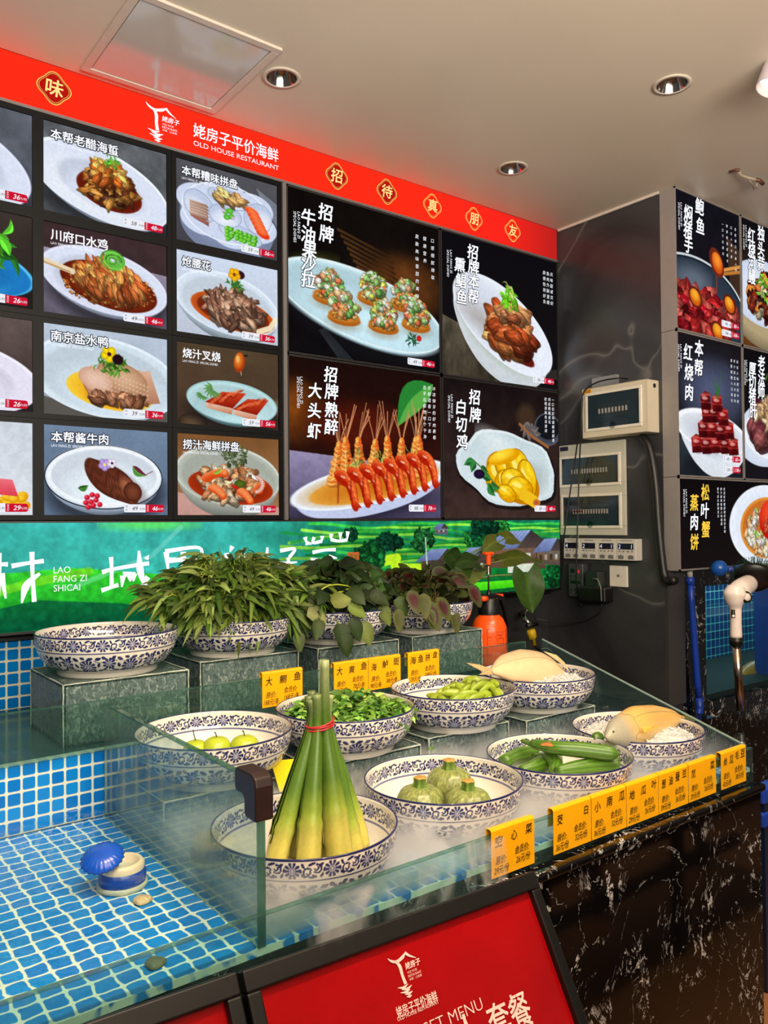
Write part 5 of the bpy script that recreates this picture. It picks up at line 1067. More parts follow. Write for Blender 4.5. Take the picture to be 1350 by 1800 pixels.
o = MB().tube([g_(1280, 1001, 1.71), g_(1306, 996, 1.71)], .011, 14).build('blue_hose_end', plain('violet blue hose', (50, 74, 170), .4), None, True); tag(o, 'short violet blue hose end beside the blue float', 'hose')
# electric scrubber
SB = thing('electric_scrubber', 'white cordless scrubbing brush with round head standing on a steel pole', 'scrubbing brush', (*g_(1304, 1340, 1.42)[:2], 0)); s_ = lambda px, py, Y=1.42: np.array(atY(px, py, Y)); M_sw = plain('white scrubber plastic', (222, 208, 200), .3)
p0, p1 = s_(1303, 1300), s_(1294, 1132); d = (p1-p0)/np.linalg.norm(p1-p0); foot = p0-d*(p0[2]/d[2])
MB().tube([foot, s_(1302.6, 1290)], .0115, 16).build('lower_pole', plain('dark pole', (18, 16, 16), .4), SB, True)
MB().tube([p0-d*.06, p0-d*.005], .0125, 16).build('pole_joint', M_chr, SB, True)
MB().tube([s_(1302, 1248), p1], .0135, 18).build('steel_pole', plain('brushed steel', (176, 158, 140), .22, 1), SB, True)
MB().tube([s_(1294.5, 1134), s_(1294, 1120)], .0205, 18).build('black_collar', M_blackpl, SB, True)
MB().tube(smooth([s_(1294, 1121), s_(1293.5, 1095), s_(1293, 1070), s_(1292, 1057), s_(1292, 1045), s_(1294, 1032)], 5), np.interp(np.linspace(0, 5, 26), [0, 1, 2, 3, 4, 5], [.0195, .018, .019, .030, .038, .028]), 22).build('handle_body', M_sw, SB, True)
MB().tube(smooth([s_(1292, 1050), s_(1302, 1036, 1.43), s_(1316, 1026, 1.45)], 6), np.interp(np.linspace(0, 1, 13), [0, .4, 1], [.030, .036, .031]), 22).build('motor_neck', M_sw, SB, True)
hd = s_(1325, 1020, 1.46); axh = V(.62, .35, .55); axh /= np.linalg.norm(axh)
MB().lathe([(0, 0), (.030, 0), (.062, .008), (.064, .020), (.0, .020)], 36, hd, axis=axh).build('brush_plate', M_blackpl, SB, True)
mb = MB(); rs = np.random.RandomState(5); qm = np.array(Vector((0, 0, 1)).rotation_difference(Vector(axh)).to_matrix())
for k in range(420):
    a = rs.uniform(0, 2*PI); r = .066*rs.rand()**.35; b0 = hd+qm@V(r*math.cos(a), r*math.sin(a), .02); b1 = b0+qm@V(.012*math.cos(a)+rs.normal(0, .003), .012*math.sin(a)+rs.normal(0, .003), .022); mb.tube([b0, b1], .0007, 3, caps=False)
mb.build('bristles', plain('dark green bristles', (20, 66, 44), .6), SB)
bt = s_(1306, 1049, 1.405); axb = V(-.35, -.9, .2); axb /= np.linalg.norm(axb)
MB().lathe([(.0, 0), (.020, 0), (.020, .008), (.0135, .010)], 28, s_(1310, 1050, 1.392), axis=axb).build('ring', M_blackpl, SB, True); MB().lathe([(.0, .012), (.0125, .0115), (.0135, .006)], 24, s_(1310, 1050, 1.392), axis=axb).build('ring_button', M_sw, SB, True)
MB().tube([s_(1288.5, 1072, 1.402), s_(1289, 1086, 1.402)], .0062, 14).build('switch_panel', M_blackpl, SB, True); MB().lathe([(0, .004), (.0045, .003), (.005, 0)], 16, s_(1289, 1083, 1.397), axis=(-.4, -.9, 0)).build('switch_button', M_sw, SB, True)
# blue crate in the gap at the right edge
cr = thing('blue_crate', 'blue plastic crate on the floor, glimpsed right of the counter', 'crate', (2.72, 1.40, 0)); cx_ = atY(1339, 1400, 1.30)[0]+.012
mb = MB()
for z in (H-.900, H-.975): mb.box((cx_, 1.30, z), (cx_+.34, 1.352, z+.046))
mb.build('crate_bands', M_blu, cr, bevel=.006)
MB().box((cx_+.015, 1.306, 0), (cx_+.325, 1.346, H-.86)).build('crate_body', plain('dark blue crate', (10, 28, 56), .4), cr)
# ------------------------------------------------------------------ counter, tank, glass
YG = 1.812; ZF = H-.645                                    # back strip plane, display floor level
CT = thing('display_counter', 'black marble seafood counter with a mosaic lined tank on top', 'counter', (.9, 1.6, 0))
mb = MB(); mb.box((-.6, 1.067, 0), (2.043, 1.10, H-.690)); mb.box((-.6, 1.10, 0), (2.062, 2.385, ZF-.012)); mb.build('marble_body', M_black, CT)
MB().box((-.6, 1.052, H-.695), (2.045, 1.0985, H-.676)).build('marble_nosing', M_black, CT, bevel=.006)
MB().box((-.6, 1.0985, ZF-.012), (2.05, YG, ZF)).build('pool_floor', M_mos_floor, CT)
mb = MB(); mb.box((-.6, YG+.006, ZF), (2.05, YG+.03, H-.499)); mb.build('mosaic_step', M_mos_step, CT)
MB().box((-.6, YG+.03, ZF-.012), (2.062, 2.385, H-.499)).build('upper_ledge', plain('teal glass ledge', (30, 66, 70), .12, 0, .6), CT)
MB().box((2.064, 1.60, 0), (2.75, 2.385, H-.712)).build('marble_side_ledge', M_black, CT)
# glass
G_T = (.72, .86, .82); G_E = plain('green glass edge', (96, 136, 124), .12, 0, .6, .1)
M_g1 = glass('front glass', (.78, .92, .91), .03, .10, (150, 190, 186), 6)
M_g2 = glass('back strip glass', (.78, .90, .87), .03, .16, (110, 150, 140), 5, hz0=.4, hz1=.7)
M_g3 = glass('misted partition glass', (.80, .90, .87), .06, .30, (170, 196, 186), 7, hz0=.36, hz1=.66)
M_edge = glass('glass edge', (.42, .62, .56), .05, .45, (130, 176, 164), 20)
def sheet(name, label, lo, hi, m, edge_boxes):
    t = thing(name, label, 'glass panel', ((lo[0]+hi[0])/2, (lo[1]+hi[1])/2, lo[2])); MB().box(lo, hi).build('pane', m, t)
    mb = MB()
    for a, b in edge_boxes: mb.box(a, b)
    mb.build('polished_edge', M_edge, t); return t
zt = H-.590; sheet('front_glass', 'low clear glass strip along the front edge of the counter', (-.6, 1.086, H-.6755), (2.043, 1.097, zt-.002), M_g1, [((-.6, 1.086, zt-.002), (2.043, 1.097, zt))])
zt = H-.386; sheet('back_glass', 'clear glass strip between the upper ledge and the lower display tray', (-.6, YG-.006, H-.499), (1.966, YG+.005, zt-.0025), M_g2, [((-.6, YG-.006, zt-.0025), (1.966, YG+.005, zt)), ((1.966, YG-.006, H-.499), (1.969, YG+.005, zt))])
zt = H-.3935; pg = sheet('partition_glass', 'misted glass partition between the blue water tank and the bowls', (.596, 1.099, ZF), (.608, YG-.007, zt-.003), M_g3, [((.596, 1.0985, zt-.003), (.608, YG-.007, zt)), ((.595, 1.0975, ZF), (.609, 1.100, zt))])
t = thing('end_glass', 'sloping glass end panel behind the fish bowls at the counter end', 'glass panel', (2.04, 1.4, ZF))
pl = [V(2.040, 1.105, ZF), V(2.040, 1.80, ZF), V(2.040, 1.80, H-.386), V(2.040, 1.105, H-.590)]
MB().prism(pl, (.006, 0, 0)).build('pane', M_g1, t); mb = MB(); mb.tube([V(2.043, 1.105, H-.590), V(2.043, 1.80, H-.386)], .0035, 6); mb.build('polished_edge', plain('pale glass edge', (120, 140, 130), .2), t)
# corner guard on the partition
CG = thing('corner_guard', 'dark brown rubber corner guard on the front top corner of the partition', 'corner guard', (.602, 1.11, H-.452))
mb = MB(); a, b = .586, .618
pf = [(1.086, -.450), (1.086, -.397), (1.090, -.384), (1.102, -.378), (1.150, -.378), (1.156, -.384), (1.156, -.412), (1.150, -.417), (1.131, -.417), (1.125, -.423), (1.125, -.444), (1.119, -.450)]
mb.prism([V(a, y, H+z) for y, z in pf], (b-a, 0, 0)); mb.build('rubber_guard', plain('dark brown rubber', (40, 24, 22), .42, 0, .4), CG, bevel=.006)
# tank water
t = NT('tank water'); v = t.coords(); nm = t.bump(t.noise(v, 16, 3, .5, .6), .35, .01)
tr = t.n('ShaderNodeBsdfTransparent'); tr.inputs[0].default_value = (.86, .97, 1.0, 1); gl = t.n('ShaderNodeBsdfGlossy'); gl.inputs['Roughness'].default_value = .02; t.l(nm, gl.inputs['Normal'])
lw = t.n('ShaderNodeLayerWeight'); lw.inputs[0].default_value = .5; t.l(nm, lw.inputs['Normal'])
f = t.math('ADD', t.math('MULTIPLY', t.math('POWER', lw.outputs['Facing'], 5.0), .9), .03); mx = t.n('ShaderNodeMixShader'); t.l(f, mx.inputs[0]); t.l(tr.outputs[0], mx.inputs[1]); t.l(gl.outputs[0], mx.inputs[2])
M_water = t.done(mx.outputs[0])
ny, nx = 90, 160; X = np.linspace(-.6, .5945, nx); Y = np.linspace(1.0980, YG-.0065, ny); P = np.zeros((ny, nx, 3)); P[..., 0] = X; P[..., 1] = Y[:, None]
P[..., 2] = H-.614+.0012*np.sin(P[..., 0]*70+3*np.sin(P[..., 1]*31))+.0010*np.sin(P[..., 1]*90+2*np.sin(P[..., 0]*43))
o = grid_obj('tank_water', P, np.ones((ny, nx, 3)), M_water); tag(o, 'clear rippled water filling the blue mosaic tank', 'water', kind='stuff')
# things in the tank
DR = thing('shell_ornament', 'blue shell lid on a round blue and cream pot standing in the water', 'ornament', (.50, 1.44, ZF)); q = lambda px, py, z: np.array(atZ(px, py, z)); M_dbl = plain('deep blue enamel', (14, 66, 160), .25, 0, .6); M_crm = plain('cream pot', (206, 200, 170), .4)
c0 = q(215, 1528, H-.615); MB().lathe([(.0, 0), (.036, .0), (.041, .010), (.042, .024), (.038, .031)], 32, (c0[0], c0[1], ZF+.001), rfun=lambda a, i: 1).build('pot_body', M_dbl, DR, True)
MB().lathe([(.038, .030), (.0385, .040), (.034, .046), (.028, .044), (.027, .030), (0, .028)], 32, (c0[0], c0[1], ZF+.001)).build('pot_rim', M_crm, DR, True)
MB().lathe([(.041, 0), (.044, .002), (.044, .008), (.041, .010)], 28, (c0[0], c0[1], ZF)).build('pot_base', M_crm, DR, True)
mb = MB(); c1 = q(180, 1508, H-.585); n_, m_ = 40, 7; Pv = []; axl = V(-.22, -.30, .93); axl /= np.linalg.norm(axl); qm = np.array(Vector((0, 0, 1)).rotation_difference(Vector(axl)).to_matrix())
prof = [(.0, .016), (.016, .0145), (.028, .010), (.036, .002), (.037, -.001), (.028, .006), (.0, .010)]
mb.lathe(prof, 66, c1, axis=axl, rfun=lambda a, i: 1+.045*np.cos(22*a)*(i > 0)); mb.build('shell_lid', plain('bright blue enamel', (20, 84, 200), .22, 0, .7), DR, True)
def pebble(px, py, r, col, label, name='pebble'):
    c = q(px, py, H-.640); mb = MB(); mb.lathe([(0, 0), (r*.9, 0), (r, r*.18), (r*.75, r*.42), (0, r*.5)], 18, (c[0], c[1], ZF+.0005), rfun=lambda a, i: 1+.12*np.sin(3*a+i)+.06*np.sin(5*a)); o = mb.build(name, plain(name+label[:6], col, .5, 0, .5, .2, 200), None, True); tag(o, label, 'stone')
pebble(250, 1580, .017, (226, 190, 140), 'small cream stone under water right of the blue ornament')
pebble(273, 1690, .016, (120, 110, 80), 'dark speckled stone under water close to the front glass')

# ------------------------------------------------------------------ hammered glass blocks
def m_block():
    t = NT('hammered glass'); v = t.coords(scale=(1, 1, .55)); nz = t.noise(v, 105, 3, .55, 1.4); n2 = t.noise(v, 9, 3)
    nm = t.bump(nz, .9, .004)
    tr = t.n('ShaderNodeBsdfTransparent'); tr.inputs[0].default_value = (.62, .78, .76, 1)
    c = t.ramp(nz, [(.30, rgba((74, 94, 94))), (.55, rgba((108, 128, 126))), (.66, rgba((172, 184, 176))), (.74, rgba((122, 140, 136)))])
    pr = t.bsdf(c, .12, 0, .8, nm)
    mx = t.n('ShaderNodeMixShader'); t.l(t.ramp(n2, [(.3, (.60,)*3+(1,)), (.7, (.78,)*3+(1,))]), mx.inputs[0]); t.l(tr.outputs[0], mx.inputs[1]); t.l(pr, mx.inputs[2]); return t.done(mx.outputs[0])
M_block = m_block(); M_bedge = plain('glued glass edge', (176, 184, 170), .3, 0, .6, .35, 160)
def block(x0, x1, y0, y1, z0, z1, label, group):
    t = thing('glass_block', label, 'glass stand', ((x0+x1)/2, (y0+y1)/2, z0), group)
    mb = MB(); mb.box((x0, y0, z0), (x1, y1, z0+.006)); mb.box((x0, y0, z1-.006), (x1, y1, z1)); mb.box((x0, y0, z0), (x1, y0+.006, z1)); mb.box((x0, y1-.006, z0), (x1, y1, z1)); mb.box((x0, y0, z0), (x0+.006, y1, z1)); mb.box((x1-.006, y0, z0), (x1, y1, z1))
    mb.build('glass_faces', M_block, t)
    mb = MB(); r = .0022
    for a, b in (((x0, y0, z1), (x1, y0, z1)), ((x0, y1, z1), (x1, y1, z1)), ((x0, y0, z1), (x0, y1, z1)), ((x1, y0, z1), (x1, y1, z1)), ((x0, y0, z0), (x0, y0, z1)), ((x1, y0, z0), (x1, y0, z1)), ((x0, y1, z0), (x0, y1, z1))):
        pts = np.linspace(V(*a), V(*b), 12); rs = np.random.RandomState(int(abs(a[0]*991+b[1]*77)) % 1000); mb.tube(pts+rs.normal(0, .0004, pts.shape), r*rs.uniform(.5, 1.2, 12), 5)
    mb.build('glued_edges', M_bedge, t)
UB, LB = 'upper row of glass stands', 'lower row of glass stands'
block(.532, .832, 1.885, 2.163, H-.498, H-.357, 'hammered glass stand under the empty patterned bowl, left end', UB)
block(.901, 1.199, 1.965, 2.245, H-.498, H-.357, 'hammered glass stand under the bowl of long narrow leafed greens', UB)
block(1.260, 1.555, 1.955, 2.235, H-.498, H-.357, 'hammered glass stand under the bowl of broad dark leaves', UB)
block(1.620, 1.925, 1.965, 2.245, H-.498, H-.357, 'hammered glass stand under the red amaranth bowl', UB)
block(.625, .915, 1.535, 1.800, ZF+.001, H-.547, 'hammered glass stand under the bowl of round yellow green fruit', LB)
block(.985, 1.288, 1.535, 1.800, ZF+.001, H-.547, 'hammered glass stand under the chopped greens bowl', LB)
block(1.338, 1.627, 1.560, 1.800, ZF+.001, H-.547, 'hammered glass stand under the soybean pod bowl', LB)
block(1.667, 1.964, 1.530, 1.800, ZF+.001, H-.547, 'hammered glass stand under the pale flat fish bowl', LB)

# ------------------------------------------------------------------ blue and white bowls
def build_bowl_mesh():
    N = 880
    def seg(p, q, n): return [tuple(np.array(p)+(np.array(q)-np.array(p))*i/n) for i in range(n)]
    def curve(pts, n):
        s_ = smooth([V(a, b, 0) for a, b in pts], 30); L = np.concatenate([[0], np.cumsum(np.linalg.norm(np.diff(s_, axis=0), axis=1))]); tt = np.linspace(0, L[-1], n); return [(np.interp(x, L, s_[:, 0]), np.interp(x, L, s_[:, 1])) for x in tt]
    rows = [(.001, .005, 'w', 0), (.112, .005, 'w', 0), (.113, 0, 'w', 0), (.118, 0, 'w', 0), (.1195, .002, 'w', 0), (.120, .011, 'w', 0), (.122, .0125, 'w', 0)]
    oc = curve([(.123, .013), (.142, .026), (.157, .044), (.165, .064), (.1690, .082), (.1702, .1005)], 72)
    for i, (r, z) in enumerate(oc):
        v = i/71; rows.append((r, z, 'out', v))
    rows += [(.1702, .1015, 'line', 0), (.1690, .1022, 'line', 0), (.1672, .1018, 'line', 0), (.1660, .100, 'w', 0)]
    ic = curve([(.1655, .099), (.1642, .082), (.160, .064), (.151, .044), (.136, .028), (.115, .0205), (.08, .0185)], 70)
    for i, (r, z) in enumerate(ic): rows.append((r, z, 'in', i/69))
    rows += [(.04, .018, 'w', 0), (.001, .018, 'w', 0)]
    U = np.arange(N)/N; wht = V(228, 222, 210); blu = V(44, 52, 128); drk = V(20, 26, 66)
    def tile(n, off=0): x = (U*n+off) % 1.0; return x, np.floor(U*n+off).astype(int)
    def flower(x, y, R, k):
        r = np.hypot(x, y); a = np.arctan2(y, x); pet = .5+.5*np.cos(k*a); edge = R*(.80+.20*np.abs(np.cos(k*a/2)))
        d = (r < edge)*(.60+.40*((pet > .35) & (r > R*.3)) - .45*((pet < .14) & (r > R*.42) & (r < R*.95)))
        d = np.where((r > R*.30) & (r < R*.38), .15, d); return np.where(r < R*.12, .1, d)
    def leaf(x, y, cx, cy, a, L, w): ca, sa = math.cos(a), math.sin(a); p, q = (x-cx)*ca+(y-cy)*sa, -(x-cx)*sa+(y-cy)*ca; return ((p/L)**2+(np.abs(q)/w)**1.4 < 1)*1.0
    def arc(x, y, cx, cy, R, w, a0, a1):
        r = np.hypot(x-cx, y-cy); a = np.arctan2(y-cy, x-cx); a = np.where(a < a0, a+2*PI, a); return ((np.abs(r-R) < w) & (a < a1))*1.0
    def band(v, n, hb):                    # rim band: flowers joined by scrolls; v 0..1 upwards
        x, _ = tile(n); tw = 1.05/n; X = (x-.5)*tw; Y = (v-.5)*hb
        d = flower(X, Y, hb*.50, 10)
        for s in (-1, 1):
            X2 = (np.where(x > .5, x-1, x))*tw
            d = np.maximum(d, .95*arc(X2, Y, s*tw*.12, hb*.10*s, hb*.24, hb*.055, -2.5*s if s > 0 else .4, 2.0 if s > 0 else 5.2))
            d = np.maximum(d, .95*arc(X2, Y, s*tw*.10, hb*.12*s, hb*.11, hb*.05, -PI, 1.2))
            for (cx, cy, a, L, w) in ((.22, .30, .6, .13, .055), (.05, -.34, -.4, .12, .05), (.24, -.28, 1.0, .12, .05), (.02, .40, .1, .12, .045), (.30, .02, 1.4, .10, .05)):
                d = np.maximum(d, leaf(X2, Y, s*cx*tw, cy*hb*s, a*s, L*hb*1.5, w*hb*1.7))
        return d
    def lower(v, n, hb):
        x, _ = tile(n, .3); tw = .95/n; d = np.zeros(N); Y = (v-.5)*hb
        for cx, cy, R, k in ((.5, -.12, .46, 12), (.0, .08, .35, 9), (1.0, .08, .35, 9)):
            X = (x-cx)*tw; d = np.maximum(d, np.where(True, flower(X, (Y-cy*hb), R*hb, k), 0))
        X = (x-.5)*tw
        for (cx, cy, a, L, w) in ((.25, .36, .3, .13, .055), (-.26, .34, -.5, .13, .055), (.06, .36, .2, .14, .05), (-.10, .40, -.2, .10, .05), (.26, .02, 1.2, .12, .05), (-.27, -.02, -1.1, .12, .05), (.30, -.36, .2, .14, .045), (-.30, -.38, -.2, .14, .045), (.12, -.44, 0, .14, .04), (-.14, -.45, 0, .13, .04), (.40, -.26, .8, .11, .045), (-.40, -.26, -.8, .11, .045), (.38, .40, -.4, .10, .05), (-.40, .42, .5, .10, .05)):
            d = np.maximum(d, leaf(X, Y, cx*tw, cy*hb, a, L*hb*1.3, w*hb*1.6))
        d = np.maximum(d, .9*(np.abs(Y+.40*hb+.05*hb*np.sin(x*2*PI*2)) < .026*hb)); d = np.maximum(d, .9*((np.abs(Y-.25*hb-.08*hb*np.sin(x*2*PI*2+1)) < .024*hb) & (np.sin(x*2*PI*3) > -.3))); return d
    C = np.zeros((len(rows), N, 3)); Pm = np.zeros((len(rows), N, 3))
    a = 2*PI*U
    for i, (r, z, kd, v) in enumerate(rows):
        Pm[i, :, 0] = r*np.cos(a); Pm[i, :, 1] = r*np.sin(a); Pm[i, :, 2] = z
        d = np.zeros(N)
        if kd == 'line': d[:] = 1
        if kd == 'out':
            if v < .05: pass
            elif .10 < v < .60: d = lower((v-.10)/.50, 10, .042)
            elif .645 < v < .662: d[:] = .9
            elif .69 < v < .975: d = band((v-.69)/.285, 16, .028)
            elif v > .985: d[:] = 1
        if kd == 'in':
            if .045 < v < .25: d = band(1-(v-.045)/.205, 16, .028)
            elif .275 < v < .292: d[:] = .75
        d = d[:, None]; col = wht*(1-np.clip(d, 0, 1))+(blu*(1-np.clip(d-.6, 0, .4)*1.6)+drk*np.clip(d-.6, 0, .4)*1.6)*np.clip(d, 0, 1)
        C[i] = lin(col)
    nr = len(rows); me = bpy.data.meshes.new('bowl'); me.vertices.add(nr*N); me.vertices.foreach_set('co', Pm.astype(np.float32).ravel())
    I = np.arange(nr*N).reshape(nr, N); J = np.roll(I, -1, 1); qd = np.stack([I[:-1], J[:-1], J[1:], I[1:]], -1).reshape(-1, 4)
    me.loops.add(qd.size); me.loops.foreach_set('vertex_index', qd.ravel().astype(np.int32)); me.polygons.add(len(qd)); me.polygons.foreach_set('loop_start', np.arange(0, qd.size, 4, dtype=np.int32)); me.polygons.foreach_set('use_smooth', np.ones(len(qd), bool)); me.update(calc_edges=True)
    ca = me.color_attributes.new('Col', 'FLOAT_COLOR', 'POINT'); ca.data.foreach_set('color', np.concatenate([C.reshape(-1, 3), np.ones((nr*N, 1))], 1).astype(np.float32).ravel())
    t = NT('blue and white porcelain'); an = t.n('ShaderNodeVertexColor', layer_name='Col'); me.materials.append(t.done(t.bsdf(an.outputs[0], .10, 0, .6, None, Coat_Weight=.3, Coat_Roughness=.04)))
    return me
BOWL = build_bowl_mesh(); BG_ = 'blue and white porcelain bowls'
def bowl(x, y, zf, rz, label):
    o = bpy.data.objects.new('porcelain_bowl', BOWL); COL.objects.link(o); o.location = (x, y, H+zf); o.rotation_euler = (0, 0, rz); return tag(o, label, 'bowl', BG_)
BB = dict(B1=(.676, 2.014, -.3565), B2=(1.05, 2.075, -.3565), B3=(1.405, 2.075, -.3565), B4=(1.757, 2.075, -.3565),
          M1=(.782, 1.637, -.5465), M2=(1.134, 1.637, -.5465), M3=(1.494, 1.640, -.5465), M4=(1.836, 1.640, -.5465),
          F1=(.784, 1.265, -.6445), F2=(1.154, 1.300, -.6445), F3=(1.491, 1.267, -.6445), F4=(1.843, 1.297, -.6445))
for k_, rz_, lb_ in (('B1', .2, 'empty blue and white bowl on the left end of the upper row'), ('B2', .9, 'blue and white bowl heaped with long narrow leafed greens'), ('B3', 1.3, 'blue and white bowl full of broad dark vine leaves'), ('B4', 2.1, 'blue and white bowl holding green and red amaranth, beside the orange sprayer'),
                     ('M1', .4, 'blue and white bowl with a few yellow green round fruits, behind the partition'), ('M2', 1.0, 'blue and white bowl of small chopped green leaves'), ('M3', .1, 'blue and white bowl of green soybean pods'), ('M4', .7, 'blue and white bowl of ice under the pale flat fish'),
                     ('F1', .3, 'blue and white bowl holding the tied water bamboo shoots, nearest the partition'), ('F2', 1.2, 'blue and white bowl with three round striped squashes'), ('F3', 2.0, 'blue and white bowl with green loofah gourds'), ('F4', .5, 'blue and white bowl of ice under the golden fish, right end')):
    bowl(*BB[k_], rz_, lb_)
def bz(k, dz=.019): return H+BB[k][2]+dz
# ------------------------------------------------------------------ food in the bowls
def revolve(mb, prof, n, o, rfun, colf, axis=None):
    a = np.linspace(0, 2*PI, n, endpoint=False); m = len(prof); P = np.zeros((m, n, 3)); C = np.zeros((m, n, 3))
    for i, (r, z) in enumerate(prof):
        rr = r*rfun(a, i/(m-1)); P[i, :, 0] = rr*np.cos(a); P[i, :, 1] = rr*np.sin(a); P[i, :, 2] = z; C[i] = colf(a, i/(m-1))
    P = P.reshape(-1, 3)
    if axis is not None: P = P@np.array(Vector((0, 0, 1)).rotation_difference(Vector(axis)).to_matrix()).T
    f = [(i*n+j, i*n+(j+1) % n, (i+1)*n+(j+1) % n, (i+1)*n+j) for i in range(m-1) for j in range(n)]
    mb.add(P+np.asarray(o, float), f, C.reshape(-1, 3))
LEAF_TONE = .62                                        # leaf colours are noted lighter than the skins really are
def blade(mb, base, d, nrm, L, w, droop, col, rs, shape='lance', fold=.25, segs=6):
    """one leaf: grows from base along d, face towards nrm, bends down by droop"""
    d = np.asarray(d, float); d /= np.linalg.norm(d); nrm = np.asarray(nrm, float); s = np.cross(d, nrm); s /= np.linalg.norm(s)+1e-9; nn = np.cross(s, d); V_ = []; C = []
    tw = rs.uniform(-.5, .5)
    for i in range(segs+1):
        t = i/segs
        if shape == 'lance': ww = w*math.sin(PI*min(1, t*.93+.05))**.8
        elif shape == 'heart': ww = w*(math.sin(PI*min(1, t*.80+.20))**.75)*(1.0 if t > .12 else .8)
        else: ww = w*math.sin(PI*min(1, t*.86+.10))**.6
        if i == segs: ww = w*.02
        p = np.asarray(base)+d*L*t+V(0, 0, -1)*droop*L*t*t+nn*L*.06*math.sin(t*PI)
        sv = s*math.cos(tw*t)+nn*math.sin(tw*t)
        wav = rs.uniform(-.10, .10)*w
        V_ += [p-sv*ww+nn*(fold*ww+wav), p, p+sv*ww+nn*(fold*ww-wav)]
        c = np.array(col)*LEAF_TONE*(.86+.22*t); C += [c, np.minimum(c*1.4+.008, 1), c*.92]
    f = []
    for i in range(segs): a = i*3; f += [(a, a+1, a+4, a+3), (a+1, a+2, a+5, a+4)]
    mb.add(V_, f, np.array(C))
M_leaf = vcol('leaf skin', .5, .25, noise=.18, scale=220, bump=.25, trans=.25)
M_stemv = vcol('stem skin', .35, .5, noise=.15, scale=160)
def vary(c, rs, a=.2): return lin(np.clip(np.array(c)*rs.uniform(1-a, 1+a)+rs.uniform(-8, 8, 3), 0, 255))

# water spinach: a thick upright sheaf of hollow stems that bends over on every side
rs = np.random.RandomState(3); cx, cy, _ = BB['B2']; zb = bz('B2')
lf, stm = MB(), MB()
for k in range(420):
    a = rs.uniform(0, 2*PI); r0 = .115*rs.rand()**.5; b = V(cx+r0*math.cos(a), cy+r0*math.sin(a)*.8, zb+.02+rs.uniform(0, .02)); e = r0/.115
    hgt = (.215-.085*e**2)*rs.uniform(.75, 1.05); out = .125*e*rs.uniform(.6, 1.05); a2 = a+rs.uniform(-.4, .4)
    if math.sin(a2) > .2: out *= .5
    top = b+V(math.cos(a2)*out, math.sin(a2)*out*.5, hgt); end = top+V(math.cos(a2)*.03, math.sin(a2)*.02, -rs.uniform(.0, .03))
    pts = smooth([b, b*.5+top*.5+V(0, 0, .02), top, end], 3); pts[:, 1] = np.minimum(pts[:, 1], YF-.012)
    c = vary((156, 178, 62) if rs.rand() < .6 else (112, 146, 48), rs); stm.tube(pts, .0021, 4, np.tile(c, (len(pts), 1)), caps=False)
    for j in range(rs.randint(3, 6)):
        p = pts[int(len(pts)*rs.uniform(.30, .999))]; a3 = a2+rs.uniform(-1.2, 1.2); d = V(math.cos(a3), math.sin(a3)*.7, rs.uniform(-.5, .9))
        if p[1]+d[1]*.1 > YF-.02: d[1] = -abs(d[1])*.4
        L = rs.uniform(.05, .105); low = p[2]-zb
        if low < .085: continue
        dr = rs.uniform(.25, .75)*min(1, low/.13); dn_ = d/np.linalg.norm(d)
        if low+(dn_[2]-dr)*L < .075: d[2] = abs(d[2])*.4; dr = .15
        blade(lf, p, d, V(-.25, -.6, .75)+rs.normal(0, .3, 3), L, rs.uniform(.0045, .0095), dr, vary(((92, 122, 38), (118, 146, 56), (68, 100, 32), (148, 170, 86))[rs.randint(4)], rs, .22), rs, segs=5)
for k in range(260):                                   # upright stems and leaves seen from the front
    u = rs.uniform(-1, 1); p = V(cx+.135*u, cy-.06-.055*math.sqrt(1-u*u)*rs.uniform(.6, 1), zb+rs.uniform(.035, .07)); h_ = rs.uniform(.06, .14)*(1-.35*abs(u)); top = p+V(u*.035+rs.normal(0, .008), -.012, h_)
    stm.tube(smooth([p, (p+top)/2+V(rs.normal(0, .006), -.008, 0), top], 3), .0022, 5, np.tile(vary((160, 180, 66), rs), (7, 1)), caps=False)
    if rs.rand() < .75: blade(lf, top-V(0, 0, h_*.2), V(u*.4+rs.normal(0, .3), -.3, rs.uniform(-.7, .9)), V(-.2, -.9, .35), rs.uniform(.06, .10), rs.uniform(.005, .009), rs.uniform(.0, .5), vary(((110, 138, 48), (140, 166, 80), (86, 116, 40))[rs.randint(3)], rs), rs, segs=5)
for k in range(34):                                    # leaves reaching over the empty bowl and towards the next bowl
    s_ = -1 if rs.rand() < .66 else 1; p = V(cx+s_*rs.uniform(.10, .16), cy-rs.uniform(.02, .11), zb+rs.uniform(.085, .16)); blade(lf, p, V(s_*rs.uniform(.7, 1), rs.uniform(-.3, .1), rs.uniform(-.3, .5)), V(-.2, -.6, .8), rs.uniform(.07, .12), rs.uniform(.006, .010), rs.uniform(.3, .8), vary(((120, 150, 56), (100, 130, 46), (140, 160, 70))[rs.randint(3)], rs), rs)
p = V(cx-.02, cy, zb+.20); blade(lf, p, V(-.32, -.05, 1), V(0, -1, .2), .085, .004, .0, vary((110, 130, 50), rs), rs)
t = thing('leafy_greens', 'tall sheaf of long narrow leafed greens heaped over its bowl', 'leafy greens', (cx, cy, zb), kind='stuff'); stm.build('stems', M_stemv, t, True, vc=True); lf.build('leaves', M_leaf, t, True, vc=True)

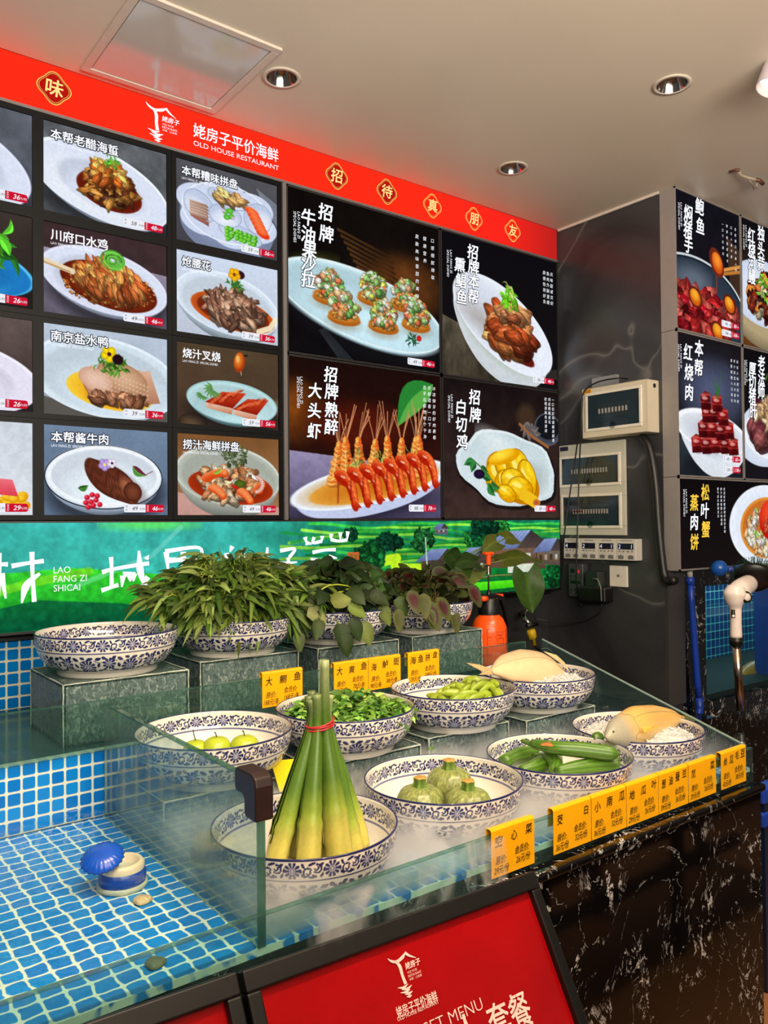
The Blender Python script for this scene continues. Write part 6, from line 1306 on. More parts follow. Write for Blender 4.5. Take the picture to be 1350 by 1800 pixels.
# broad dark leaves (sweet potato vine)
rs = np.random.RandomState(7); cx, cy, _ = BB['B3']; zb = bz('B3'); lf, stm = MB(), MB()
for k in range(300):
    a = rs.uniform(0, 2*PI); r = .145*rs.rand()**.5; hgt = .150*(1-(r/.19)**2)+rs.uniform(-.01, .02); p = V(cx+r*math.cos(a), min(cy+r*math.sin(a)*.8, YF-.05), zb+.045+hgt); a3 = a+rs.uniform(-.9, .9); d = V(math.cos(a3), math.sin(a3)*.6-.12, rs.uniform(-.15, .5))
    if p[1] > cy+.1: d[1] = -abs(d[1])
    c = vary(((40, 62, 26), (52, 80, 30), (32, 50, 24), (66, 96, 40))[rs.randint(4)], rs)
    L = rs.uniform(.05, .08); blade(lf, p, d, V(-.3, -.65, .7)+rs.normal(0, .3, 3), L, L*.42, rs.uniform(.05, .4), c, rs, 'heart'); stm.tube(smooth([p, p-d*.03-V(0, 0, .02), V(cx+r*.5*math.cos(a), cy+r*.4*math.sin(a), zb+.04)], 3), .0016, 4, caps=False, col=np.tile(vary((96, 120, 50), rs), (7, 1)))
q = lambda px, py, Y: np.array(atY(px, py, Y))
for (px, py, Y, d, L, c) in ((540, 1076, 1.92, (.8, -.2, -.25), .060, (150, 166, 96)), (584, 1062, 1.90, (.6, -.3, .35), .062, (152, 166, 84)), (612, 1064, 1.90, (.7, -.3, -.35), .060, (136, 152, 74)), (634, 1094, 1.89, (.35, -.2, -.8), .060, (150, 164, 92)), (668, 1066, 1.92, (.4, -.2, -.7), .055, (112, 140, 62)), (598, 1096, 1.89, (.0, -.25, -.9), .062, (44, 70, 28)), (618, 1088, 1.89, (.3, -.2, -.8), .058, (58, 84, 30)), (603, 1112, 1.88, (.1, -.2, -1), .058, (40, 64, 26)), (562, 1090, 1.90, (-.3, -.2, -.6), .048, (60, 84, 40)), (524, 1112, 1.93, (.0, -.2, -1), .045, (96, 116, 60)), (696, 1052, 1.95, (.3, -.3, -.5), .055, (84, 110, 46)), (612, 1038, 1.92, (.2, -.4, -.2), .062, (62, 88, 36)), (570, 1040, 1.92, (-.5, -.4, -.2), .06, (48, 74, 30)), (650, 1046, 1.92, (.6, -.4, -.2), .06, (46, 72, 30))):
    blade(lf, q(px, py, Y), V(*d), V(-.35, -.8, .4), L, L*.40, .25, vary(c, rs, .08), rs, 'heart')
for k in range(16): y0 = rs.uniform(-.06, .06); stm.tube(smooth([V(cx-.20, cy-.06+y0, zb+.13+rs.uniform(-.02, .02)), V(cx-.12, cy-.08+y0, zb+.145+rs.uniform(-.02, .02)), V(cx-.02, cy-.06+y0, zb+.15), V(cx+.04, cy+y0, zb+.12)], 3), .0022, 5, caps=False, col=np.tile(vary((146, 160, 60), rs), (10, 1)))
for k in range(24): p = V(cx-rs.uniform(.10, .19), cy-rs.uniform(.02, .12), zb+rs.uniform(.12, .16)); blade(lf, p, V(rs.uniform(-.8, .3), -.4, rs.uniform(-.7, .3)), V(-.2, -.7, .7), rs.uniform(.06, .10), rs.uniform(.006, .011), .6, vary((110, 140, 50), rs), rs)
t = thing('vine_leaves', 'heap of broad dark heart shaped leaves with a few pale undersides', 'leafy greens', (cx, cy, zb), kind='stuff'); stm.build('stems', M_stemv, t, True, vc=True); lf.build('leaves', M_leaf, t, True, vc=True)

# amaranth
rs = np.random.RandomState(9); cx, cy, _ = BB['B4']; zb = bz('B4'); lf, stm = MB(), MB()
def round_leaf(p, d, nrm, L, g, m_):
    g, m_ = np.array(g)*.50, np.array(m_)*.36
    d = np.asarray(d, float); d /= np.linalg.norm(d); s = np.cross(d, nrm); s /= np.linalg.norm(s)+1e-9; nn = np.cross(s, d); Vv = [p+d*L*.5]; C = [m_]; n = 14
    for ring, (rr, mixv) in enumerate(((.24, .10), (.38, .92), (.5, 1))):
        for k in range(n):
            a = 2*PI*k/n; x, y = math.cos(a)*rr*(1.12+.16*max(0, math.cos(a))**6), math.sin(a)*rr*(.74+.06*math.sin(3*a+ring)); Vv.append(p+d*L*(.5+x)+s*L*y+nn*L*(.10*abs(y)*2+rs.uniform(-.03, .03)*ring)+V(0, 0, -1)*L*.35*max(0, x+.2)**2); C.append(np.array(m_)*(1-mixv)+np.array(g)*mixv)
    f = [(0, 1+k, 1+(k+1) % n) for k in range(n)]+[(1+r*n+k, 1+(r+1)*n+k, 1+(r+1)*n+(k+1) % n, 1+r*n+(k+1) % n) for r in range(2) for k in range(n)]; lf.add(Vv, f, np.array(C))
for k in range(230):
    a = rs.uniform(0, 2*PI); r = .150*rs.rand()**.5; p = V(cx+r*math.cos(a)-.01, min(cy+r*math.sin(a)*.8, YF-.05), zb+.05+.10*(1-(r/.2)**2)+rs.uniform(-.01, .04)); a3 = a+rs.uniform(-1, 1); d = V(math.cos(a3), math.sin(a3)*.6-.2, rs.uniform(-.4, .6))
    if p[1] > cy+.1: d[1] = -abs(d[1])
    red = rs.rand() < .62; g = vary(((70, 86, 34), (92, 106, 46), (56, 70, 30))[rs.randint(3)], rs); m_ = vary((92, 18, 40), rs, .25) if red else g
    round_leaf(p, d, V(-.35, -.75, .5)+rs.normal(0, .25, 3), rs.uniform(.034, .060), g, m_)
    stm.tube([p, p-d*.02-V(0, 0, .03), V(cx+r*.6*math.cos(a), cy+r*.5*math.sin(a), zb+.04)], .0014, 4, caps=False, col=np.tile(vary((140, 120, 70), rs), (3, 1)))
for (px, py, Y, d, L, r_) in ((752, 1060, 1.90, (.2, -.3, -.7), .07, 1), (745, 1045, 1.91, (-.2, -.3, -.6), .06, 0), (770, 1052, 1.90, (.3, -.2, -.6), .06, 1), (798, 1076, 1.91, (.05, -.2, -1), .05, 0), (756, 1072, 1.89, (0, -.2, -1), .045, 0), (700, 1072, 1.92, (-.1, -.2, -1), .05, 0), (722, 1040, 1.92, (-.1, -.4, -.5), .06, 1), (826, 1030, 1.95, (.3, -.2, -.6), .06, 1)):
    g = vary((110, 124, 62), rs, .1); round_leaf(q(px, py, Y), V(*d), V(-.35, -.85, .3), L, g, vary((128, 36, 62), rs, .1) if r_ else g)
t = thing('amaranth_leaves', 'heap of round green leaves with crimson hearts in the bowl beside the sprayer', 'leafy greens', (cx, cy, zb), kind='stuff'); stm.build('stems', M_stemv, t, True, vc=True); lf.build('leaves', M_leaf, t, True, vc=True)

# chopped greens
rs = np.random.RandomState(12); cx, cy, _ = BB['M2']; zb = bz('M2'); lf = MB()
for k in range(1500):
    a = rs.uniform(0, 2*PI); r = .150*rs.rand()**.5; top = .062+.040*(1-(r/.15)**2)**1.0; p = V(cx+r*math.cos(a)+.012, cy+r*math.sin(a), zb+top-rs.rand()**2*.02); th = rs.uniform(0, 2*PI); d = V(math.cos(th), math.sin(th), rs.uniform(-.3, .7))
    c = vary(((96, 140, 50), (120, 164, 66), (76, 116, 40), (146, 180, 90), (60, 96, 34))[rs.randint(5)], rs)*1.9; L = rs.uniform(.016, .034); blade(lf, p, d, V(0, -.3, 1)+rs.normal(0, .5, 3), L, L*rs.uniform(.12, .34), rs.uniform(0, .5), c, rs, segs=3)
t = thing('chopped_greens', 'heap of small bright chopped green leaves and stalks filling its bowl', 'leafy greens', (cx, cy, zb), kind='stuff'); lf.build('leaf_pieces', M_leaf, t, vc=True)
MB().lathe([(0, .07), (.07, .064), (.12, .048), (.150, .030)], 40, (cx, cy, zb)).build('leaf_bed', plain('dark leaf bed', (50, 84, 30), .7, bump=.8, scale=150), t, True)

# soybean pods
rs = np.random.RandomState(15); cx, cy, _ = BB['M3']; zb = bz('M3'); mb = MB(); L = .062; n = 18; pts = [V(-L/2+L*i/n, 0, .006*math.sin(PI*i/n)) for i in range(n+1)]
rad = [.0015+.0085*math.sin(PI*(i/n))**.6*(.80+.20*abs(math.cos(PI*2.6*(i/n-.5)))) for i in range(n+1)]
loft_fish(mb, pts, [r for r in rad], [r*.72 for r in rad], (0, 0, 1), 10, lambda t, a, b: lin((166-20*abs(a), 184-14*abs(a), 52)))
pod = mb.build('soybean_pod', vcol('pod skin', .34, .5, noise=.15, scale=300), None, True, vc=True, origin=(0, 0, 0))
tag(pod, 'plump green soybean pod in the heap of pods in one bowl', 'soybean pod', 'soybean pods in their bowl')
k = 0
for lay, (num, R_, z) in enumerate(((18, .105, .0), (20, .10, .012), (15, .075, .026), (8, .045, .040))):
    for i in range(num):
        a = rs.uniform(0, 2*PI); r = R_*rs.rand()**.5; x, y = cx+.035+r*math.cos(a)*1.0, cy-.025+r*math.sin(a)*.8
        if math.hypot(x-cx, y-cy) > .125: continue
        rr = math.hypot(x-cx, y-cy); zz = zb+.006+z+.020*(rr/.12)**2+.028
        o = pod if k == 0 else pod.copy()
        if k: COL.objects.link(o)
        o.location = (x, y, zz); o.rotation_euler = (rs.uniform(-.6, .6), rs.uniform(-.35, .35), rs.uniform(0, 2*PI)); o.scale = (rs.uniform(1.05, 1.4), rs.uniform(1.1, 1.45), rs.uniform(1.1, 1.45)); k += 1
mb = MB(); mb.lathe([(0, .036), (.07, .034), (.11, .030), (.125, .022)], 36, (cx+.004, cy-.004, zb)); o = mb.build('pod_layer', plain('pods lying below', (120, 140, 44), .5, bump=.8, scale=90), None, True); tag(o, 'bed of soybean pods lying underneath the visible heap', 'soybean pods', kind='stuff')

# round fruits
cx, cy, _ = BB['M1']; zb = bz('M1'); rs = np.random.RandomState(17)
for i, (px, py, R, lb) in enumerate(((344, 1313, .026, 'small yellow green fruit with a thin dark stalk, leftmost in the fruit bowl'), (381, 1309, .030, 'plump yellow green fruit in the middle of the fruit bowl'), (430, 1307, .031, 'yellow green fruit resting rightmost in the fruit bowl'))):
    P = q(px, py, cy-.075+.004*i); P[2] = zb+R*.86+.012; z_ = P[2]
    P = np.array(atZ(px, py, z_+R*.2)); P[2] = z_
    f = thing('green_fruit', lb, 'fruit', (P[0], P[1], P[2]-R*.86)); mb = MB(); pr = [(max(.0005, R*math.sin(a)*1.05), -R*.86*math.cos(a)*(1-.0*a)-.10*R*(abs(math.cos(a))**12)*(-1 if math.cos(a) > 0 else 1)) for a in np.linspace(.02, PI-.02, 20)]
    revolve(mb, pr, 28, P, lambda a, t: 1+.015*np.cos(5*a), lambda a, t: np.tile(lin((176, 192, 50)), (len(a), 1))*(.92+.16*t)); mb.build('fruit_skin', vcol('fruit skin', .22, .5, noise=.1, scale=120), f, True, vc=True)
    MB().tube(smooth([P+V(0, 0, R*.74), P+V(-.003, 0, R*1.1), P+V(-.006, 0, R*(1.7 if i == 0 else 1.12))], 3), .0012, 6).build('stalk', plain('dark stalk', (60, 56, 24), .6), f, True)

# water bamboo bundle
rs = np.random.RandomState(21); cx, cy, _ = BB['F1']; zb = bz('F1', .021); tie = np.array(atY(562, 1270, cy-.005)); M_bam = vcol('water bamboo skin', .33, .45, noise=.16, scale=140, bump=.12)
def stalk(base, tiep, top, r0, i, lb, cut):
    t_ = thing('water_bamboo', lb, 'water bamboo', base, 'water bamboo shoots tied in one bundle'); n = 34; P = smooth([base, base*.78+tiep*.22+V(0, 0, .0), base*.42+tiep*.58, tiep, top], 8); L = np.linspace(0, 1, len(P)); tt = 1-(tiep[2]-P[:, 2])/(tiep[2]-base[2])
    rad = np.interp(tt, [0, .10, .28, .36, .6, 1.0, 1.35], [.88, 1.0, .97, .92, .74, .42, .34])*r0
    blanch, mid, grn = lin((206, 196, 96)), lin((146, 168, 60)), lin((80, 112, 38)); nd = (.30, .34, .38, .22, .27, .3, .3, .3, .3)[i]; rad = rad*(1+.10*np.exp(-((tt-nd)/.020)**2)-.05*np.exp(-((tt-nd-.05)/.02)**2)+.05*np.exp(-((tt-nd*.5)/.015)**2))
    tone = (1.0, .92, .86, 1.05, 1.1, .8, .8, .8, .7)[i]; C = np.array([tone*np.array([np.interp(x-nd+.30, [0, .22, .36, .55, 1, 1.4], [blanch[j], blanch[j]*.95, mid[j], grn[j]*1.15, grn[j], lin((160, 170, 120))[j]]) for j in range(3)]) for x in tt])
    mb = MB(); m = 16; T = np.gradient(P, axis=0); T /= np.linalg.norm(T, axis=1)[:, None]; Vv = []; Cc = []
    for j in range(len(P)):
        N = np.cross(T[j], V(0, 1, .1)); N /= np.linalg.norm(N); B = np.cross(T[j], N)
        for k in range(m): a = 2*PI*k/m; rr = rad[j]*(1+.06*math.cos(4*a+i)+.035*math.cos(9*a+2*i)*(tt[j] > .3)); Vv.append(P[j]+rr*(math.cos(a)*N+math.sin(a)*B)); Cc.append(C[j]*(1+.10*math.cos(5*a+i)))
    f = [(j*m+k, j*m+(k+1) % m, (j+1)*m+(k+1) % m, (j+1)*m+k) for j in range(len(P)-1) for k in range(m)]+[tuple(range(m))[::-1], tuple((len(P)-1)*m+k for k in range(m))]
    mb.add(Vv, f, np.clip(np.array(Cc), 0, 1)); mb.build('shoot', M_bam, t_, True, vc=True)
    # outer sheath leaf wrapped over the front, ending in a cut tip above the band
    mb = MB(); k0, k1 = int(len(P)*.22), len(P)-1; Vv = []; Cc = []
    for j in range(k0, k1+1):
        N = np.cross(T[j], V(0, 1, .1)); N /= np.linalg.norm(N); B = np.cross(T[j], N)
        for k in range(7): a = -PI/2+(k-3)*.34+.3*math.sin(i*2.1); rr = rad[j]*1.10*(1+.03*math.cos(9*a)); Vv.append(P[j]+rr*(math.cos(a)*N*-1+math.sin(a)*B*1.0)); Cc.append(C[min(len(P)-1, j+3)]*(.9+.16*math.cos(3*a+i)))
    m2 = 7; f = [(j*m2+k, j*m2+k+1, (j+1)*m2+k+1, (j+1)*m2+k) for j in range(k1-k0) for k in range(m2-1)]; mb.add(Vv, f, np.clip(np.array(Cc), 0, 1)); o = mb.build('sheath_leaf', M_bam, t_, True, vc=True); sm = o.modifiers.new('s', 'SOLIDIFY'); sm.thickness = .0012
spots = [(-.094, -.006, .0185, 1.05), (-.050, -.050, .0215, 1.28), (.014, -.060, .0235, 1.40), (.060, -.034, .0185, 1.16), (.096, -.006, .0175, 1.00), (-.070, .040, .019, 1.15), (-.015, .055, .020, 1.3), (.045, .048, .019, 1.2), (.0, .0, .020, 1.25)]
words_ = ('leftmost shoot of the bundle', 'second shoot from the left, with a pale swollen joint', 'thick front shoot, tallest above the red band', 'shoot right of the thick front one', 'rightmost shoot with yellow foot', 'rear left shoot, mostly hidden', 'rear middle shoot, mostly hidden', 'rear right shoot, mostly hidden', 'shoot in the core of the bundle')
for i, (dx, dy, r0, hh) in enumerate(spots):
    a = math.atan2(dy, dx); rt = .014 if i < 8 else 0; bx_, by_ = cx+.018+dx*1.02, cy+dy*.95-.012; tp = tie+V(math.cos(a)*rt*1.15, math.sin(a)*rt, 0); base = V(bx_, by_, zb+.004+.010*(math.hypot(bx_-cx, by_-cy)/.12)**2); top = tp+V(math.cos(a)*.004+(-.004 if i == 2 else 0), math.sin(a)*.004, .048*hh*(1.75 if i == 2 else .9))
    stalk(base, tp, top, r0, i, 'green and yellow water bamboo, '+words_[i], hh)
rbt = thing('rubber_band', 'red rubber band tied around the water bamboo bundle', 'rubber band', tie); mb = MB(); 
for dz, tl_ in ((-.003, .16), (.001, .10), (.005, .22)): mb.tube([tie+V(.0265*math.cos(a), .0245*math.sin(a), dz-.004+tl_*.026*math.cos(a)*1.0) for a in np.linspace(0, 2*PI, 41)], .0017, 6, caps=False)
mb.build('band', plain('red rubber', (190, 36, 44), .4), rbt, True)

# squashes
cx, cy, _ = BB['F2']; zb = bz('F2', .020); M_sq = vcol('squash skin', .30, .5, noise=.0, bump=.12, scale=200)
def squash(px, py, R, hgt, rz, lb, tilt=0):
    P = V(cx+px, cy+py, 0); o = thing('round_squash', lb, 'squash', (P[0], P[1], zb+.001)); mb = MB(); z0 = zb+.001; rs_ = np.random.RandomState(int(1000+px*999)); na = 90; spk = rs_.rand(26, na)
    pr = [(max(.0006, R*math.sin(a)**.82), z0+hgt/2-hgt/2*math.cos(a)*(1-.16*(math.cos(a) < -.0)*abs(math.cos(a))**6)) for a in np.linspace(.03, PI-.03, 26)]
    def colf(a, t):
        k = np.abs(((a+rz)*10/(2*PI)) % 1-.5)*2; dark = np.clip(1-k/.17, 0, 1); i = min(25, int(t*25)); s_ = spk[i]; base = lin((136, 144, 82)); g = lin((60, 80, 34)); c = base*(1-dark[:, None]*.75)+g*dark[:, None]*.75; c = c*np.where(s_ > .78, 1.5, np.where(s_ < .3, .72, 1))[:, None]; return c*(.8+.2*t)
    revolve(mb, pr, na, (P[0], P[1], 0), lambda a, t: 1+.022*np.cos(10*(a+rz)+PI), colf); mb.build('squash_body', M_sq, o, True, vc=True)
    zt_ = z0+hgt*.955; mb = MB(); pr2 = [(.0165, zt_-.006), (.0135, zt_+.002), (.0122, zt_+.009), (.0132, zt_+.0155)]
    revolve(mb, pr2, 30, (P[0]+.001, P[1], 0), lambda a, t: 1+.16*np.cos(5*a+rz), lambda a, t: np.array([lin((92, 120, 40))*(1+.3*math.cos(5*x+rz)) for x in a])); s1 = mb.build('stem', vcol('squash stem skin', .45), o, True, vc=True)
    mb = MB(); revolve(mb, [(.0132, zt_+.0155), (.011, zt_+.018), (.001, zt_+.017)], 24, (P[0]+.001, P[1], 0), lambda a, t: 1+.14*np.cos(5*a+rz)+.06*np.cos(11*a), lambda a, t: np.tile(lin((190, 150, 70)), (len(a), 1))); mb.build('cut_stem_end', vcol('dry cut stem', .7, noise=.4, scale=400), s1, True, vc=True)
squash(-.055, .012, .050, .074, .2, 'striped green round squash, left of the three in the bowl')
squash(.055, .042, .052, .084, .7, 'striped green round squash at the back of the three, with the tallest stem')
squash(.022, -.054, .049, .068, .0, 'striped green round squash in front of the tall stemmed one')
lfm = MB(); rs = np.random.RandomState(2); p = np.array(atY(757, 1331, BB['F2'][1]+.166)); p[2] = bz('F2', .103)+.001; blade(lfm, p+V(.012, 0, 0), V(-1, .1, .1), V(0, -.5, 1), .018, .005, .0, lin((120, 160, 60)), rs); lfm.tube([p+V(.010, 0, 0), p+V(.011, 0, .018)], .0007, 5, col=np.tile(lin((110, 150, 60)), (2, 1))); o = lfm.build('stray_leaf', M_leaf, None, vc=True); tag(o, 'tiny green leaf caught on the far rim of the squash bowl', 'leaf')

# loofahs
cx, cy, _ = BB['F3']; zb = bz('F3', .020); M_lf = vcol('loofah skin', .32, .5, noise=.12, scale=120, bump=.1)
def loofah(pts, r, lb, neck=.45, stem=True, flip=False, stem_dir=None):
    P = smooth(pts, 8); n = len(P); tt = np.linspace(0, 1, n); o = thing('loofah', lb, 'loofah', P.mean(0)-V(0, 0, r)); rad = r*np.interp(tt, [0, .04, .25, .6, .9, .97, 1], [neck*.8, neck, .80, 1.0, .93, .6, .05]); T = np.gradient(P, axis=0); T /= np.linalg.norm(T, axis=1)[:, None]; Vv = []; Cc = []; m = 40
    for j in range(n):
        N = np.cross(T[j], V(0, 0, 1)); N /= np.linalg.norm(N); B = np.cross(N, T[j])
        for k in range(m): a = 2*PI*k/m; st = math.cos(10*a); Vv.append(P[j]+rad[j]*(1+.035*st)*(math.cos(a)*N+math.sin(a)*B)); Cc.append(lin((82, 124, 34))*(1-.42*max(0, -st))*(1 if tt[j] < .93 else .85))
    f = [(j*m+k, j*m+(k+1) % m, (j+1)*m+(k+1) % m, (j+1)*m+k) for j in range(n-1) for k in range(m)]+[tuple(range(m))[::-1], tuple((n-1)*m+k for k in range(m))]; mb = MB(); mb.add(Vv, f, np.array(Cc)); mb.build('loofah_body', M_lf, o, True, vc=True)
    if stem:
        d = -T[0] if stem_dir is None else V(*stem_dir); mb = MB(); S = smooth([P[0]-d*.006, P[0]+d*.012, P[0]+d*.03+V(0, 0, .003)], 4); mb.tube(S, np.linspace(r*.42, r*.26, len(S)), 10, np.tile(lin((80, 116, 40)), (len(S), 1))); mb.build('stem', vcol('loofah stem skin', .4), o, True, vc=True)
    return o
w = lambda px, py, z: np.array(atZ(px, py, H+z))
loofah([w(978, 1357, -.590), w(1020, 1351, -.590), w(1060, 1347, -.592), w(1100, 1347, -.594)], .0235, 'straight green loofah lying in front across the bowl', .6, False)
loofah([w(935, 1307, -.548), w(975, 1314, -.545), w(1030, 1319, -.550), w(1090, 1326, -.556)], .0185, 'long green loofah lying on top, with a broken brown scar', .62)
loofah([w(950, 1328, -.585), w(966, 1332, -.578), w(978, 1345, -.588), w(974, 1362, -.600)], .018, 'short hooked green loofah beside the front one', .5, True, stem_dir=(-.9, .05, .12))
loofah([w(885, 1340, -.585), w(905, 1330, -.588), w(928, 1325, -.592), w(950, 1322, -.595)], .0215, 'stubby green loofah with its blossom end towards the rim, far left', .8, False)
loofah([w(915, 1356, -.600), w(935, 1350, -.597), w(955, 1342, -.595), w(985, 1330, -.597)], .020, 'green loofah tucked at the left below the hooked one', .7, False)
loofah([w(1030, 1318, -.585), w(1042, 1308, -.565), w(1050, 1300, -.55), w(1056, 1295, -.54)], .0175, 'green loofah end pointing up at the back of the bowl', .8, True, stem_dir=(.1, .1, .9))
k = MB(); c_ = w(962, 1307, -.526); k.lathe([(.0, .002), (.010, .001), (.014, -.003)], 12, c_, rfun=lambda a, i: 1+.3*np.sin(3*a)); sc = k.build('scar', plain('brown scar', (170, 100, 44), .8, bump=.6, scale=400), bpy.data.objects['loofah.001'], True)

# fish on ice
def m_ice():
    t = NT('crushed ice'); v = t.coords(); nz = t.noise(v, 130, 4); nm = t.bump(nz, .6, .003); tr = t.n('ShaderNodeBsdfTransparent'); tr.inputs[0].default_value = (.9, .93, .95, 1); c = t.ramp(nz, [(.3, rgba((206, 204, 200))), (.7, rgba((246, 244, 240)))]); pr = t.bsdf(c, .12, 0, .7, nm, Subsurface_Weight=.2); mx = t.n('ShaderNodeMixShader'); mx.inputs[0].default_value = .78; t.l(tr.outputs[0], mx.inputs[1]); t.l(pr, mx.inputs[2]); return t.done(mx.outputs[0])
M_ice = m_ice()
def ice(key, lb, seed, hgt):
    cx, cy, _ = BB[key]; zb = bz(key); rs = np.random.RandomState(seed); t = thing('crushed_ice', lb, 'ice', (cx, cy, zb), kind='stuff'); mb = MB(); n = 60; pr = [(.0008, hgt), (.04, hgt-.001), (.08, hgt-.006), (.12, hgt-.014), (.145, hgt-.024), (.150, hgt-.032)]
    a = np.linspace(0, 2*PI, n, endpoint=False); P = np.array([[(r*math.cos(x), r*math.sin(x), z+rs.normal(0, .0025)) for x in a] for r, z in pr]).reshape(-1, 3)
    mb.add(P+V(cx, cy, zb), [(i*n+j, i*n+(j+1) % n, (i+1)*n+(j+1) % n, (i+1)*n+j) for i in range(len(pr)-1) for j in range(n)]); mb.build('ice_bed', M_ice, t)
    mb = MB()
    for k in range(420):
        x = rs.uniform(0, 2*PI); r = .143*rs.rand()**.5; z = np.interp(r, [0, .08, .12, .145], [hgt, hgt-.006, hgt-.014, hgt-.024]); c = V(cx+r*math.cos(x), cy+r*math.sin(x), zb+z+.001); s_ = rs.uniform(.004, .010); Q = rs.normal(0, 1, (6, 3)); Q /= np.linalg.norm(Q, axis=1)[:, None]
        R_ = np.linalg.qr(rs.normal(0, 1, (3, 3)))[0]; O_ = np.array([(1, 0, 0), (-1, 0, 0), (0, 1, 0), (0, -1, 0), (0, 0, 1), (0, 0, -1)])*rs.uniform(.5, 1.3, (6, 1)); mb.add(c+s_*(O_@R_), [(0, 2, 4), (2, 1, 4), (1, 3, 4), (3, 0, 4), (2, 0, 5), (1, 2, 5), (3, 1, 5), (0, 3, 5)])
    mb.build('ice_chips', M_ice, t)
ice('M4', 'crushed ice heaped in the bowl under the pale flat fish', 31, .076); ice('F4', 'crushed ice heaped in the bowl under the golden fish', 32, .080)
cx, cy, _ = BB['M4']; f4 = thing('flat_fish', 'pale silver flat fish arched over the ice, tail hanging over the rim', 'fish', (cx, cy, bz('M4', .06)))
w2 = lambda px, py, Y: np.array(atY(px, py, Y)); P = smooth([w2(862, 1181, 1.585), w2(885, 1176, 1.600), w2(925, 1171, 1.615), w2(962, 1173, 1.62), w2(994, 1187, 1.615)], 6); tt = np.linspace(0, 1, len(P))
hs = np.interp(tt, [0, .12, .3, .5, .7, .88, 1], [.006, .018, .042, .055, .050, .030, .010]); ts = np.interp(tt, [0, .2, .5, .8, 1], [.005, .014, .022, .020, .006]); mb = MB()
loft_fish(mb, P, hs, ts, (-.1, .55, .80), 26, lambda t, a, b: lin(np.clip(np.array((222, 190, 148))*(1-.16*max(0, a))+(10*b), 0, 255)))
fishbody = mb.build('body', vcol('pale fish skin', .22, .6, noise=.10, scale=60), f4, True, vc=True)
def on_body(P, hs, ts, up, t, a):
    i = int(t*(len(P)-1)); T = np.gradient(P, axis=0)[i]; T /= np.linalg.norm(T); u = np.asarray(up, float)-T*np.dot(up, T); u /= np.linalg.norm(u); s_ = np.cross(T, u); q1 = P[i]+1.01*(u*hs[i]*math.cos(a)+s_*ts[i]*math.sin(a)); q2 = P[i]+1.01*(u*hs[i]*math.cos(a)-s_*ts[i]*math.sin(a)); return q1 if q1[1] < q2[1] else q2
MB().tube(smooth([on_body(P, hs, ts, V(-.1, .55, .80), t_, 1.0+.25*math.sin(3*t_)) for t_ in np.linspace(.10, .92, 10)], 3), .0006, 5).build('lateral_line', plain('pale line', (176, 148, 112), .35), f4, True)
def fin(name, pts, parent, col, th=.0016):
    mb = MB(); n = len(pts); mb.add(pts, [tuple(range(n))]); o = mb.build(name, plain('fin '+str(col), col, .35, 0, .5, .25, 200), parent); s_ = o.modifiers.new('s', 'SOLIDIFY'); s_.thickness = th; return o
fin('tail_fin', [w2(864, 1176, 1.585), w2(842, 1168, 1.57), w2(820, 1165, 1.56), w2(838, 1175, 1.565), w2(850, 1181, 1.57), w2(842, 1186, 1.56), w2(866, 1186, 1.58)], f4, (196, 168, 120))
fin('dorsal_fin', [w2(955, 1145, 1.66), w2(978, 1152, 1.66), w2(992, 1165, 1.65), w2(1001, 1182, 1.63), w2(988, 1168, 1.64), w2(972, 1157, 1.65)], f4, (214, 190, 140))
cx, cy, _ = BB['F4']; g4 = thing('golden_fish', 'plump golden bellied fish lying on the ice, silver head to the left', 'fish', (cx, cy, bz('F4', .06)))
P = smooth([w2(1064, 1299, 1.225), w2(1084, 1289, 1.235), w2(1118, 1275, 1.25), w2(1152, 1267, 1.27), w2(1182, 1262, 1.28), w2(1202, 1263, 1.285)], 6); tt = np.linspace(0, 1, len(P))
hs = np.interp(tt, [0, .08, .22, .42, .62, .82, .93, 1], [.004, .017, .036, .049, .043, .023, .009, .008]); ts = np.interp(tt, [0, .12, .45, .8, 1], [.004, .016, .030, .015, .004]); mb = MB()
def gcol(t, a, b):
    s_ = lin((172, 166, 146)); g = lin((228, 182, 100)); y = lin((242, 220, 156)); k = np.clip((t-.24)/.10, 0, 1); c = s_*(1-k)+(g*(1-max(0, -a)*.5)+y*max(0, -a)*.5)*k; return c*(1-.22*max(0, a)**3)
loft_fish(mb, P, hs, ts, (-.12, .45, .85), 28, gcol); mb.build('body', vcol('golden fish skin', .2, .7, noise=.22, scale=420, bump=.35), g4, True, vc=True)
fin('tail_fin', [w2(1198, 1259, 1.285), w2(1212, 1258, 1.29), w2(1224, 1264, 1.295), w2(1219, 1270, 1.295), w2(1222, 1277, 1.29), w2(1208, 1273, 1.29), w2(1198, 1267, 1.285)], g4, (150, 140, 60))
fin('pectoral_fin', [w2(1128, 1279, 1.205), w2(1146, 1276, 1.21), w2(1160, 1274, 1.22), w2(1148, 1283, 1.21), w2(1132, 1288, 1.20)], g4, (236, 186, 80))
MB().tube(smooth([on_body(P, hs, ts, V(-.12, .45, .85), .30+.05*math.sin(PI*(a-.4)/2), a) for a in np.linspace(.4, 2.4, 9)], 3), .0011, 6).build('gill_cover', plain('gill edge', (150, 140, 110), .3), g4, True)
MB().tube(smooth([on_body(P, hs, ts, V(-.12, .45, .85), t_, 1.15) for t_ in np.linspace(.34, .92, 9)], 3), .0006, 5).build('lateral_line', plain('gill edge', (150, 140, 110), .3), g4, True)
mb = MB(); mb.lathe([(0, .0014), (.0022, .001), (.0030, 0)], 16, on_body(P, hs, ts, V(-.12, .45, .85), .10, 1.2)-V(0, 0, 0), axis=(-.3, -.8, .5)); mb.build('eye', plain('fish eye', (40, 36, 30), .1), g4, True)

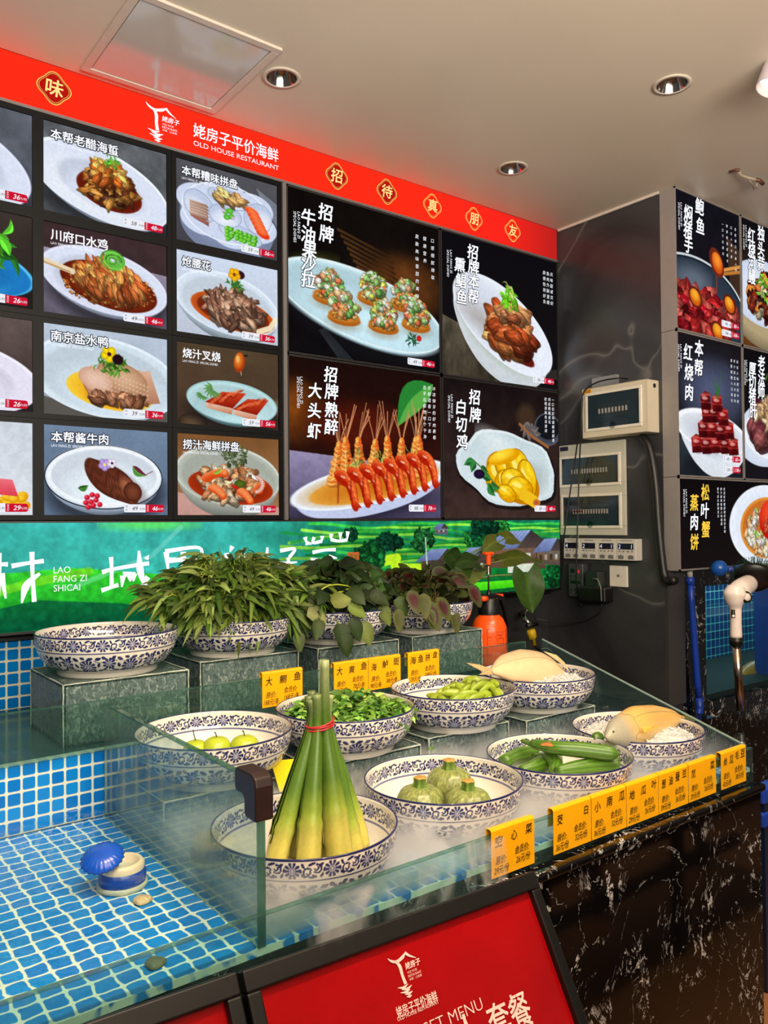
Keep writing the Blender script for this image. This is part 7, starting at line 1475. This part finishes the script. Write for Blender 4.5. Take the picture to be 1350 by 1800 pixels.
# ------------------------------------------------------------------ sprayer and big leaved plant
SY = 2.03; SX = 2.025; sb = H-.498
sp = thing('pressure_sprayer', 'orange garden pressure sprayer with black pump head and tall rod', 'sprayer', (SX, SY, sb)); M_or = plain('orange plastic', (248, 84, 20), .28, 0, .5, .04)
MB().lathe([(.0, .002), (.058, .0), (.063, .006), (.064, .06), (.0635, .115), (.060, .140), (.050, .163), (.036, .176), (.034, .182)], 40, (SX, SY, sb)).build('tank', M_or, sp, True)
MB().lathe([(.037, .178), (.037, .205), (.034, .212), (.034, .232), (.030, .236), (.0, .236)], 32, (SX, SY, sb), rfun=lambda a, i: 1+.02*np.cos(24*a)*(i < 2)).build('pump_collar', M_blackpl, sp, True)
MB().tube([(SX, SY, sb+.234), (SX, SY, sb+.262)], [.010, .0075], 14).build('pump_guide', M_blackpl, sp, True)
MB().tube([(SX, SY, sb+.255), (SX, SY, sb+.372)], .0032, 12).build('pump_rod', M_chr, sp, True)
mb = MB(); mb.tube([(SX, SY, sb+.352), (SX, SY, sb+.392)], [.008, .0095], 14); mb.box((SX-.021, SY-.009, sb+.388), (SX+.021, SY+.009, sb+.398)); mb.build('pump_handle', M_or, sp, bevel=.002)
mb = MB(); pf = [(-.04, .226), (-.034, .246), (.04, .252), (.068, .246), (.085, .20), (.098, .13), (.090, .127), (.072, .19), (.058, .222), (.03, .226)]; mb.prism([V(SX+x, SY-.010, sb+z) for x, z in pf], (0, .020, 0)); mb.build('grip', M_blackpl, sp, bevel=.003)
mb = MB(); mb.prism([V(SX+.018, SY-.011, sb+.250), V(SX+.062, SY-.011, sb+.246), V(SX+.066, SY-.011, sb+.236), V(SX+.052, SY-.011, sb+.240)], (0, .022, 0)); mb.build('trigger', M_or, sp, bevel=.002)
mb = MB(); mb.tube([(SX-.032, SY-.02, sb+.236), (SX-.062, SY-.03, sb+.238)], [.010, .009], 12); mb.build('nozzle', M_or, sp, True)
k = MB(); f_ = Frame((SX, 0, 0)); Rr = .0645
def ontank(a, z): return V(SX+Rr*math.cos(a), SY+Rr*math.sin(a), sb+z)
def tline(p0, p1, r=.0006): k.tube([ontank(p0[0]+(p1[0]-p0[0])*i/4, p0[1]+(p1[1]-p0[1])*i/4) for i in range(5)], r, 4)
tline((-2.45, .04), (-2.45, .135)); 
for z in (.045, .075, .105, .132): tline((-2.45, z), (-2.2, z))
tline((-1.9, .082), (-1.5, .082)); tline((-1.9, .082), (-1.9, .10)); tline((-1.5, .082), (-1.5, .10)); tline((-1.9, .10), (-1.5, .10)); tline((-1.75, .10), (-1.75, .112)); tline((-1.65, .10), (-1.65, .112)); tline((-1.95, .112), (-1.5, .112)); tline((-2.0, .11), (-1.95, .095))
for a in np.linspace(-1.95, -1.45, 6): tline((a, .118), (a+.03, .126))
tline((-1.2, .06), (-1.2, .13)); tline((-1.05, .06), (-1.05, .13))
for z in (.06, .08, .105, .13): tline((-1.2, z), (-1.05, z))
k.build('tank_print', plain('dark print', (60, 20, 10), .5), sp)

rs = np.random.RandomState(44); tp_ = thing('taro_plant', 'big arrow leaved green plant behind the sprayer and red leaves', 'plant', (1.88, 2.26, H-.498)); M_taro = vcol('taro leaf skin', .4, .4, noise=.2, scale=70, bump=.2, trans=.35)
def big_leaf(base, d, nrm, L, wd, col, droop=.3, root=None):
    d = np.asarray(d, float); d /= np.linalg.norm(d); nrm = np.asarray(nrm, float); s = np.cross(d, nrm); s /= np.linalg.norm(s); nn = np.cross(s, d); n = 14; Vv = []; Cc = []; c = lin(col); nc = 9
    for i in range(n+1):
        t = i/n; ww = wd*(1.0*max(0, math.sin(PI*min(1, t*.76+.24)))**.85)
        for j in range(nc):
            u = (j/(nc-1)-.5)*2; back = -.22*L*abs(u)**1.3*(1-t)**2*1.3
            p = np.asarray(base)+d*(L*t+back)+s*ww*u+nn*(.16*ww*abs(u)+.010*math.sin(9*t+3*u)*abs(u)*L*4)+V(0, 0, -1)*droop*L*t*t; Vv.append(p); Cc.append(c*(1.55 if j == nc//2 else (1.12 if (int(t*14)+int(abs(u)*6)) % 4 == 0 else .95)))
    f = [(i*nc+j, i*nc+j+1, (i+1)*nc+j+1, (i+1)*nc+j) for i in range(n) for j in range(nc-1)]; mb = MB(); mb.add(Vv, f, np.array(Cc)); lo = mb.build('leaf', M_taro, tp_, True, vc=True)
    st = MB(); b0 = np.asarray(base, float); r_ = V(1.88+.03*rs.normal(), 2.26, H-.30) if root is None else np.asarray(root); st.tube(smooth([b0+d*L*.03, b0*.6+r_*.4+V(0, 0, .03), r_], 6), np.linspace(.003, .005, 13), 8, np.tile(lin((96, 120, 50)), (13, 1))); st.build('leaf_stem', M_stemv, tp_, True, vc=True)
T_ = lambda px, py, Y=2.12: np.array(atY(px, py, Y))
big_leaf(T_(873, 952), (-.8, -.1, -.12), (-.1, -.75, .65), .085, .040, (100, 112, 46), .35)
big_leaf(T_(888, 946), (.85, 0, .12), (.0, -.7, .7), .10, .036, (104, 112, 40), .42)
big_leaf(T_(888, 984), (1, -.05, .18), (.1, -.55, .8), .20, .040, (92, 104, 34), .24)
big_leaf(T_(925, 1008, 2.05), (.10, -.1, -1), (-.35, -.85, .1), .150, .062, (62, 92, 30), .0)
big_leaf(T_(806, 1000), (-.9, -.2, -.5), (-.3, -.6, .7), .12, .055, (58, 84, 34), .3)
big_leaf(T_(800, 985), (-.6, -.1, .5), (-.3, -.8, .4), .085, .045, (44, 70, 26), .4)
big_leaf(T_(832, 1002), (-.95, -.2, -.35), (-.2, -.5, .8), .13, .050, (126, 140, 72), .35)
big_leaf(T_(838, 988), (-.9, .0, .25), (-.2, -.6, .7), .12, .045, (50, 76, 30), .4)
MB().lathe([(.0, 0), (.05, 0), (.058, .02), (.06, .12), (.055, .19), (.048, .198), (.046, .19), (.045, .17), (.0, .165)], 28, (1.90, 2.235, H-.498)).build('plant_pot', plain('dark clay pot', (60, 56, 50), .5), tp_, True)

# ------------------------------------------------------------------ yellow price tags
M_tag = plain('yellow plastic card', (240, 170, 10), .34, 0, .5, .02); M_pen = plain('black marker', (18, 14, 12), .5)
def price_card(x0, x1, z1, z0, Yg, name, old, new, label, group, tilt=0.0, thick=.012, small=False):
    """card bent over a glass edge whose top is z1-.004; Yg = front face of the glass"""
    t = thing('price_card', label, 'price tag', ((x0+x1)/2, Yg, z0), group); th = .0016; y0 = Yg-.002; mb = MB(); pf = []
    prof = [(y0, z0), (y0, z1-.004), (y0+.002, z1-.001), (y0+.005, z1), (y0+thick, z1), (y0+thick+.003, z1-.002), (y0+thick+.004, z1-.006), (y0+thick+.004, z1-.040)]
    inn = [(y+(th if i < 3 else 0 if i < 5 else -th), z-(th if 2 <= i <= 5 else 0)) for i, (y, z) in enumerate(prof)]
    n = len(prof)
    for x in (x0, x1): pf += [V(x, y, z) for y, z in prof]+[V(x, y, z) for y, z in inn]
    m = 2*n; f = []
    for i in range(n-1): f += [(i, i+1, m+i+1, m+i), (n+i+1, n+i, m+n+i, m+n+i+1), (i+1, i, n+i, n+i+1), (m+i, m+i+1, m+n+i+1, m+n+i)]
    f += [(0, m, m+n, n), (n-1, n+n-1, m+n+n-1, m+n-1)]
    mb.add(pf, f); mb.build('card', M_tag, t, bevel=.0006)
    if name:
        fr = Frame((x0, y0-.0002, z1), ey=(0, 0, -1)); w_, h_ = x1-x0, z1-z0; k = MB(); n = len(name); rs = np.random.RandomState(int(x0*1000)); hc = .021 if n < 5 else .0175
        for i, ch in enumerate(name):
            k = MB(); write(k, fr, ch, w_*(.16+.70*(i+.0)/(max(1, n-1))), h_*(.28-.03*i+rs.uniform(-.02, .02)), hc*rs.uniform(.9, 1.08), 'c', .012, .12, lift=.0003, stretch=rs.uniform(.8, 1)); k.build('handwritten_character', M_pen, t)
        k = MB()
        write(k, fr, '原价:', w_*.21, h_*.66, .0155, 'c', .008, .2, lift=.0003, stretch=.8, res=2); write(k, fr, old, w_*.22, h_*.86, .0155, 'c', .008, .2, lift=.0003, stretch=.72, res=2)
        k.build('handwritten_price', M_pen, t); k = MB()
        write(k, fr, '会员价:', w_*.70, h_*.58, .0155, 'c', .008, .2, lift=.0003, stretch=.74, res=2); write(k, fr, new, w_*.72, h_*.78, .0155, 'c', .008, .2, lift=.0003, stretch=.72, res=2)
        k.build('handwritten_member_price', M_pen, t)
    return t
FG, BGp = 'yellow price cards along the front glass', 'yellow price cards on the back glass strip'
S_ = 1.038
for X0, nm, o_, n_, lb in ((1.041, '空心菜', '29元/份', '26元/份', 'yellow price card reading 26, nearest the red board, apart from the rest'), (1.210, '茭白', '36元/份', '32元/份', 'yellow price card with two written characters, prices 36 and 32, first of the joined row'), (1.3265, '小南瓜', '36元/份', '32元/份', 'yellow price card with three characters, prices 36 and 32, second of the joined row'), (1.443, '地瓜叶', '29元/份', '26元/份', 'yellow price card with three characters, prices 29 and 26, third of the joined row'), (1.5595, '葱油蚕豆', '39元/份', '36元/份', 'yellow price card with four characters, prices 39 and 36, below the loofah bowl'), (1.677, '苋菜', '29元/份', '26元/份', 'yellow price card with two characters, prices 29 and 26, last of the joined row'), (1.815, '丝瓜毛豆', '42元/份', '38元/份', 'yellow price card at the right end of the front glass, standing apart')):
    price_card(X0*S_, (X0+.1145)*S_, H-.576, H-.668, 1.085, nm, o_, n_, lb, FG)
for X0, X1, nm, o_, n_, lb in ((.958, 1.073, '大鲗鱼', '188元/条', '168元/条', 'yellow price card on the back strip, leftmost, above the rim of the chopped greens bowl'), (1.168, 1.279, '大黄鱼', '88元/条', '78元/条', 'yellow price card for yellow croaker on the back strip, left of a joined pair'), (1.2805, 1.390, '海鲈斑', '98元/条', '88元/条', 'yellow price card on the back strip, right of a joined pair'), (1.416, 1.532, '海鱼拼盘', '128元/份', '108元/份', 'yellow price card with four characters on the back strip, above the soybean bowl')):
    price_card(X0*S_, X1*S_, H-.372, H-.462, YG-.006, nm, o_, n_, lb, BGp)
b_ = thing('blank_card', 'blank bright yellow card lying against a glass stand behind the water bamboo', 'card', (.93, 1.52, ZF+.002)); mb = MB(); A, B, C, D = (np.array(atY(px, py, 1.527)) for px, py in ((476, 1338), (540, 1332), (546, 1384), (492, 1392))); mb.prism([A, B, C, D], (0, .0016, 0)); mb.build('card', plain('bright yellow card', (255, 226, 20), .4), b_)

# ------------------------------------------------------------------ red boards leaning on the counter front
M_bred = None
def m_board():
    t = NT('red printed board'); v = t.coords(); nz = t.noise(v, 6, 3); c = t.ramp(nz, [(.3, rgba((140, 6, 10))), (.7, rgba((156, 8, 12)))]); return t.done(t.bsdf(c, .16, 0, .5))
M_board = m_board(); M_print = plain('pale pink print', (246, 206, 200), .4)
eyb = V(0, -.482, -.876); eyb /= np.linalg.norm(eyb); exb = V(.9994, 0, -.036); nb = np.cross(eyb, exb); nb /= np.linalg.norm(nb)
if nb[1] > 0: nb = -nb
def board(O, w, h, label, fw=.030):
    t = thing('sign_board', label, 'sign board', (O[0]+w/2, O[1]-.3, 0)); P = lambda u, v, l=0: O+exb*u+eyb*v+nb*l; mb = MB()
    for (u0, v0, u1, v1) in ((0, 0, w, fw), (0, h-fw, w, h), (0, fw, fw*.75, h-fw), (w-fw*.75, fw, w, h-fw)): q4 = [P(u0, v0, -.012), P(u1, v0, -.012), P(u1, v1, -.012), P(u0, v1, -.012)]; mb.prism(q4, nb*.022)
    mb.build('frame', M_blackpl, t, bevel=.003)
    mb = MB(); mb.prism([P(fw*.7, fw*.9, -.008), P(w-fw*.7, fw*.9, -.008), P(w-fw*.7, h-fw*.9, -.008), P(fw*.7, h-fw*.9, -.008)], nb*.006); mb.build('poster', M_board, t)
    return t, Frame(O, exb, eyb, nb)
O1 = V(.513, 1.0, H*1.0-.620); O1 = V(.513*S_, 1.0*S_, H-.6080*S_)
bd, fb = board(O1, .606, .93, 'large red set menu board in a black frame leaning on the counter front')
def onboard(px, py):
    d = ray(px, py); o = np.array([0, 0, H]); k = np.dot(O1-o, nb)/np.dot(d, nb); p = o+d*k-O1; return np.dot(p, exb), np.dot(p, eyb)
a0, a1 = onboard(683, 1696), onboard(741, 1752); lu, lv = onboard(683, 1697)
bu = onboard(736, 1690)[0]; kk = abs(onboard(735, 1675)[0]-lu)/100
logo(bd, lu, lv-.017, .00043, Frame(fb.O-nb*.0012+nb*0, exb, eyb, nb), M_print)
mb = MB(); fl = Frame(fb.O-nb*.0018, exb, eyb, nb)
def bline(tx, p0, p1, h, m_=0.0, fit=True, shear=0):
    (u0, v0), (u1, v1) = onboard(*p0), onboard(*p1); write(mb, fl, tx, u0, (v0+v1)/2, h, 'l', m_, shear, lift=.0012, fit=(u1-u0))
bline('姥房子平价海鲜', (690, 1766), (764, 1746), .0150, .010); bline('OLD HOUSE RESTAURANT', (691, 1777), (766, 1756), .0055)
bline('T SET MENU', (714, 1800), (842, 1760), .0180, -.012); bline('套餐', (850, 1782), (924, 1762), .052, .01); bline('2人', (770, 1822), (838, 1800), .052, .01)
mb.build('print_lettering', M_print, bd)
O2 = O1+exb*(-.612)+V(0, .0, .002)
bd2, fb2 = board(O2, .604, .93, 'second red board in a black frame, its top corner just showing at the lower left')

# a dark bench across the aisle: the camera sees it only as the dark bars mirrored in the black marble
bn = thing('steel_bench', 'dark steel framed bench mirrored as dark bars in the black marble front', 'bench', (2.5, .35, 0)); M_bn = plain('dark bench steel', (22, 18, 16), .5)
MB().box((1.75, .12, .43), (3.3, .55, .47)).build('seat', M_bn, bn, bevel=.006)
for x in (1.80, 2.50, 3.22):
    for y in (.15, .50): MB().box((x, y, 0), (x+.045, y+.03, .43)).build('leg', M_bn, bn)
MB().box((1.80, .31, .14), (3.26, .345, .18)).build('stretcher', M_bn, bn)

# ------------------------------------------------------------------ dry-ice mist
def mist(name, lo, hi, density, scale, label, falloff, stretch=(1, 1, 1), thr=.46, col=(.92, .93, .95)):
    mb = MB(); mb.box(lo, hi); t = NT(name); v = t.coords(scale=stretch); c = V((lo[0]+hi[0])/2, (lo[1]+hi[1])/2, lo[2])
    nz = t.n('ShaderNodeTexNoise'); nz.inputs['Scale'].default_value = scale; nz.inputs['Detail'].default_value = 4; nz.inputs['Distortion'].default_value = 1.2; t.l(v, nz.inputs['Vector'])
    d = t.math('MULTIPLY', t.math('SUBTRACT', nz.outputs[0], thr, True), 6.0, True)
    sp_ = t.n('ShaderNodeSeparateXYZ'); tc = t.n('ShaderNodeTexCoord'); t.l(tc.outputs['Object'], sp_.inputs[0]); d = t.math('MULTIPLY', d, falloff(t, sp_)); d = t.math('MULTIPLY', d, density)
    vs_ = t.n('ShaderNodeVolumeScatter'); vs_.inputs['Color'].default_value = col+(1,); vs_.inputs['Anisotropy'].default_value = .2; t.l(d, vs_.inputs['Density']); t.t.links.new(vs_.outputs[0], t.out.inputs['Volume'])
    o = mb.build(name, t.m); tag(o, label, 'mist', kind='stuff'); return o
def fall_tray(t, s):
    h = t.math('SUBTRACT', 1.0, t.math('DIVIDE', s.outputs[2], .090), True)
    for k_ in ('F1', 'F2', 'F3', 'F4'):                                                           # no mist inside the bowls
        dx = t.math('SUBTRACT', s.outputs[0], BB[k_][0]-1.322); dy = t.math('SUBTRACT', s.outputs[1], BB[k_][1]-1.4495); r_ = t.math('SQRT', t.math('ADD', t.math('MULTIPLY', dx, dx), t.math('MULTIPLY', dy, dy)))
        h = t.math('MULTIPLY', h, t.math('MULTIPLY', t.math('SUBTRACT', r_, t.math('ADD', .120, t.math('MULTIPLY', s.outputs[2], .50))), 60.0, True))
    xl = t.math('SUBTRACT', 1.0, t.math('DIVIDE', t.math('ADD', s.outputs[0], .70), 1.25), True)        # thins towards the right end
    return t.math('MULTIPLY', h, t.math('ADD', xl, .08))
mist('tray_mist', (.612, 1.101, ZF+.0015), (2.032, 1.798, H-.530), 80, 11, 'white dry ice mist pooled around the front bowls on the tray', fall_tray, thr=.36)
def fall_spill(t, s):
    h = t.math('DIVIDE', s.outputs[2], .20, True); e = t.math('SUBTRACT', 1.0, t.math('ABSOLUTE', t.math('DIVIDE', s.outputs[1], .030)), True)
    return t.math('MULTIPLY', h, e)
mist('spilling_mist', (.66, 1.020, H-.86), (.98, 1.082, H-.585), 60, 15, 'thin wisps of mist spilling over the front glass onto the red board', fall_spill, (1, 1, .45), thr=.50)
mist('spilling_mist', (1.00, 1.030, H-.72), (1.075, 1.082, H-.575), 95, 22, 'denser wisp of mist curling down beside the first front price card', lambda t, s: t.math('SUBTRACT', 1.0, t.math('ABSOLUTE', t.math('DIVIDE', s.outputs[1], .026)), True), (1, 1, .5), thr=.46)
SC.cycles.volume_bounces = 3; SC.cycles.volume_step_rate = 1.0; SC.cycles.volume_max_steps = 128
SC.cycles.max_bounces = 10; SC.cycles.transparent_max_bounces = 24; SC.cycles.glossy_bounces = 4; SC.cycles.diffuse_bounces = 3
SC.cycles.sample_clamp_indirect = 4.0
